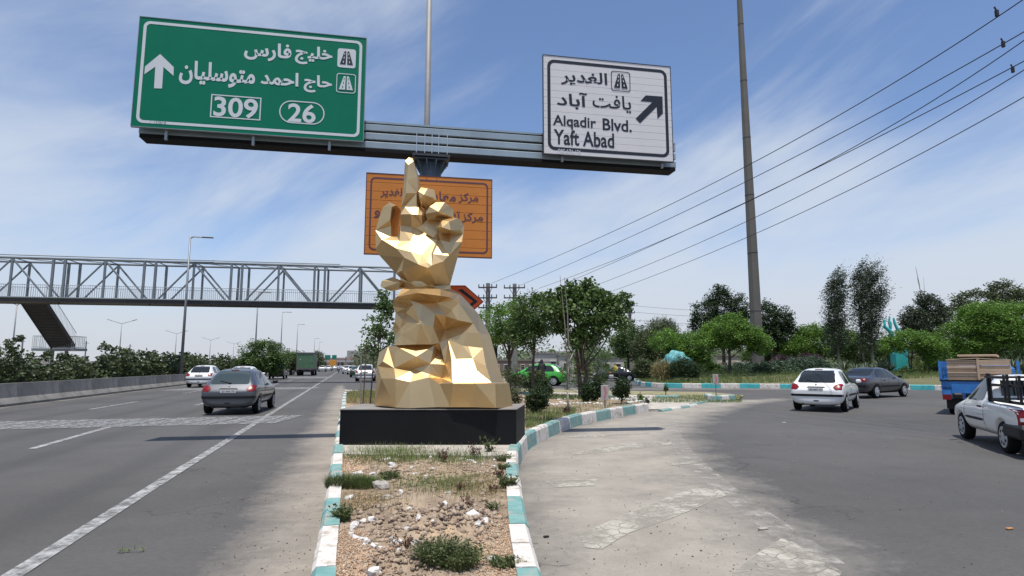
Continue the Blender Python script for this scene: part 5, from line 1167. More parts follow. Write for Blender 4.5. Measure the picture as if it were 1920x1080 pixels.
# ------------------------------------------------------------------ vehicles
def carpaint(name, col, metal=0.0, rough=.32): return mat(name, col, rough, metal=metal, coat=.8)
PWH = carpaint('white car paint', (.76, .76, .75)); PSI = carpaint('silver grey car paint', (.075, .082, .094), .45, .42); PGR = carpaint('dark grey car paint', (.045, .047, .055), .3)
PBK = carpaint('black car paint', (.012, .012, .014)); PGN = carpaint('green taxi paint', (.06, .42, .045)); PGD = carpaint('dark green car paint', (.02, .10, .05))
GLS = mat('tinted car glass', (.016, .020, .022), .07, spec=.6); GLL = mat('lighter rear glass', (.035, .05, .05), .06, spec=.8)
PLB = mat('black plastic trim', (.010, .010, .011), .55, spec=.3); TYR = mat('tyre rubber', (.008, .008, .008), .85, spec=.2); RIM = mat('silver wheel cover', (.42, .425, .43), .45, metal=.3); RIMD = mat('wheel slot dark', (.02, .02, .02), .7)
REDL = mat('red tail lamp', (.17, .008, .012), .3, spec=.3); CLR = mat('clear lamp glass', (.55, .56, .56), .12, coat=.6); PLT = mat('white number plate', (.62, .62, .60), .5); INK = mat('number plate ink', (.02, .02, .03), .5)
SEATM = mat('car seat fabric', (.05, .05, .055), .8); CHR = mat('chrome badge', (.6, .6, .6), .2, metal=1)
def loft(stn, name='body'):
    rings = []
    bm = bmesh.new()
    def ring(x, zb, zbelt, zt, wl, wb, wt):
        zm_ = zb+(zbelt-zb)*.5; dz = zt-zbelt
        half = [(0, zb), (wl*.8, zb), (wl, zb+.10), (wb, zm_+.03), (wb*.975, zbelt), (wb*.975+(wt-wb*.975)*.14, zbelt+dz*.13), (wt+.01, zbelt+dz*.86), (wt*.82, zt-.004), (0, zt+.012)]
        full = half+[(-y, z) for y, z in half[-2:0:-1]]
        return [bm.verts.new((x, y, z)) for y, z in full]
    for s in stn: rings.append(ring(*s))
    n = 16
    for a, b in zip(rings, rings[1:]):
        for i in range(n): bm.faces.new((a[i], b[i], b[(i+1) % n], a[(i+1) % n]))
    for r, fl_ in ((rings[0], 0), (rings[-1], 1)):
        for k in range(8):
            i, j = k, k+1; mi, mj = (-k) % n, (-(k+1)) % n
            q = [r[i], r[j]]+([r[mj]] if mj != j else [])+([r[mi]] if mi != i else [])
            if len(q) >= 3: bm.faces.new(q if fl_ else q[::-1])
    bmesh.ops.recalc_face_normals(bm, faces=bm.faces)
    me = bpy.data.meshes.new(name); bm.to_mesh(me); bm.free(); return me
def evalmesh(o):
    dg = bpy.context.evaluated_depsgraph_get(); dg.update(); return bpy.data.meshes.new_from_object(o.evaluated_get(dg))
def sub_bool(me, cuts, levels=2):
    o = bpy.data.objects.new('tmp', me); COL.objects.link(o); m = o.modifiers.new('s', 'SUBSURF'); m.levels = levels; m.render_levels = levels
    tmp = []
    for c in cuts:
        c_ = bpy.data.objects.new('tmpc', c); COL.objects.link(c_); tmp.append(c_)
        b = o.modifiers.new('b', 'BOOLEAN'); b.object = c_; b.operation = 'DIFFERENCE'; b.solver = 'EXACT'
    r = evalmesh(o)
    for c_ in tmp+[o]: bpy.data.objects.remove(c_)
    return r
def cylmesh(x, z, r, y0, y1, n=28):
    q = MB(); q.tube((x, y0, z), (x, y1, z), r, n=n); return q.mesh('cut')
def bvh(me):
    bm = bmesh.new(); bm.from_mesh(me); t = BVHTree.FromBMesh(bm); bm.free(); return t
def rounded(poly, r=.25, n=3):
    out = []
    k = len(poly)
    for i in range(k):
        p0, p1, p2 = Vector(poly[i-1]), Vector(poly[i]), Vector(poly[(i+1) % k])
        a = p1.lerp(p0, min(.5, r/max(1e-6, (p0-p1).length))) ; b = p1.lerp(p2, min(.5, r/max(1e-6, (p2-p1).length)))
        for j in range(n+1):
            t = j/n; out.append(a.lerp(p1, t).lerp(p1.lerp(b, t), t))
    return out
def patch(tree_, poly, axis, off=.006, r=.04, nc=20, nr=8, sign=1, mirror=False):
    """project a polygon (a,b) onto the body along an axis: 'side' -> (x,z) along y; 'rear' -> (y,z) along +x; 'front' -> along -x"""
    pl = rounded(poly, r); xs_ = [p[0] for p in pl]; x0, x1 = min(xs_), max(xs_)
    V = []; F_ = []; ok = []
    for i in range(nc+1):
        x = x0+(x1-x0)*(i/nc)*.9998+(x1-x0)*.0001; ys_ = []
        for a, b in zip(pl, pl[1:]+pl[:1]):
            if (a[0]-x)*(b[0]-x) <= 0 and abs(a[0]-b[0]) > 1e-9: ys_.append(a[1]+(b[1]-a[1])*(x-a[0])/(b[0]-a[0]))
        lo, hi = (min(ys_), max(ys_)) if ys_ else (0, 0)
        for j in range(nr+1):
            z = lo+(hi-lo)*j/nr
            if axis == 'side': o, d = Vector((x, 3*sign, z)), Vector((0, -sign, 0))
            elif axis == 'rear': o, d = Vector((-3, x, z)), Vector((1, 0, 0))
            else: o, d = Vector((9, x, z)), Vector((-1, 0, 0))
            h = tree_.ray_cast(o, d)
            if h[0] is None: V.append(Vector((0, 0, 0))); ok.append(False)
            else: V.append(h[0]+h[1]*off*(1 if h[1].dot(d) < 0 else -1)); ok.append(True)
    for i in range(nc):
        for j in range(nr):
            q = (i*(nr+1)+j, (i+1)*(nr+1)+j, (i+1)*(nr+1)+j+1, i*(nr+1)+j+1)
            if all(ok[t] for t in q) and max((V[q[0]]-V[t]).length for t in q) < .8: F_.append(q)
    me = bpy.data.meshes.new('patch'); me.from_pydata([tuple(v) for v in V], [], F_)
    bm = bmesh.new(); bm.from_mesh(me); bmesh.ops.delete(bm, geom=[v for v in bm.verts if not v.link_faces], context='VERTS')
    # give it a little thickness so it reads as a fitted pane
    bmesh.ops.recalc_face_normals(bm, faces=bm.faces)
    if bm.faces:
        nn = sum((f.normal*f.calc_area() for f in bm.faces), Vector())
        want = {'side': Vector((0, sign, 0)), 'rear': Vector((-1, 0, 0)), 'front': Vector((1, 0, 0))}[axis]
        if nn.dot(want) < 0: bmesh.ops.reverse_faces(bm, faces=bm.faces)
    bm.to_mesh(me); bm.free(); return me
def wheel_parts(parent, x, y, r, w=.18, cover='plain'):
    s = 1 if y > 0 else -1
    t = bpy.data.objects.new('wheel', bpy.data.meshes.new('wheel')); 
    M_ = Matrix.Rotation(-s*math.pi/2, 4, 'X')
    q = MB(); q.lathe([(r*.64, -w/2), (r*.93, -w/2), (r, -w/2+.03), (r, w/2-.03), (r*.93, w/2), (r*.64, w/2)], 26, M_)
    t = q.obj('wheel', TYR, parent, True); t.location = (x, y, r)
    q = MB(); q.lathe([(r*.68, w/2-.02), (r*.68, w/2+.004), (r*.62, w/2+.008), (r*.57, w/2+.002), (r*.2, w/2+.016), (r*.1, w/2+.02)], 22, M_); q.obj('rim', RIM, t, False)
    q = MB()
    for k in range(7):
        a = k*2*math.pi/7; q.box(M_ @ Vector((math.cos(a)*r*.42, math.sin(a)*r*.42, w/2+.002)), (.045, .07, .012) if 0 else (.05, .05, .02), M=M_ @ Matrix.Rotation(a, 4, 'Z'))
    q.obj('rim_slot', RIMD, t)
    return t
def plate(parent, x, z, txt, w=.5, h=.11, tilt=0.0, face=-1):
    p = MB().box((0, 0, 0), (.012, w, h), bev=.003).obj('number_plate', PLT, parent); p.location = (x, 0, z); p.rotation_euler = (0, tilt, 0)
    me = text_flat(txt, .01); xs_ = [v.co.x for v in me.vertices]; ys_ = [v.co.y for v in me.vertices]
    sx = w*.8/(max(xs_)-min(xs_)); sy = h*.62/(max(ys_)-min(ys_)); mx = (max(xs_)+min(xs_))/2; my = (max(ys_)+min(ys_))/2
    for v in me.vertices: v.co = Vector((-.0085-.2*v.co.z, -(v.co.x-mx)*sx, (v.co.y-my)*sy))
    mobj('plate_lettering', me, INK, p); return p
def car(kind, label, cat, paint, loc, heading, group=None, plate_txt=None, glass=None, extras=True):
    """heading: compass degrees clockwise from +Y. local +x = forward"""
    root = empty(kind, loc, math.pi/2-rad(heading), label, cat, group)
    gl2 = GLS
    add = lambda name, me, m, par=None: mobj(name, me, m, par or root, True)
    if kind in ('hatchback', 'crossover'):
        L_ = 3.84; stn = [(-.03, .34, .66, .70, .55, .62, .48), (.0, .26, .70, .76, .66, .74, .62), (.09, .23, .80, .87, .74, .82, .70), (.20, .22, .86, .98, .76, .83, .66), (.34, .22, .885, 1.13, .77, .835, .60), (.60, .22, .89, 1.345, .77, .84, .56), (.95, .22, .885, 1.425, .77, .84, .56), (1.6, .22, .87, 1.445, .77, .84, .57), (2.15, .22, .85, 1.41, .77, .84, .57), (2.5, .22, .84, 1.24, .77, .84, .59), (2.95, .22, .83, .96, .77, .84, .66), (3.15, .22, .80, .885, .77, .84, .68), (3.5, .23, .72, .80, .76, .82, .66), (3.74, .24, .62, .70, .70, .75, .6), (3.83, .30, .54, .60, .60, .66, .5)]
        wx = (.70, 3.13); wr = .29; wy = .725
        win = [[(.62, .93), (1.42, .915), (1.44, 1.33), (.98, 1.33), (.80, 1.22)], [(1.52, .91), (2.72, .90), (2.34, 1.30), (1.54, 1.335)]]
        rearw = [(-.585, .955), (.585, .955), (.50, 1.355), (-.50, 1.355)]; frontw = [(-.62, .96), (.62, .96), (.50, 1.34), (-.50, 1.34)]
        tail = [[(.50, .80), (.60, .72), (.79, .74), (.80, .90), (.72, .93), (.58, .89)]]; head = [[(.38, .60), (.72, .60), (.78, .72), (.5, .70)]]
        bump = (.505, .585); pz = .735; px_ = -.02
    elif kind == 'saloon':
        L_ = 4.4; stn = [(-.03, .36, .68, .74, .55, .64, .52), (.0, .27, .74, .86, .68, .76, .64), (.10, .23, .84, .95, .76, .83, .70), (.45, .22, .88, .99, .78, .85, .72), (.70, .22, .885, 1.01, .78, .855, .70), (.95, .22, .885, 1.15, .78, .855, .62), (1.35, .22, .88, 1.36, .78, .855, .57), (1.75, .22, .87, 1.40, .78, .855, .58), (2.3, .22, .86, 1.395, .78, .855, .58), (2.65, .22, .855, 1.30, .78, .855, .60), (3.15, .22, .85, .99, .78, .855, .68), (3.4, .22, .82, .90, .78, .85, .70), (4.0, .23, .74, .82, .77, .83, .66), (4.3, .25, .66, .73, .70, .76, .6), (4.39, .32, .58, .63, .60, .66, .5)]
        wx = (.88, 3.55); wr = .30; wy = .745
        win = [[(1.02, .96), (1.32, .94), (1.32, 1.27)], [(1.38, .93), (1.98, .92), (1.98, 1.32), (1.42, 1.30)], [(2.06, .92), (3.0, .915), (2.55, 1.29), (2.08, 1.32)]]
        rearw = [(-.60, 1.02), (.60, 1.02), (.52, 1.33), (-.52, 1.33)]; frontw = [(-.64, 1.0), (.64, 1.0), (.52, 1.33), (-.52, 1.33)]
        tail = [[(.42, .78), (.79, .76), (.80, .88), (.44, .89)]]; head = [[(.36, .60), (.74, .60), (.78, .72), (.4, .72)]]
        bump = (.50, .60); pz = .68; px_ = -.01
    me = loft(stn)
    zs_ = 1.0
    cuts = [cylmesh(x, wr, wr+.065, s*.50, s*1.2) for x in wx for s in (1, -1)]
    body = sub_bool(me, cuts, 2); bt = bvh(body)
    body.materials.clear(); b = add('body', body, paint)
    MB().box(((wx[0]+wx[1])/2, 0, .33), (wx[1]-wx[0]+.9, .98, .25)).obj('underbody', PLB, root)
    for s in (1, -1):
        for w_ in win: add('side_window', patch(bt, w_, 'side', .006, .05, 16, 8, s), gl2)
        for t_ in tail: add('tail_light', patch(bt, [(s*a, z) for a, z in t_], 'rear', .008, .035, 10, 6), REDL)
        for t_ in head: add('headlight', patch(bt, [(s*a, z) for a, z in t_], 'front', .008, .03, 8, 5), CLR)
        if extras:
            add('door_trim', patch(bt, [(wx[0]+.42, .50), (wx[1]-.42, .50), (wx[1]-.42, .565), (wx[0]+.42, .565)], 'side', .012, .01, 8, 1, s), PLB)
            for x in ((1.47, 2.80) if kind != 'saloon' else (1.33, 2.02, 3.02)): add('door_seam', patch(bt, [(x, .34), (x+.014, .34), (x+.014, .90), (x, .90)], 'side', .004, .001, 1, 8, s), PLB)
            m_ = MB(); m_.box((2.62 if kind != 'saloon' else 2.95, s*.93, .97), (.12, .17, .12), bev=.03).obj('door_mirror', PLB if paint is not PWH else PWH, root)
            for x in (1.62, ): MB().box((x, s*.845, .80), (.17, .03, .035), bev=.008).obj('door_handle', PLB if kind == 'saloon' else paint, root)
    add('rear_window', patch(bt, rearw, 'rear', .007, .06, 22, 8), glass or GLS)
    add('windscreen', patch(bt, frontw, 'front', .007, .06, 18, 8), gl2)
    add('bumper_strip', patch(bt, [(-.80, bump[0]), (.80, bump[0]), (.80, bump[1]), (-.80, bump[1])], 'rear', .012, .02, 26, 2), PLB)
    add('front_bumper_strip', patch(bt, [(-.76, .42), (.76, .42), (.76, .50), (-.76, .50)], 'front', .012, .02, 22, 2), PLB)
    add('grille', patch(bt, [(-.3, .56), (.3, .56), (.32, .66), (-.32, .66)], 'front', .01, .03, 10, 3), PLB)
    if extras:
        h_ = bt.ray_cast(Vector((-3, 0, pz)), Vector((1, 0, 0)))
        plate(root, h_[0].x-.012, pz, plate_txt or '44 543', .46, .10, -.06)
        if kind != 'saloon':
            add('tailgate_recess', patch(bt, [(-.30, pz+.055), (.30, pz+.055), (.26, pz+.095), (-.26, pz+.095)], 'rear', .006, .02, 10, 2), PLB)
            a = bt.ray_cast(Vector((-3, 0, .985)), Vector((1, 0, 0)))[0]; c_ = bt.ray_cast(Vector((-3, .30, 1.06)), Vector((1, 0, 0)))[0]
            MB().tube(a+Vector((-.03, -.02, 0)), c_+Vector((-.03, 0, 0)), .012, n=5).box(a+Vector((-.02, 0, 0)), (.05, .08, .05), bev=.01).obj('rear_wiper', PLB, root)
            add('bumper_hollow', patch(bt, [(-.10, .385), (.10, .385), (.07, .345), (-.07, .345)], 'rear', .006, .03, 8, 2), PLB)
            s_ = bt.ray_cast(Vector((-3, 0, 1.385)), Vector((1, 0, 0)))[0]
            if s_: MB().box(s_+Vector((-.02, 0, .01)), (.04, .24, .02), bev=.006).obj('brake_light', REDL, root)
        MB().tube((-.02, .42, .24), (.2, .42, .24), .03, n=8).obj('exhaust', PLB, root)
        b_ = bt.ray_cast(Vector((-3, 0, .885)), Vector((1, 0, 0)))[0]
        MB().box(b_+Vector((-.012, 0, 0)), (.015, .06, .06), bev=.006).obj('badge', CHR, root)
        MB().tube((1.35, .1, 1.43), (1.15, .1, 1.62), .005, n=4).obj('aerial', PLB, root)
    for x in wx:
        for s in (1, -1): wheel_parts(root, x, s*wy, wr)
    return root
def place_rear(root, px, py_rear, heading, off=0):
    """put the local origin (centre of the rear bumper) on the road"""
    p = G(px, py_rear); root.location = (p.x, p.y, .012)
HWY = math.degrees(math.atan2(HD.x, HD.y))
c1_ = car('hatchback', 'silver grey hatchback driving away in the near highway lane', 'car', PSI, (0, 0, 0), HWY+4, 'hatchback cars', '22 543 73', glass=GLL)
place_rear(c1_, 425, 779, 0); c1_.scale = (.96,)*3
c2_ = car('hatchback', 'white hatchback turning right on the slip road beside the dark saloon', 'car', PWH, (0, 0, 0), 37, 'hatchback cars', '44 663 15')
place_rear(c2_, 1532, 773, 0); c2_.scale = (.97,)*3
c3_ = car('saloon', 'dark grey saloon on the slip road, just ahead of the white hatchback', 'car', PGR, (0, 0, 0), 56, 'saloon cars')
place_rear(c3_, 1592, 747, 0)
def dup_car(src, label, px, py, heading, swap=None, sc=1.0, flip=False, drop=()):
    c = copy_tree(src); c['label'] = label; p = G(px, py); c.location = (p.x, p.y, .012); c.rotation_euler = (0, 0, math.pi/2-rad(heading)); c.scale = (sc,)*3
    if swap:
        for o in children_all(c):
            for i, sl_ in enumerate(o.material_slots):
                if sl_.material in swap:
                    n_ = swap[sl_.material]; sl_.link = 'OBJECT'; sl_.material = n_
    return c
H = HWY
cx = dup_car(c2_, 'white crossover with a raised tail in the far left lane beside the barrier', 371, 727, H+3, None, 1.04)
dup_car(c2_, 'white car mostly hidden behind the silver hatchback', 447, 733, H+2)
dup_car(c2_, 'black hatchback ahead of the silver one, left of the container truck', 517, 710.5, H+1.5, {PWH: PBK}, 1.02)
dup_car(c3_, 'white saloon partly hidden behind the black hatchback', 537, 703, H+1, {PGR: PWH}, 1.02)
dup_car(c2_, 'white estate-like hatchback stopped at the far end of the island, behind the stakes', 684, 715.5, H+4, None, 1.1)
dup_car(c3_, 'dark green car half hidden behind the white one by the stakes', 668, 707.5, H+3, {PGR: PGD})
dup_car(c2_, 'white car directly left of the dark green one', 660, 702.5, H+2)
dup_car(c3_, 'white saloon on the right of the distant motorcyclist', 651.5, 701.5, H+1, {PGR: PWH}, 1.05)
dup_car(c3_, 'white saloon in the distance, second right of the container truck', 603.5, 696.8, H+1, {PGR: PWH}, 1.05)
dup_car(c3_, 'white saloon in the distance, third right of the container truck', 615, 696.0, H+1, {PGR: PWH}, 1.0)
dup_car(c3_, 'tiny white car right next to the container truck', 594, 694.5, H+1, {PGR: PWH}, 1.0)
dup_car(c3_, 'pale saloon in the distance under the far orange lorry', 627.5, 694, H+1, {PGR: PWH}, 1.0)
dup_car(c2_, 'small white car far away just left of the motorcyclist', 637.5, 692.3, H+1)
dup_car(c3_, 'small far white car above the motorcyclist', 644, 693.8, H+1, {PGR: PWH})
bs = dup_car(c3_, 'black saloon parked facing the road by the kerb, left of the teal boulder', 1198, 714.5, 282, {PGR: PBK}, .98)
# green taxi estate with a roof rack
tx = dup_car(c2_, 'bright green taxi with a roof rack parked behind the trees', 1062, 723.5, 285, {PWH: PGN, GLS: GLS}, 1.12)
tx['category'] = 'taxi'; tx['label'] = 'bright green taxi with a black roof rack parked behind the forked tree'
q = MB()
for y in (-.5, .5): q.box((1.5, y, 1.53), (1.6, .03, .03))
for x in (.8, 1.15, 1.5, 1.85, 2.2): q.box((x, 0, 1.55), (.04, 1.1, .03))
for x in (.8, 2.2):
    for y in (-.5, .5): q.box((x, y, 1.48), (.03, .03, .12))
q.obj('roof_rack', PLB, tx)
# container truck
tp = G(571.5, 704.5)
tr_k = empty('container_truck', (tp.x, tp.y, 0), math.pi/2-rad(H+.5), 'green ribbed container truck seen from behind in the middle lane', 'truck')
TG = mat('faded green container paint', (.075, .155, .085), .6, noise=.2, nscale=1.5); TGD = mat('dark grey tarpaulin', (.10, .10, .10), .8, noise=.2, nscale=1)
sc_ = tp.y/77*1.0
MB().box((3.5, 0, 2.05), (7, 2.42, 2.2)).obj('container', TG, tr_k)
for k in range(11): MB().box((-.02, -1.1+k*.22, 2.05), (.05, .09, 2.05)).obj('container_rib', TG, tr_k)
for k in range(22): MB().box((.2+k*.31, 1.22, 2.05), (.14, .04, 2.05)).obj('container_rib', TG, tr_k)
for y in (-1.18, 1.18): MB().box((-.03, y, 2.1), (.09, .12, 2.35)).obj('corner_post', TGD, tr_k)
MB().box((3.5, 0, 3.27), (7.15, 2.56, .24), bev=.05).obj('tarpaulin_roof', TGD, tr_k)
MB().box((-.03, 0, 1.0), (.12, 2.45, .26)).obj('rear_beam', TGD, tr_k)
MB().box((3.3, 0, .78), (7, .9, .22)).obj('chassis', PLB, tr_k)
MB().box((.05, 0, .62), (.10, 2.3, .14)).obj('rear_bumper', PLB, tr_k)
for y in (-.95, .95): MB().box((-.02, y, .72), (.05, .3, .12)).obj('tail_light', REDL, tr_k)
for x in (1.3, 2.5, 7.6):
    for y in (-.98, .98): w_ = wheel_parts(tr_k, x, y, .48, .42)
for x in (.9, ): 
    for y in (-.98, .98): MB().box((x-.2, y, .55), (.02, .5, .5)).obj('mudflap', PLB, tr_k)
MB().box((8.1, 0, 1.7), (1.9, 2.3, 2.2), bev=.15).obj('cab', carpaint('truck cab paint', (.35, .30, .12)), tr_k)
for y in (-1.35, 1.35): MB().box((8.6, y, 2.0), (.08, .2, .45)).obj('wing_mirror', PLB, tr_k)
MB().box((-.06, .72, 2.35), (.01, .12, .12)).obj('marker_plate', PLT, tr_k)
# far orange lorry
fp_ = GD(624, 230); fl_ = empty('orange_lorry', fp_, math.pi/2-rad(H), 'small far-off orange lorry in the middle of the highway', 'truck')
MB().box((2.5, 0, 2.4), (5, 2.5, 2.3), bev=.05).obj('load_body', mat('orange tarpaulin', (.55, .24, .03), .7), fl_); MB().box((5.8, 0, 1.7), (1.6, 2.3, 2), bev=.1).obj('cab', PWH, fl_)
for x in (1, 5.6):
    for y in (-1, 1): wheel_parts(fl_, x, y, .5, .3)
# pickup ---------------------------------------------------------------
def pickup():
    root = empty('pickup_truck', (0, 0, 0), 0, 'white pickup with black bed rails, cut by the right edge of the picture', 'pickup truck')
    stn = [(0.0, .30, .70, .78, .66, .74, .68), (.04, .26, .74, .86, .74, .80, .74), (.12, .24, .76, .88, .76, .815, .77), (.9, .22, .78, .885, .77, .82, .78), (1.45, .22, .79, .895, .77, .82, .77), (1.52, .22, .80, .96, .77, .82, .74), (1.60, .22, .80, 1.30, .77, .82, .60), (1.75, .22, .80, 1.40, .77, .82, .57), (2.2, .22, .79, 1.41, .77, .82, .57), (2.45, .22, .78, 1.33, .77, .82, .58), (2.9, .22, .77, .96, .77, .82, .66), (3.1, .22, .76, .875, .77, .815, .68), (3.55, .23, .70, .79, .75, .80, .64), (3.78, .26, .62, .69, .68, .74, .56), (3.86, .32, .54, .60, .58, .66, .5)]
    wx = (.80, 3.12); wr = .285
    bedc = MB(); bedc.box((.74, 0, 1.1), (1.36, 1.40, 1.0))
    body = sub_bool(loft(stn), [cylmesh(x, wr, wr+.06, s*.50, s*1.2) for x in wx for s in (1, -1)]+[bedc.mesh('cut')], 2); bt = bvh(body)
    body.materials.clear(); mobj('body', body, PWH, root, True)
    for s in (1, -1):
        for w_ in ([(1.74, .90), (2.74, .88), (2.36, 1.29), (1.78, 1.33)],): mobj('side_window', patch(bt, w_, 'side', .006, .05, 16, 8, s), GLS, root, True)
        mobj('door_trim', patch(bt, [(1.70, .50), (2.72, .50), (2.72, .55), (1.70, .55)], 'side', .012, .01, 8, 1, s), PLB, root, True)
        for x in (1.66, 2.80): mobj('door_seam', patch(bt, [(x, .32), (x+.014, .32), (x+.014, .88), (x, .88)], 'side', .004, .001, 1, 8, s), PLB, root)
        MB().box((1.82, s*.825, .78), (.16, .03, .035), bev=.008).obj('door_handle', PLB, root)
        MB().box((2.72, s*.92, .93), (.12, .18, .13), bev=.03).obj('door_mirror', PLB, root)
        mobj('tail_light', patch(bt, [(s*.62, .56), (s*.81, .56), (s*.81, .82), (s*.62, .82)], 'rear', .01, .01, 8, 6), REDL, root, True)
        MB().box((-.01, s*.72, .655), (.03, .12, .06)).obj('reverse_lamp', CLR, root)
        mobj('headlight', patch(bt, [(s*.4, .58), (s*.74, .58), (s*.74, .70), (s*.42, .70)], 'front', .01, .02, 8, 5), CLR, root, True)
    mobj('windscreen', patch(bt, [(-.62, .95), (.62, .95), (.50, 1.33), (-.50, 1.33)], 'front', .007, .05, 18, 8), GLS, root, True)
    q = MB(); q.box((1.535, 0, 1.15), (.01, 1.05, .30), M=Matrix.Rotation(.12, 4, 'Y')); q.obj('rear_window', GLS, root)
    MB().box((.30, 0, .44), (.80, 1.66, .26), bev=.05).box((-.05, 0, .42), (.14, 1.66, .24), bev=.04).obj('rear_bumper', PLB, root)
    plate(root, -.125, .42, '76 512', .44, .10)
    q = MB()
    zt_ = 1.36
    for s in (1, -1):
        q.box((.75, s*.72, .93), (1.5, .05, .05)).box((.72, s*.72, 1.22), (1.45, .035, .04))
        for x in (.04, .72, 1.42): q.box((x, s*.72, 1.16), (.035, .035, .5))
    q.box((1.44, 0, zt_), (.18, 1.56, .045), bev=.02).box((1.44, 0, 1.20), (.03, 1.44, .035))
    for y in (-.74, .74): q.box((1.44, y, 1.16), (.05, .05, .54))
    for y in (-.45, -.3, -.15, 0, .15, .3, .45): q.box((1.44, y, 1.14), (.022, .022, .50))
    q.box((1.5, 0, .93), (.05, 1.5, .06))
    for s in (1, -1): q.box((.95, s*.76, zt_), (1.05, .045, .04)).box((.44, s*.76, 1.17), (.035, .035, .5))
    q.obj('bed_rail', PLB, root)
    for x in wx:
        for s in (1, -1): wheel_parts(root, x, s*.70, wr)
    return root
pk = pickup(); a = G(1806, 823); b = G(1884, 850)       # left wheels: front and rear
hv = Vector((a.x-b.x, a.y-b.y, 0)).normalized(); head = math.degrees(math.atan2(hv.x, hv.y))
lat = Vector((hv.y, -hv.x, 0)); o = Vector((b.x, b.y, 0))-hv*.80+lat*.74; pk.location = (o.x, o.y, .01); pk.rotation_euler = (0, 0, math.atan2(hv.y, hv.x)); pk.scale = (.95, .95, .94)
# blue truck with cardboard load -------------------------------------------
BLU = mat('scuffed blue truck paint', (.02, .135, .42), .45, col2=(.03, .22, .56), nscale=3, coat=.3, dirt=((.16, .26, .38), 2.6, .60))
CAR = mat('raw cardboard', (.50, .365, .255), .9, noise=.10, nscale=3)
bt_h = 40; p = G(1842, 781); bk_ = empty('blue_truck', (p.x, p.y, 0), math.pi/2-rad(bt_h), 'blue flatbed truck seen from behind, loaded with cardboard', 'truck')
bw = 1.86
MB().box((1.5, 0, .80), (3.0, bw-.06, .10)).obj('bed_floor', PLB, bk_)
MB().box((.03, 0, .81), (.06, bw, .44), bev=.015).obj('tailgate', BLU, bk_); MB().box((-.01, 0, .80), (.03, bw-.5, .28), bev=.01).obj('tailgate_panel', BLU, bk_)
MB().box((.0, 0, 1.05), (.08, bw+.04, .04)).obj('tailgate_rim', PLB, bk_)
for s in (1, -1):
    MB().box((1.5, s*(bw/2-.03), .86), (2.9, .06, .42), bev=.01).obj('side_board', BLU, bk_)
    for x in (.06, 1.0, 2.0, 2.9): MB().box((x, s*(bw/2), 1.32), (.09, .07, .62)).obj('stake_post', BLU, bk_)
    for z in (1.22, 1.42): MB().box((1.5, s*(bw/2), z), (2.9, .03, .07)).obj('side_rail', BLU, bk_)
    MB().box((.02, s*(bw/2-.12), .54), (.06, .22, .16)).obj('tail_light', REDL, bk_)
    MB().box((.35, s*(bw/2-.25), .42), (.03, .36, .5)).obj('mudflap', PLB, bk_)
    for x in (.75, 3.6): wheel_parts(bk_, x, s*.72, .34, .22)
    MB().box((4.2, s*1.12, 1.25), (.08, .22, .28)).obj('wing_mirror', PLB, bk_)
MB().box((.1, 0, .58), (.14, bw-.1, .16)).obj('rear_beam', BLU, bk_); MB().box((1.9, 0, .62), (3.8, .7, .18)).obj('chassis', PLB, bk_)
MB().box((3.8, 0, 1.02), (1.5, 1.65, 1.05), bev=.16).obj('cab', BLU, bk_)
cbs = empty('cardboard_load', bk_.matrix_world.translation, 0, 'tall stack of flat brown cardboard on the bed of the blue truck', 'cardboard')
cbs.location = (p.x, p.y, .86); cbs.rotation_euler = (0, 0, math.pi/2-rad(bt_h))
for col_ in (-1, 1):
    z = 0.0
    for k in range(12):
        h = .055+.045*random.random(); 
        if z+h > .84: break
        MB().box((1.25+random.uniform(-.04, .04), col_*.385+random.uniform(-.012, .012), z+h/2), (2.3, .735, h-.008), bev=.004).obj('cardboard_bundle', CAR, cbs); z += h
    MB().box((1.25, col_*.37, z+.03), (2.35, .80, .025), M=Matrix.Rotation(col_*-.06, 4, 'X')).obj('cardboard_bundle', CAR, cbs)
MB().box((1.2, .0, .93), (2.2, .95, .06), bev=.01).obj('cardboard_bundle', CAR, cbs)
MB().box((.07, -.01, .42), (.03, .06, .80)).obj('upright_sheet', CAR, cbs)
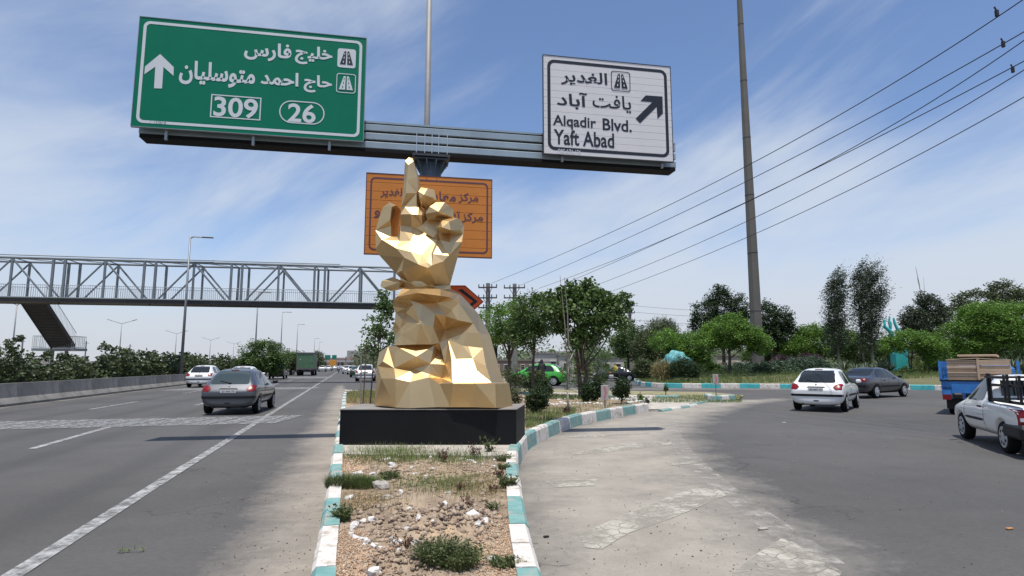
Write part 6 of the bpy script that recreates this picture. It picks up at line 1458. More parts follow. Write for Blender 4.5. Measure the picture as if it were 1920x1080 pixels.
# ------------------------------------------------------------------ people
SKN = mat('skin', (.30, .17, .11), .6); CLB = mat('black clothing', (.012, .012, .013), .85); CLY = mat('yellow shirt', (.55, .45, .03), .8); CLG = mat('grey trousers', (.06, .065, .08), .85); HAIR = mat('dark hair', (.015, .012, .01), .8); CLW = mat('pale shirt', (.40, .40, .42), .8)
def person(loc, rz, label, top, low_, pose='stand', group=None):
    t = empty('person', loc, rz, label, 'person', group)
    if pose == 'stand':
        J = {'pel': (0, 0, .95), 'che': (.02, 0, 1.28), 'nek': (.02, 0, 1.48), 'hed': (.05, 0, 1.60), 'top': (.05, 0, 1.72), 'hl': (0, .1, .92), 'kl': (.06, .11, .5), 'al': (0, .12, .09), 'fl': (.16, .13, .04), 'hr': (0, -.1, .92), 'kr': (.03, -.12, .5), 'ar': (-.04, -.13, .09), 'fr': (.12, -.14, .04),
             'sl': (.0, .19, 1.42), 'el': (.02, .25, 1.14), 'wl': (.14, .20, .92), 'sr': (0, -.19, 1.42), 'er': (.06, -.26, 1.16), 'wr': (.24, -.16, 1.05), 'pl': (.18, .19, .85), 'pr': (.31, -.13, 1.06)}
    else:
        J = {'pel': (0, 0, .82), 'che': (.12, 0, 1.12), 'nek': (.18, 0, 1.32), 'hed': (.24, 0, 1.44), 'top': (.25, 0, 1.56), 'hl': (0, .12, .80), 'kl': (.42, .2, .74), 'al': (.36, .2, .34), 'fl': (.5, .2, .30), 'hr': (0, -.12, .80), 'kr': (.42, -.2, .74), 'ar': (.36, -.2, .34), 'fr': (.5, -.2, .30),
             'sl': (.16, .2, 1.26), 'el': (.32, .28, 1.05), 'wl': (.55, .26, 1.02), 'sr': (.16, -.2, 1.26), 'er': (.32, -.28, 1.05), 'wr': (.55, -.26, 1.02), 'pl': (.62, .27, 1.0), 'pr': (.62, -.27, 1.0)}
    R_ = {'pel': .15, 'che': .16, 'nek': .06, 'hed': .09, 'top': .075, 'hl': .1, 'kl': .065, 'al': .045, 'fl': .04, 'hr': .1, 'kr': .065, 'ar': .045, 'fr': .04, 'sl': .065, 'el': .048, 'wl': .035, 'sr': .065, 'er': .048, 'wr': .035, 'pl': .04, 'pr': .04}
    E_ = ['pel che', 'che nek', 'nek hed', 'hed top', 'pel hl', 'hl kl', 'kl al', 'al fl', 'pel hr', 'hr kr', 'kr ar', 'ar fr', 'che sl', 'sl el', 'el wl', 'wl pl', 'che sr', 'sr er', 'er wr', 'wr pr']
    ks = list(J); me = bpy.data.meshes.new('body'); me.from_pydata([J[k] for k in ks], [tuple(ks.index(q) for q in e.split()) for e in E_], [])
    o = bpy.data.objects.new('tmp', me); COL.objects.link(o); o.modifiers.new('k', 'SKIN'); me.skin_vertices.keys() if 0 else None
    for k, sv in zip(ks, me.skin_vertices[0].data): sv.radius = (R_[k], R_[k]); sv.use_root = (k == 'pel')
    s_ = o.modifiers.new('s', 'SUBSURF'); s_.levels = 1; s_.render_levels = 1
    r = evalmesh(o); bpy.data.objects.remove(o)
    r.materials.clear(); 
    for q in (top, low_, SKN, HAIR): r.materials.append(q)
    hz = J['hed'][2]; hd0 = Vector(J['hed'])
    for p in r.polygons:
        c = p.center
        if c.z > J['nek'][2]+.02: p.material_index = 3 if (c.z > hz+.05 or c.x < hd0.x-.03) else 2
        elif (c-Vector(J['wl'])).length < .10 or (c-Vector(J['wr'])).length < .10 or (c-Vector(J['pl'])).length < .08 or (c-Vector(J['pr'])).length < .08: p.material_index = 2
        elif c.z < J['pel'][2]-.02 and not (abs(c.y) > .17 and c.z > .85): p.material_index = 1
        else: p.material_index = 0
    b = bpy.data.objects.new('body', r); link(b, t); r.polygons.foreach_set('use_smooth', [True]*len(r.polygons))
    return t
pp = G(1016, 728.5); pt = person((pp.x, pp.y, .14), rad(95), 'person in a long black coat standing beside the green taxi', CLB, CLB)
MB().lathe([(.27, .30), (.24, .7), (.19, 1.0), (.20, 1.3), (.12, 1.46)], 16).obj('coat', CLB, pt, True)
MB().lathe([(.02, 1.79), (.11, 1.70), (.125, 1.60), (.13, 1.48), (.17, 1.38)], 14, Matrix.Translation((.02, 0, -.02))).obj('headscarf', CLB, pt, True)
def motorbike(loc, rz, label):
    t = empty('motorcycle', loc, rz, label, 'motorcycle')
    for x in (-.6, .65):
        q = MB(); q.lathe([(.24, -.05), (.30, -.045), (.31, 0), (.30, .045), (.24, .05)], 20, Matrix.Rotation(math.pi/2, 4, 'X')); w_ = q.obj('wheel', TYR, t, True); w_.location = (x, 0, .31)
        q = MB()
        for k in range(6): a = k*math.pi/3; q.tube((0, 0, 0), (math.cos(a)*.25, 0, math.sin(a)*.25), .012, n=4)
        q.obj('spokes', RIM, w_)
    MB().path([(.65, 0, .31), (.45, 0, .85), (.35, 0, 1.02)], .03, 6).tube((.36, -.33, 1.02), (.36, .33, 1.02), .018).obj('fork', RIM, t)
    MB().box((.15, 0, .78), (.45, .24, .2), bev=.06).obj('tank', carpaint('red bike paint', (.25, .02, .02)), t)
    MB().box((-.3, 0, .78), (.65, .24, .1), bev=.03).obj('saddle', PLB, t)
    MB().box((.0, 0, .45), (.45, .25, .32), bev=.05).path([(-.6, .06, .31), (0, .1, .45)], .03).path([(.4, 0, .8), (.25, 0, .45), (-.1, 0, .4)], .025).obj('engine', RIM, t)
    MB().tube((.1, -.16, .3), (-.7, -.16, .36), .04).obj('exhaust', RIM, t)
    MB().box((-.62, 0, .68), (.06, .16, .08)).obj('tail_light', REDL, t)
    return t
p = G(1146, 715); motorbike((p.x, p.y, 0), rad(185), 'motorcycle parked facing left beside the black saloon'); person((p.x+.55, p.y+.6, 0), rad(190), 'person in a yellow top behind the parked motorcycle', CLY, CLG)
p = G(634.5, 699.5); motorbike((p.x, p.y, 0), math.pi/2-rad(H), 'distant motorcycle riding away on the highway edge line'); person((p.x-.1*HD.x, p.y-.1*HD.y, 0), math.pi/2-rad(H), 'distant rider in a pale shirt on the highway motorcycle', CLW, CLB, 'ride')
# ------------------------------------------------------------------ small arrow signs
SGR = mat('faded grey sign face', (.36, .34, .34), .5, noise=.05); SPK = mat('faded pink arrow', (.42, .17, .18), .55)
def small_sign(px, pyb, z, w, zb_, h, rz, label):
    p = G(px, pyb, z); t = empty('arrow_sign', p, rz, label, 'road sign', 'small faded arrow signs')
    MB().tube((0, .03, -.1), (0, .03, zb_+h*.5), .022, n=8).obj('post', STEEL, t); MB().box((0, 0, zb_+h/2), (w, .02, h), bev=.006).obj('board', SGR, t)
    q = [(-.22, .42), (.08, .42), (.30, 0), (.08, -.42), (-.22, -.42), (.0, 0)]
    MB().prism([(x*w, zb_+h/2+y*h) for x, y in q], 'y', -.0125, -.0105).obj('arrow_mark', SPK, t)
small_sign(1134.5, 765, .25, .22, .24, .42, -.15, 'small grey sign with a faded red right arrow on the near island')
small_sign(1343, 742, .05, .26, .52, .50, -.2, 'far faded arrow sign at the tip of the grass verge')
# ------------------------------------------------------------------ teal boulder and monument, slab, bench
TEAL = mat('glossy teal paint', (.03, .32, .32), .45, col2=(.05, .42, .40), nscale=1.5, bump=.5, bscale=6)
TEALR = mat('teal painted rock', (.03, .20, .23), .75, col2=(.22, .52, .52), nscale=3.0, bump=1.0, bscale=7)
def rock(name, loc, dims, m, label, cat, sub=4, amp=.22, seed=1, group=None, flat=False, par=None, fr=1.4):
    bm = bmesh.new(); bmesh.ops.create_icosphere(bm, subdivisions=sub, radius=1); r_ = random.Random(seed); ph = [r_.uniform(0, 6) for _ in range(6)]
    for v in bm.verts:
        c = v.co; n = math.sin(c.x*fr*1.7+ph[0])*math.cos(c.y*fr*1.9+ph[1])+.5*math.sin(c.z*fr*3.1+ph[2]+c.x*2)+.35*math.sin(c.x*fr*5+ph[3])*math.sin(c.y*fr*5+ph[4])
        v.co = c*(1+amp*n*.6); 
        if v.co.z < -.55: v.co.z = -.55
        v.co = Vector((v.co.x*dims[0]/2, v.co.y*dims[1]/2, (v.co.z+.5)*dims[2]/1.5))
    me = bpy.data.meshes.new(name); bm.to_mesh(me); bm.free(); o = mobj(name, me, m, par, not flat); o.location = loc
    return tag(o, label, cat, group) if label else o
rock('painted_boulder', GD(1268, 47, .5), (2.7, 1.8, 1.85), TEALR, 'big rounded boulder painted turquoise at the edge of the park', 'boulder', 5, .38, 4, fr=2.2)
MB().box(GD(1300, 49, 1.1), (.35, .6, 1.0), bev=.05).obj('concrete_block', mat('pale concrete block', (.40, .39, .36), .8, noise=.1)); tag(bpy.data.objects['concrete_block'], 'small pale concrete block at the right of the teal boulder', 'block')
t = empty('stone_bench', GD(1333, 52, .65), .1, 'white slab bench on the lawn left of the acacia trunk', 'bench'); MB().box((0, 0, .42), (1.0, .4, .07)).obj('seat', PLT, t); MB().box((0, 0, .2), (.2, .3, .4)).obj('leg', PLT, t)
def monument():
    Ym = 48.5; p = At(1690, 690, Ym); z0 = .75
    t = empty('hands_monument', (p.x, Ym, z0), 0, 'turquoise monument of raised hands standing in the park', 'sculpture')
    k = Ym/F; X = lambda px: (px-1690)*k; Z = lambda py: At(1690, py, Ym).z-z0
    MB().box((X(1692), 0, .12), (2.6, 1.4, .34)).obj('base_slab', mat('grey monument slab', (.30, .29, .28), .8, noise=.1), t)
    q = MB(); q.prism([(X(1676), .3), (X(1703), .3), (X(1701), Z(668)), (X(1694), Z(640)), (X(1682), Z(640)), (X(1676), Z(664))], 'y', -.35, .35); q.obj('pedestal', TEAL, t)
    def limb(pts, rs, name):
        me = bpy.data.meshes.new(name); me.from_pydata([(X(a), b_, Z(c)) for a, b_, c in pts], [(i, i+1) for i in range(len(pts)-1)], [])
        o = bpy.data.objects.new('tmp', me); COL.objects.link(o); o.modifiers.new('k', 'SKIN')
        for sv, r in zip(me.skin_vertices[0].data, rs): sv.radius = (r, r)
        s_ = o.modifiers.new('s', 'SUBSURF'); s_.levels = 1; s_.render_levels = 1; r = evalmesh(o); bpy.data.objects.remove(o); r.materials.clear(); mobj(name, r, TEAL, t, True)
    limb([(1684, 0, 668), (1680, .1, 640), (1676, 0, 622), (1665, 0, 612), (1666, 0, 598)], [.26, .2, .2, .11, .07], 'left_hand'.replace('left_', '')) 
    limb([(1676, 0, 622), (1664, .1, 613), (1661, .1, 611)], [.14, .07, .05], 'thumb')
    limb([(1676, 0, 618), (1674, 0, 604), (1676, 0, 592)], [.12, .09, .06], 'finger')
    limb([(1677, .1, 618), (1679, .1, 606), (1677, .1, 602)], [.1, .08, .06], 'finger')
    limb([(1696, 0, 668), (1694, 0, 640), (1690, 0, 620), (1684, 0, 606), (1683, 0, 595)], [.24, .17, .14, .1, .07], 'hand')
    limb([(1692, .15, 640), (1690, .15, 616), (1686, .15, 598)], [.12, .09, .06], 'finger')
monument()
# ------------------------------------------------------------------ buildings
WALLM = mat('cream rendered wall', (.46, .43, .37), .85, noise=.05, nscale=1, dirt=((.30, .27, .22), .7, .62)); ROOFM = mat('flat grey roof', (.2, .19, .18), .9); WIN = mat('dark window glass', (.03, .035, .04), .15, spec=.8)
def building(px0, px1, pyt, D, depth, label, wall, nwin=4, rows=1, name='building', door=True, z0=0.0):
    a = GD(px0, D); b = GD(px1, D); h = 1.5+(HOR-pyt)*D/F-z0; w = b.x-a.x
    t = empty(name, ((a.x+b.x)/2, D, z0), 0, label, 'building'); MB().box((0, depth/2, h/2), (w, depth, h)).obj('wall', wall, t); MB().box((0, depth/2, h+.06), (w+.2, depth+.2, .14)).obj('roof', ROOFM, t)
    for r in range(rows):
        for k in range(nwin):
            x = -w/2+w*(k+.5)/nwin; z = h*(r+.55)/rows; f = MB().box((x, -.02, z), (min(1.1, w/nwin*.5), .06, min(1.2, h/rows*.4))).obj('window', PLT, t); MB().box((x, -.06, z), (min(.95, w/nwin*.42), .03, min(1.05, h/rows*.33))).obj('pane', WIN, f)
    return t
building(1003, 1048, 664, 62, 8, 'low cream building behind the green taxi, left part', WALLM, 2)
building(1049, 1076, 668, 60, 6, 'lower cream building wing with a dark doorway behind the green taxi', WALLM, 1)
building(1128, 1170, 672, 72, 8, 'sunlit cream wall building behind the parked motorcycle', WALLM, 2)
building(925, 1004, 676, 90, 5, 'long low dark garden building seen under the trees', mat('brown rendered wall', (.16, .12, .10), .9), 5)
building(1212, 1306, 629, 150, 12, 'flat-roofed grey building on the horizon above the olive tree', mat('grey brick wall', (.28, .25, .21), .9), 7, 3)
building(1345, 1500, 668, 72, 4, 'low cream wall behind the junipers and the mast', WALLM, 6)
t = empty('telecom_mast', GD(1262, 170), 0, 'thin telecom mast with antennas above the horizon building', 'mast'); hh = 1.5+(HOR-597)*170/F
MB().tube((0, 0, 0), (0, 0, hh), .25, .15, 6).obj('mast_pole', POLE, t)
for k in range(3): a = k*2.1; MB().box((math.cos(a)*.55, math.sin(a)*.55, hh-1.2), (.3, .3, 2.2)).obj('antenna', PLT, t)
t = empty('thin_mast', GD(1302, 120), 0, 'very thin pole on the horizon left of the tall dark trees', 'mast'); MB().tube((0, 0, 0), (0, 0, 1.5+(HOR-597)*120/F), .08, .06, 6).obj('pole', POLE, t)
p = At(927, 648, 40); t = empty('lamp_shelter', (p.x, 40, .2), 0, 'small brown-roofed post box just right of the sculpture shoulder', 'post'); MB().box((0, 0, (p.z-.2)/2), (.4, .4, p.z-.2)).obj('post', PLB, t)
MB().prism([(-.6, p.z+.05), (.75, p.z+.05), (.1, p.z+.45)], 'y', -.5, .5).obj('roof', mat('brown tile', (.20, .09, .05), .8), t)
# far overhead signs and bridge across the highway
D = 330; FG = mat('distant green sign', (.0, .16, .12), .5); t = empty('far_sign_gantry', GD(620, D), 0, 'distant sign gantry with two green boards over the highway', 'gantry')
z_ = lambda py: 1.5+(HOR-py)*D/F; xx = lambda px: GD(px, D).x-GD(620, D).x
for (a, b) in ((608.5, 619), (622, 630.5)): MB().box(((xx(a)+xx(b))/2, 0, (z_(666)+z_(673.5))/2), (xx(b)-xx(a), .2, z_(666)-z_(673.5))).obj('sign_board', FG, t)
MB().box((xx(620), .3, z_(674.5)), (xx(648)-xx(592), .5, .5)).obj('beam', POLE, t)
for a in (592, 648): MB().box((xx(a), .3, z_(680)), (.5, .5, z_(674)*1.0+2)).obj('leg', POLE, t)
D = 420; t = empty('far_overpass', GD(625, D), .0, 'distant concrete overpass crossing the highway under the green boards', 'bridge'); FC = mat('distant grey concrete', (.33, .32, .31), .9)
x2 = lambda px: GD(px, D).x-GD(625, D).x; z2 = lambda py: 1.5+(HOR-py)*D/F
MB().box((x2(625), 0, z2(677.5)), (x2(690)-x2(560), 8, 1.4)).obj('deck', FC, t)
for a in (600, 608, 634, 640, 655): MB().box((x2(a), 0, z2(683)), (x2(a+4)-x2(a), 6, z2(679)+1)).obj('pier', FC, t)
MB().box((x2(670), 12, z2(680)), (60, 10, 7)).obj('wall', mat('distant brick', (.35, .24, .19), .9), t)
FHm = mat('far city haze grey', (.30, .29, .28), .95); q = MB()
for k in range(46):
    px = -300+k*62+random.uniform(-20, 20); D = random.uniform(380, 620); h = random.uniform(6, 15)*(.35 if px < 700 else 1); w = random.uniform(20, 48); a_ = random.uniform(-.2, .2)
    if 560 < px < 690: continue
    p = GD(px, D); q.box((p.x, p.y, h/2), (w, 14, h), rz=a_); q.box((p.x+w*.2, p.y, h+.8), (4, 4, 1.6), rz=a_)
tag(q.obj('distant_city', FHm), 'mass of low hazy buildings along the far horizon', 'buildings', None, 'stuff')
# ------------------------------------------------------------------ stones, clods, gravel, weeds on the median
WST = mat('white painted stone', (.60, .575, .545), .8, noise=.06, nscale=8, bump=.3, bscale=14, dirt=((.45, .37, .28), 4, .62)); GST = mat('grey rough stone', (.36, .33, .29), .9, noise=.2, nscale=9, bump=.5, bscale=20)
random.seed(11)
st_me = []
for k in range(7):
    o = rock('white_stone', (0, 0, 0), (1, .78, .5), WST, None, None, 2, .55, 20+k, fr=1.5, flat=True); st_me.append(o.data); bpy.data.objects.remove(o)
def stone(p, s, label, grp, m=None, k=None):
    o = bpy.data.objects.new('white_stone' if m is None else 'grey_stone', st_me[k if k is not None else random.randrange(7)]); link(o)
    if m is not None:
        o.material_slots[0].link = 'OBJECT'; o.material_slots[0].material = m
    o.location = (p.x, p.y, soil_h(p.x, p.y)-.12*s); o.scale = (s*random.uniform(.9, 1.2), s*random.uniform(.8, 1.1), s*random.uniform(.85, 1.15)); o.rotation_euler = (random.uniform(-.2, .2), random.uniform(-.2, .2), random.uniform(0, 6.3))
    return tag(o, label, 'stone', grp)
def c7s(x, y):
    p = C7(x, y, .25)
    for _ in range(3): p = C7(x, y, soil_h(p.x, p.y))
    return p
rowA = [(400, 630, 60), (390, 665, 55), (380, 705, 45), (410, 725, 50), (455, 742, 52), (485, 762, 60), (535, 785, 45), (605, 800, 62), (470, 612, 50), (525, 594, 52)]
rowB = [(1200, 549, 36), (1245, 566, 78), (1290, 586, 52), (1326, 602, 68)]
ORD = ['first', 'second', 'third', 'fourth', 'fifth', 'sixth', 'seventh', 'eighth', 'ninth', 'tenth']
rowA.sort(key=lambda q: q[0] if q[1] > 700 else q[1]-900)
for i, (x, y, s) in enumerate(rowA): p = c7s(x, y); stone(p, s/3.84*p.y/F*1.15, ORD[i]+' white stone from the far end of the curved row left of the soil', 'curved row of white stones')
for i, (x, y, s) in enumerate(rowB): p = c7s(x, y); stone(p, s/3.84*p.y/F*1.15, ORD[i]+' white stone from the left in the short row right of the soil mound', 'short row of white stones right of the mound')
LBL = {(540, 920): 'flat white stone near the bottom left of the bed, left of the big weed', (1390, 890): 'white stone lying by the right kerb near the bottom of the picture', (865, 635): 'white stone in the middle of the dug soil, right one of a pair', (780, 668): 'white stone in the middle of the dug soil, left one of a pair', (800, 525): 'upright white stone on the upper left crest of the dug soil', (970, 578): 'narrow white stone standing on the left slope of the mound', (1047, 490): 'white stone sitting on top of the soil mound', (740, 398): 'round white stone between the grey stone and the bare soil', (360, 442): 'oval white stone under the left grass patch near the kerb', (670, 208): 'long white stone lying alone above the dark green weed', (685, 852): 'small half-buried stone left of the big weed', (955, 152): 'white stone left of the back red seedling'}
for (x, y), lb in LBL.items():
    s = {(540, 920): 88, (1390, 890): 66, (865, 635): 52, (780, 668): 48, (800, 525): 50, (970, 578): 36, (1047, 490): 52, (740, 398): 46, (360, 442): 60, (670, 208): 60, (685, 852): 34, (955, 152): 34}[(x, y)]
    p = c7s(x, y); stone(p, s/3.84*p.y/F*1.15, lb, 'loose white stones on the bed')
for x, y, s in ((645, 165, 44), (440, 258, 48), (405, 268, 36), (535, 276, 44), (840, 263, 36), (812, 222, 30), (915, 285, 32), (960, 228, 30), (1160, 525, 30), (1320, 195, 30), (1415, 212, 34), (1410, 170, 28), (885, 124, 30), (990, 130, 34), (490, 105, 30), (660, 108, 32), (620, 162, 30), (1075, 405, 36), (720, 850, 30), (690, 740, 36), (735, 735, 50), (560, 770, 28)):
    p = c7s(x, y); stone(p, s/3.84*p.y/F*1.1, 'small white pebble-like stone scattered over the bed', 'small scattered white stones')
for k in range(9): p = c7s(1180+k*12+random.uniform(-5, 5), 150+k*5+random.uniform(-8, 8)); stone(p, 24/3.84*p.y/F*1.2, 'small white stone in the cluster between the two back red seedlings', 'cluster of small white stones near the plinth')
for x, y, s, lb in ((595, 362, 118, 'large grey hollow stone beside the left grass patch'), (630, 442, 70, 'grey-white lumpy stone below the hollow grey one'), (840, 770, 90, 'grey flat stone just above the big weed'), (1100, 645, 55, 'brown-grey stone on the soil mound'), (670, 742, 50, 'broken shell-like grey stone in the dug pit'), (590, 312, 36, 'small grey stone above the large hollow one')):
    p = c7s(x, y); stone(p, s/3.84*p.y/F*1.1, lb, None, GST)
for k in range(52):
    if k < 34: p = G(1035+k*5.6+random.uniform(-3, 3), 746.5+ (k % 3)*1.2+random.uniform(-1, 1), .25)
    else: p = G(1000+(k-34)*7.5, 757+random.uniform(-1.5, 1.5), .25)
    stone(p, random.uniform(.10, .18), 'small white stone in the rows edging the back planting beds', 'rows of small white stones on the back of the island')
for k in range(9): p = G(1172+k*6+random.uniform(-2, 2), 756-k*.5, .25); stone(p, random.uniform(.1, .18), 'small white stone by the kerb at the right tip of the island', 'small white stones at the island tip')
def blobs(P_, S_, rng, m, name, parent=None, kind='stuff', label=None, cat=None):
    n = len(P_); base = np.array([(1, 0, 0), (-1, 0, 0), (0, 1, 0), (0, -1, 0), (0, 0, 1), (0, 0, -1)], float)
    fc = np.array([(0, 2, 4), (2, 1, 4), (1, 3, 4), (3, 0, 4), (2, 0, 5), (1, 2, 5), (3, 1, 5), (0, 3, 5)])
    A_ = rng.random((n, 1, 1))*6.283; b = base[None]*(.7+.6*rng.random((n, 6, 1)))*np.array([1, .8, .62]); c, s = np.cos(A_[..., 0]), np.sin(A_[..., 0])
    x = b[..., 0]*c-b[..., 1]*s; y = b[..., 0]*s+b[..., 1]*c; V = np.stack([x, y, b[..., 2]], -1)*S_[:, None, None]*.5+P_[:, None, :]
    me = bpy.data.meshes.new(name); me.vertices.add(n*6); me.vertices.foreach_set('co', V.reshape(-1).astype(np.float32))
    idx = (fc[None]+(np.arange(n)*6)[:, None, None]).reshape(-1).astype(np.int32); me.loops.add(len(idx)); me.loops.foreach_set('vertex_index', idx); me.polygons.add(n*8); me.polygons.foreach_set('loop_start', np.arange(0, n*24, 3, dtype=np.int32)); me.update(calc_edges=True)
    o = mobj(name, me, m, parent); return tag(o, label, cat, None, kind)
def islmat(name, cols, rough=.9):
    m = bpy.data.materials.new(name); m.use_nodes = True; t = m.node_tree; g = t.nodes.new('ShaderNodeNewGeometry'); r = t.nodes.new('ShaderNodeValToRGB')
    el = r.color_ramp.elements
    while len(el) < len(cols): el.new(.5)
    for i, c in enumerate(cols): el[i].position = i/(len(cols)-1); el[i].color = (*c, 1)
    t.links.new(g.outputs['Random Per Island'], r.inputs[0]); p = t.nodes['Principled BSDF']; t.links.new(r.outputs[0], p.inputs['Base Color']); p.inputs['Roughness'].default_value = rough; return m
GRAV = islmat('orange tan gravel', [(.28, .17, .10), (.42, .27, .165), (.47, .35, .24), (.36, .23, .14), (.52, .44, .34)])
CLOD = islmat('dry earth clods', [(.19, .14, .10), (.29, .22, .16), (.37, .29, .215)])
rng = np.random.default_rng(3)
zones = [((250, 640, 500, 998), 1300), ((290, 105, 500, 250), 900), ((1290, 545, 1600, 840), 1500), ((360, 390, 600, 520), 450), ((300, 240, 1500, 420), 200), ((600, 180, 1500, 260), 350), ((1280, 700, 1600, 998), 600), ((400, 800, 700, 998), 500), ((280, 90, 1500, 990), 500)]
Pg = []
for (x0, y0, x1, y1), n in zones:
    k = 0
    while k < n:
        p = C7(rng.uniform(x0, x1), y0+(y1-y0)*rng.random()**.8); k += 1
        if inside(med, p.x, p.y) and pdist(med, p.x, p.y) > .05: Pg.append((p.x, p.y, soil_h(p.x, p.y)+.003))
for k in range(2600):
    p = G(rng.uniform(985, 1225), rng.uniform(745, 800), .25)
    if inside(med, p.x, p.y) and pdist(med, p.x, p.y) > .1: Pg.append((p.x, p.y, soil_h(p.x, p.y)+.004))
for k in range(1500):
    p = C7(rng.uniform(250, 1600), 990+rng.random()*500)
    if inside(med, p.x, p.y): Pg.append((p.x, p.y, soil_h(p.x, p.y)))
Pg = np.array(Pg); blobs(Pg, (.011+.016*rng.random(len(Pg)))*np.clip(Pg[:, 1]/5, .9, 2.4), rng, GRAV, 'gravel', label='orange and tan gravel strewn over the median bed', cat='gravel')
Pc = []
for cx_, cy_, sx, sy, n in ((1130, 620, 190, 75, 1100), (620, 620, 120, 85, 500), (700, 280, 200, 60, 260), (760, 930, 200, 60, 300), (1330, 300, 150, 60, 150)):
    for k in range(n):
        p = C7(cx_+rng.normal()*sx, cy_+rng.normal()*sy)
        if inside(med, p.x, p.y) and pdist(med, p.x, p.y) > .08: Pc.append((p.x, p.y, soil_h(p.x, p.y)+.004))
Pc = np.array(Pc); blobs(Pc, .012+.065*rng.random(len(Pc))**2.0*np.clip(Pc[:, 1]/5, .8, 2), rng, CLOD, 'earth_clods', label='broken lumps of dug earth on the median mound', cat='earth')
# grit on the roads
Pr = []
for k in range(700):
    p = G(rng.uniform(1000, 1500), rng.uniform(800, 1080)); Pr.append((p.x, p.y, .008))
for k in range(350):
    p = G(rng.uniform(380, 600), rng.uniform(800, 1080)); Pr.append((p.x, p.y, .004))
for k in range(250):
    p = G(rng.uniform(1300, 1900), rng.uniform(790, 1080)); Pr.append((p.x, p.y, .008))
Pr = np.array(Pr); blobs(Pr, .006+.016*rng.random(len(Pr))**3, rng, islmat('road grit', [(.05, .045, .04), (.16, .13, .11), (.45, .43, .4)]), 'road_grit', label='loose grit and crumbs on the asphalt', cat='grit')
for (x, y, s, lb, m) in ((1431, 994, .09, 'flat brown chip of wood lying on the slip road', GST), (1024, 1009, .05, 'small dark lump on the asphalt beside the right kerb', PLB), (1893, 994, .07, 'small orange scrap on the asphalt at lower right', mat('orange scrap', (.4, .2, .08), .8)), (1470, 793, .09, 'white scrap of litter on the slip road before the white hatchback', PLT)):
    p = G(x, y); o = MB().box((0, 0, 0), (s, s*.45, .012), rz=.3, bev=.003).obj('litter', m); o.location = (p.x, p.y, .015); tag(o, lb, 'litter')
def blades(name, p, n, r, h, m, label, cat='weed', grp=None, w=.006, lean=.6, leafy=0, lm=None, lsize=.03):
    t = empty(name, (p.x, p.y, soil_h(p.x, p.y) if inside(med, p.x, p.y) else p.z), 0, label, cat, grp); V = []
    for k in range(n):
        a = rng.random()*6.283; rr = r*rng.random()**.6*.55; b = np.array([math.cos(a)*rr, math.sin(a)*rr*.8, -.01]); a2 = a+rng.normal()*.7; ln = lean*rng.random(); hh_ = h*(.45+.6*rng.random())
        d1 = np.array([math.cos(a2)*ln*hh_*.35, math.sin(a2)*ln*hh_*.35, hh_*.6]); d2 = np.array([math.cos(a2)*ln*hh_*1.0, math.sin(a2)*ln*hh_*1.0, hh_*(1-.35*ln)]); s = np.array([-math.sin(a2), math.cos(a2), 0])*w*.5
        V.append([b-s, b+s, b+d1+s*.8, b+d1-s*.8]); V.append([b+d1-s*.8, b+d1+s*.8, b+d2+s*.1, b+d2-s*.1])
        for q in range(leafy):
            f = .3+.7*rng.random(); c = b+(d1*min(1, f*1.6) if f < .6 else d1+(d2-d1)*(f-.6)/.4); dd = rng.normal(size=3); dd[2] = abs(dd[2])*.6; dd /= np.linalg.norm(dd); ss = np.cross(dd, rng.normal(size=3)); ss /= np.linalg.norm(ss)+1e-6
            L1 = lsize*(.6+.8*rng.random()); V.append([c, c+dd*L1*.5+ss*L1*.22, c+dd*L1, c+dd*L1*.5-ss*L1*.22])
    quads('blades', V, m, t); return t
W_ = lambda x, y: c7s(x, y)
blades('weed', W_(1085, 905), 520, .27, .19, WD, 'big spreading green weed at the bottom centre of the bed', w=.004, lean=1.1, leafy=5, lsize=.018)
blades('weed', W_(1000, 900), 260, .20, .17, WD, 'left flank of the big weed, lower and darker', w=.004, lean=1.1, leafy=4, lsize=.018)
blades('weed', W_(1200, 905), 180, .17, .15, GR, 'lighter green weed leaning out right of the big one', w=.003, lean=1.2, leafy=4, lsize=.016)
blades('weed', W_(1490, 920), 200, .16, .07, WD, 'low creeping weed along the right kerb near the bottom', w=.004, lean=1.4, leafy=4, lsize=.018)
blades('weed', W_(318, 600), 110, .10, .15, WD, 'spiky green weed against the left teal kerb stone', w=.006, lean=.9, leafy=4, lsize=.028)
blades('grass_patch', W_(350, 350), 1500, .42, .15, WD, 'thick dark grass patch growing over the left kerb', 'grass', w=.006, lean=1.0)
blades('grass_patch', W_(470, 345), 1200, .34, .13, GR, 'lighter grass spreading right from the left patch', 'grass', w=.005, lean=1.0)
blades('weed', W_(655, 305), 380, .17, .12, WD, 'dark bushy weed left of centre above the grey stone', w=.004, lean=1.0, leafy=3, lsize=.02)
blades('weed', W_(1505, 365), 160, .13, .15, WD, 'bright feathery weed against the right kerb halfway up', w=.004, lean=.8, leafy=4, lsize=.028)
blades('weed', W_(1470, 170), 120, .17, .11, WD, 'upper weed along the right kerb near the plinth', w=.005, lean=1.0, leafy=3, lsize=.03)
blades('weed', W_(1478, 232), 80, .13, .10, WD, 'second weed along the right kerb below the upper one', w=.005, lean=1.0, leafy=3, lsize=.03)
blades('weed', W_(1372, 118), 18, .08, .28, WD, 'tall narrow-leaved seedling in front of the right end of the plinth', w=.01, lean=.7, leafy=4, lsize=.06)
blades('weed', W_(1408, 525), 26, .08, .09, WD, 'tiny green sprout on the gravel right of the mound', w=.005, lean=.9, leafy=4, lsize=.03)
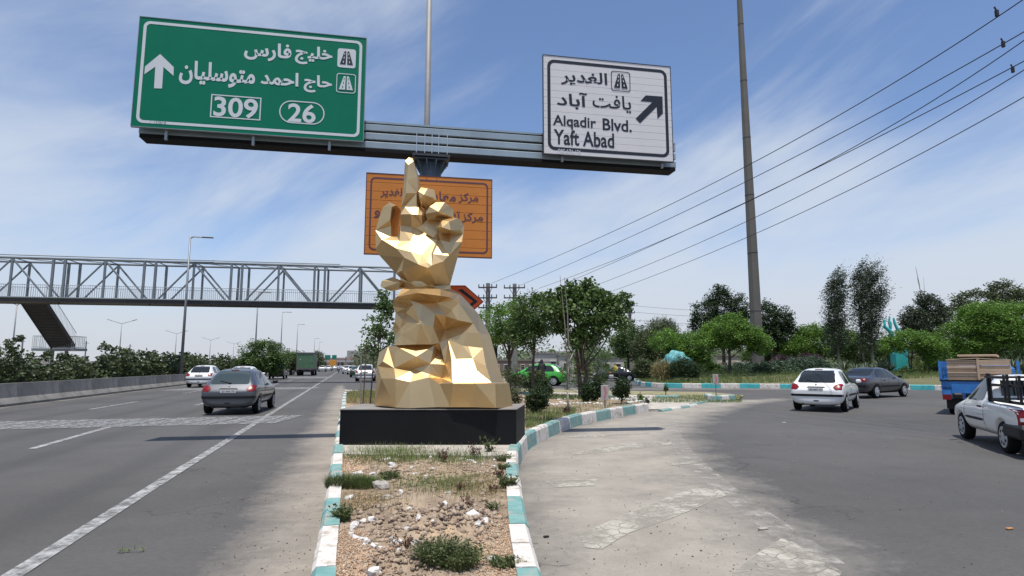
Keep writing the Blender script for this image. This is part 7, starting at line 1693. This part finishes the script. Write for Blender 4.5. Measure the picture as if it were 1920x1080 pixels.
for i, (x, y, h, lb) in enumerate(((1035, 180, .24, 'wine-red seedling at the back centre of the bed, on a dark clump'), (1270, 150, .26, 'wine-red upright seedling at the back right of the bed'), (1218, 525, .13, 'wine-red seedling above the short row of white stones'), (750, 830, .16, 'dark withered twig plant left of the big weed'), (1158, 375, .09, 'small purple seedling in the middle of the bed'), (1440, 285, .10, 'small purple-brown weed near the right kerb'), (1395, 390, .10, 'brown dry weed left of the bright feathery one'))):
    blades('seedling', W_(x, y), 16, .09, h, RDL, lb, 'seedling', w=.006, lean=.6, leafy=8, lsize=.02 if y > 300 else .032)
def patchg(name, n, zone, h, m, label, zfix=None, w=.006, dens=None):
    V = []
    for k in range(n):
        x, y = zone(k); 
        if zfix is None and not (inside(med, x, y) and pdist(med, x, y) > .06): continue
        z = soil_h(x, y) if zfix is None else zfix; a = rng.random()*6.283; hh_ = h*(.4+.8*rng.random()); b = np.array([x, y, z-.01]); s = np.array([-math.sin(a), math.cos(a), 0])*w*.5; d = np.array([math.cos(a)*hh_*.7*rng.random(), math.sin(a)*hh_*.7*rng.random(), hh_])
        V.append([b-s, b+s, b+d+s*.15, b+d-s*.15])
    o = quads(name, V, m); return tag(o, label, 'grass', None, 'stuff')
def zc7(cx_, cy_, sx, sy):
    def f(k): p = C7(cx_+rng.normal()*sx, cy_+rng.normal()*sy); return p.x, p.y
    return f
patchg('sparse_grass', 4800, zc7(700, 130, 240, 30), .10, GR, 'thin green grass along the front of the plinth', w=.006)
patchg('sparse_grass', 1300, zc7(1200, 150, 130, 28), .09, GR, 'thin grass around the back red seedlings', w=.006)
patchg('sparse_grass', 2600, zc7(1010, 330, 200, 45), .07, GR, 'thin grass in the middle of the bed', w=.005)
patchg('dry_grass', 1600, zc7(420, 470, 170, 50), .06, GRY, 'dry straw around the left grass patch', w=.005)
patchg('dry_grass', 1500, zc7(1300, 360, 160, 50), .07, GRY, 'dry straw in front of the bright feathery weed', w=.005)
def zpx(x0, x1, y0, y1, z=.25):
    def f(k): p = G(rng.uniform(x0, x1), rng.uniform(y0, y1), z); return p.x, p.y
    return f
patchg('island_grass', 5000, zpx(985, 1080, 765, 803), .12, GR, 'green grass between the plinth and the curved kerb', w=.010)
patchg('island_grass', 3800, zpx(985, 1110, 743, 749), .16, GR, 'strip of grass shaded by the trees behind the bed', w=.014)
patchg('island_grass', 3800, zpx(650, 705, 728, 757), .13, GRY, 'yellow-green grass left of the sculpture around the stakes', w=.014)
patchg('island_grass', 2600, zpx(650, 705, 734, 750), .14, GR, 'fresh grass left of the sculpture', w=.014)
patchg('verge_grass', 9000, zpx(900, 1390, 734, 745), .10, GR, 'grass growing on the strip verge beyond the path', zfix=.05, w=.018)
patchg('weeds_strip', 1600, zpx(1060, 1230, 752, 775), .12, GR, 'weeds scattered among the back planting beds', w=.010)
fgx = lambda k: (lambda p: (p.x, p.y))(G(rng.uniform(1200, 1900), 723.5-rng.random()*1.5, .3))
V = []
for k in range(11000):
    px = rng.uniform(1200, 1990); D = 41.2+rng.random()**1.3*12; p = GD(px, D); z = isl_h(p.x, p.y)
    if not inside(island3, p.x, p.y) or pdist(island3, p.x, p.y) < .25: continue
    hh_ = .12+.25*rng.random(); a = rng.random()*6.28; b = np.array([p.x, p.y, z]); s = np.array([1, 0, 0])*.02; d = np.array([rng.normal()*.08, 0, hh_]); V.append([b-s, b+s, b+d+s*.2, b+d-s*.2])
tag(quads('park_grass', V, GR), 'rough grass along the far park kerb', 'grass', None, 'stuff')
p = G(246, 1036); t = empty('plucked_weed', (p.x, p.y, .012), .2, 'small plucked green weed lying on the asphalt at lower left', 'weed')
V = []
for k in range(46):
    x = (rng.random()-.5)*.2; d = rng.normal(size=3)*.02; b = np.array([x, rng.normal()*.008, .01+abs(rng.normal())*.008]); s = np.array([0, .005, .002]); V.append([b-s, b+s, b+d+s*.3, b+d-s*.3])
quads('leaves', V, GR, t)
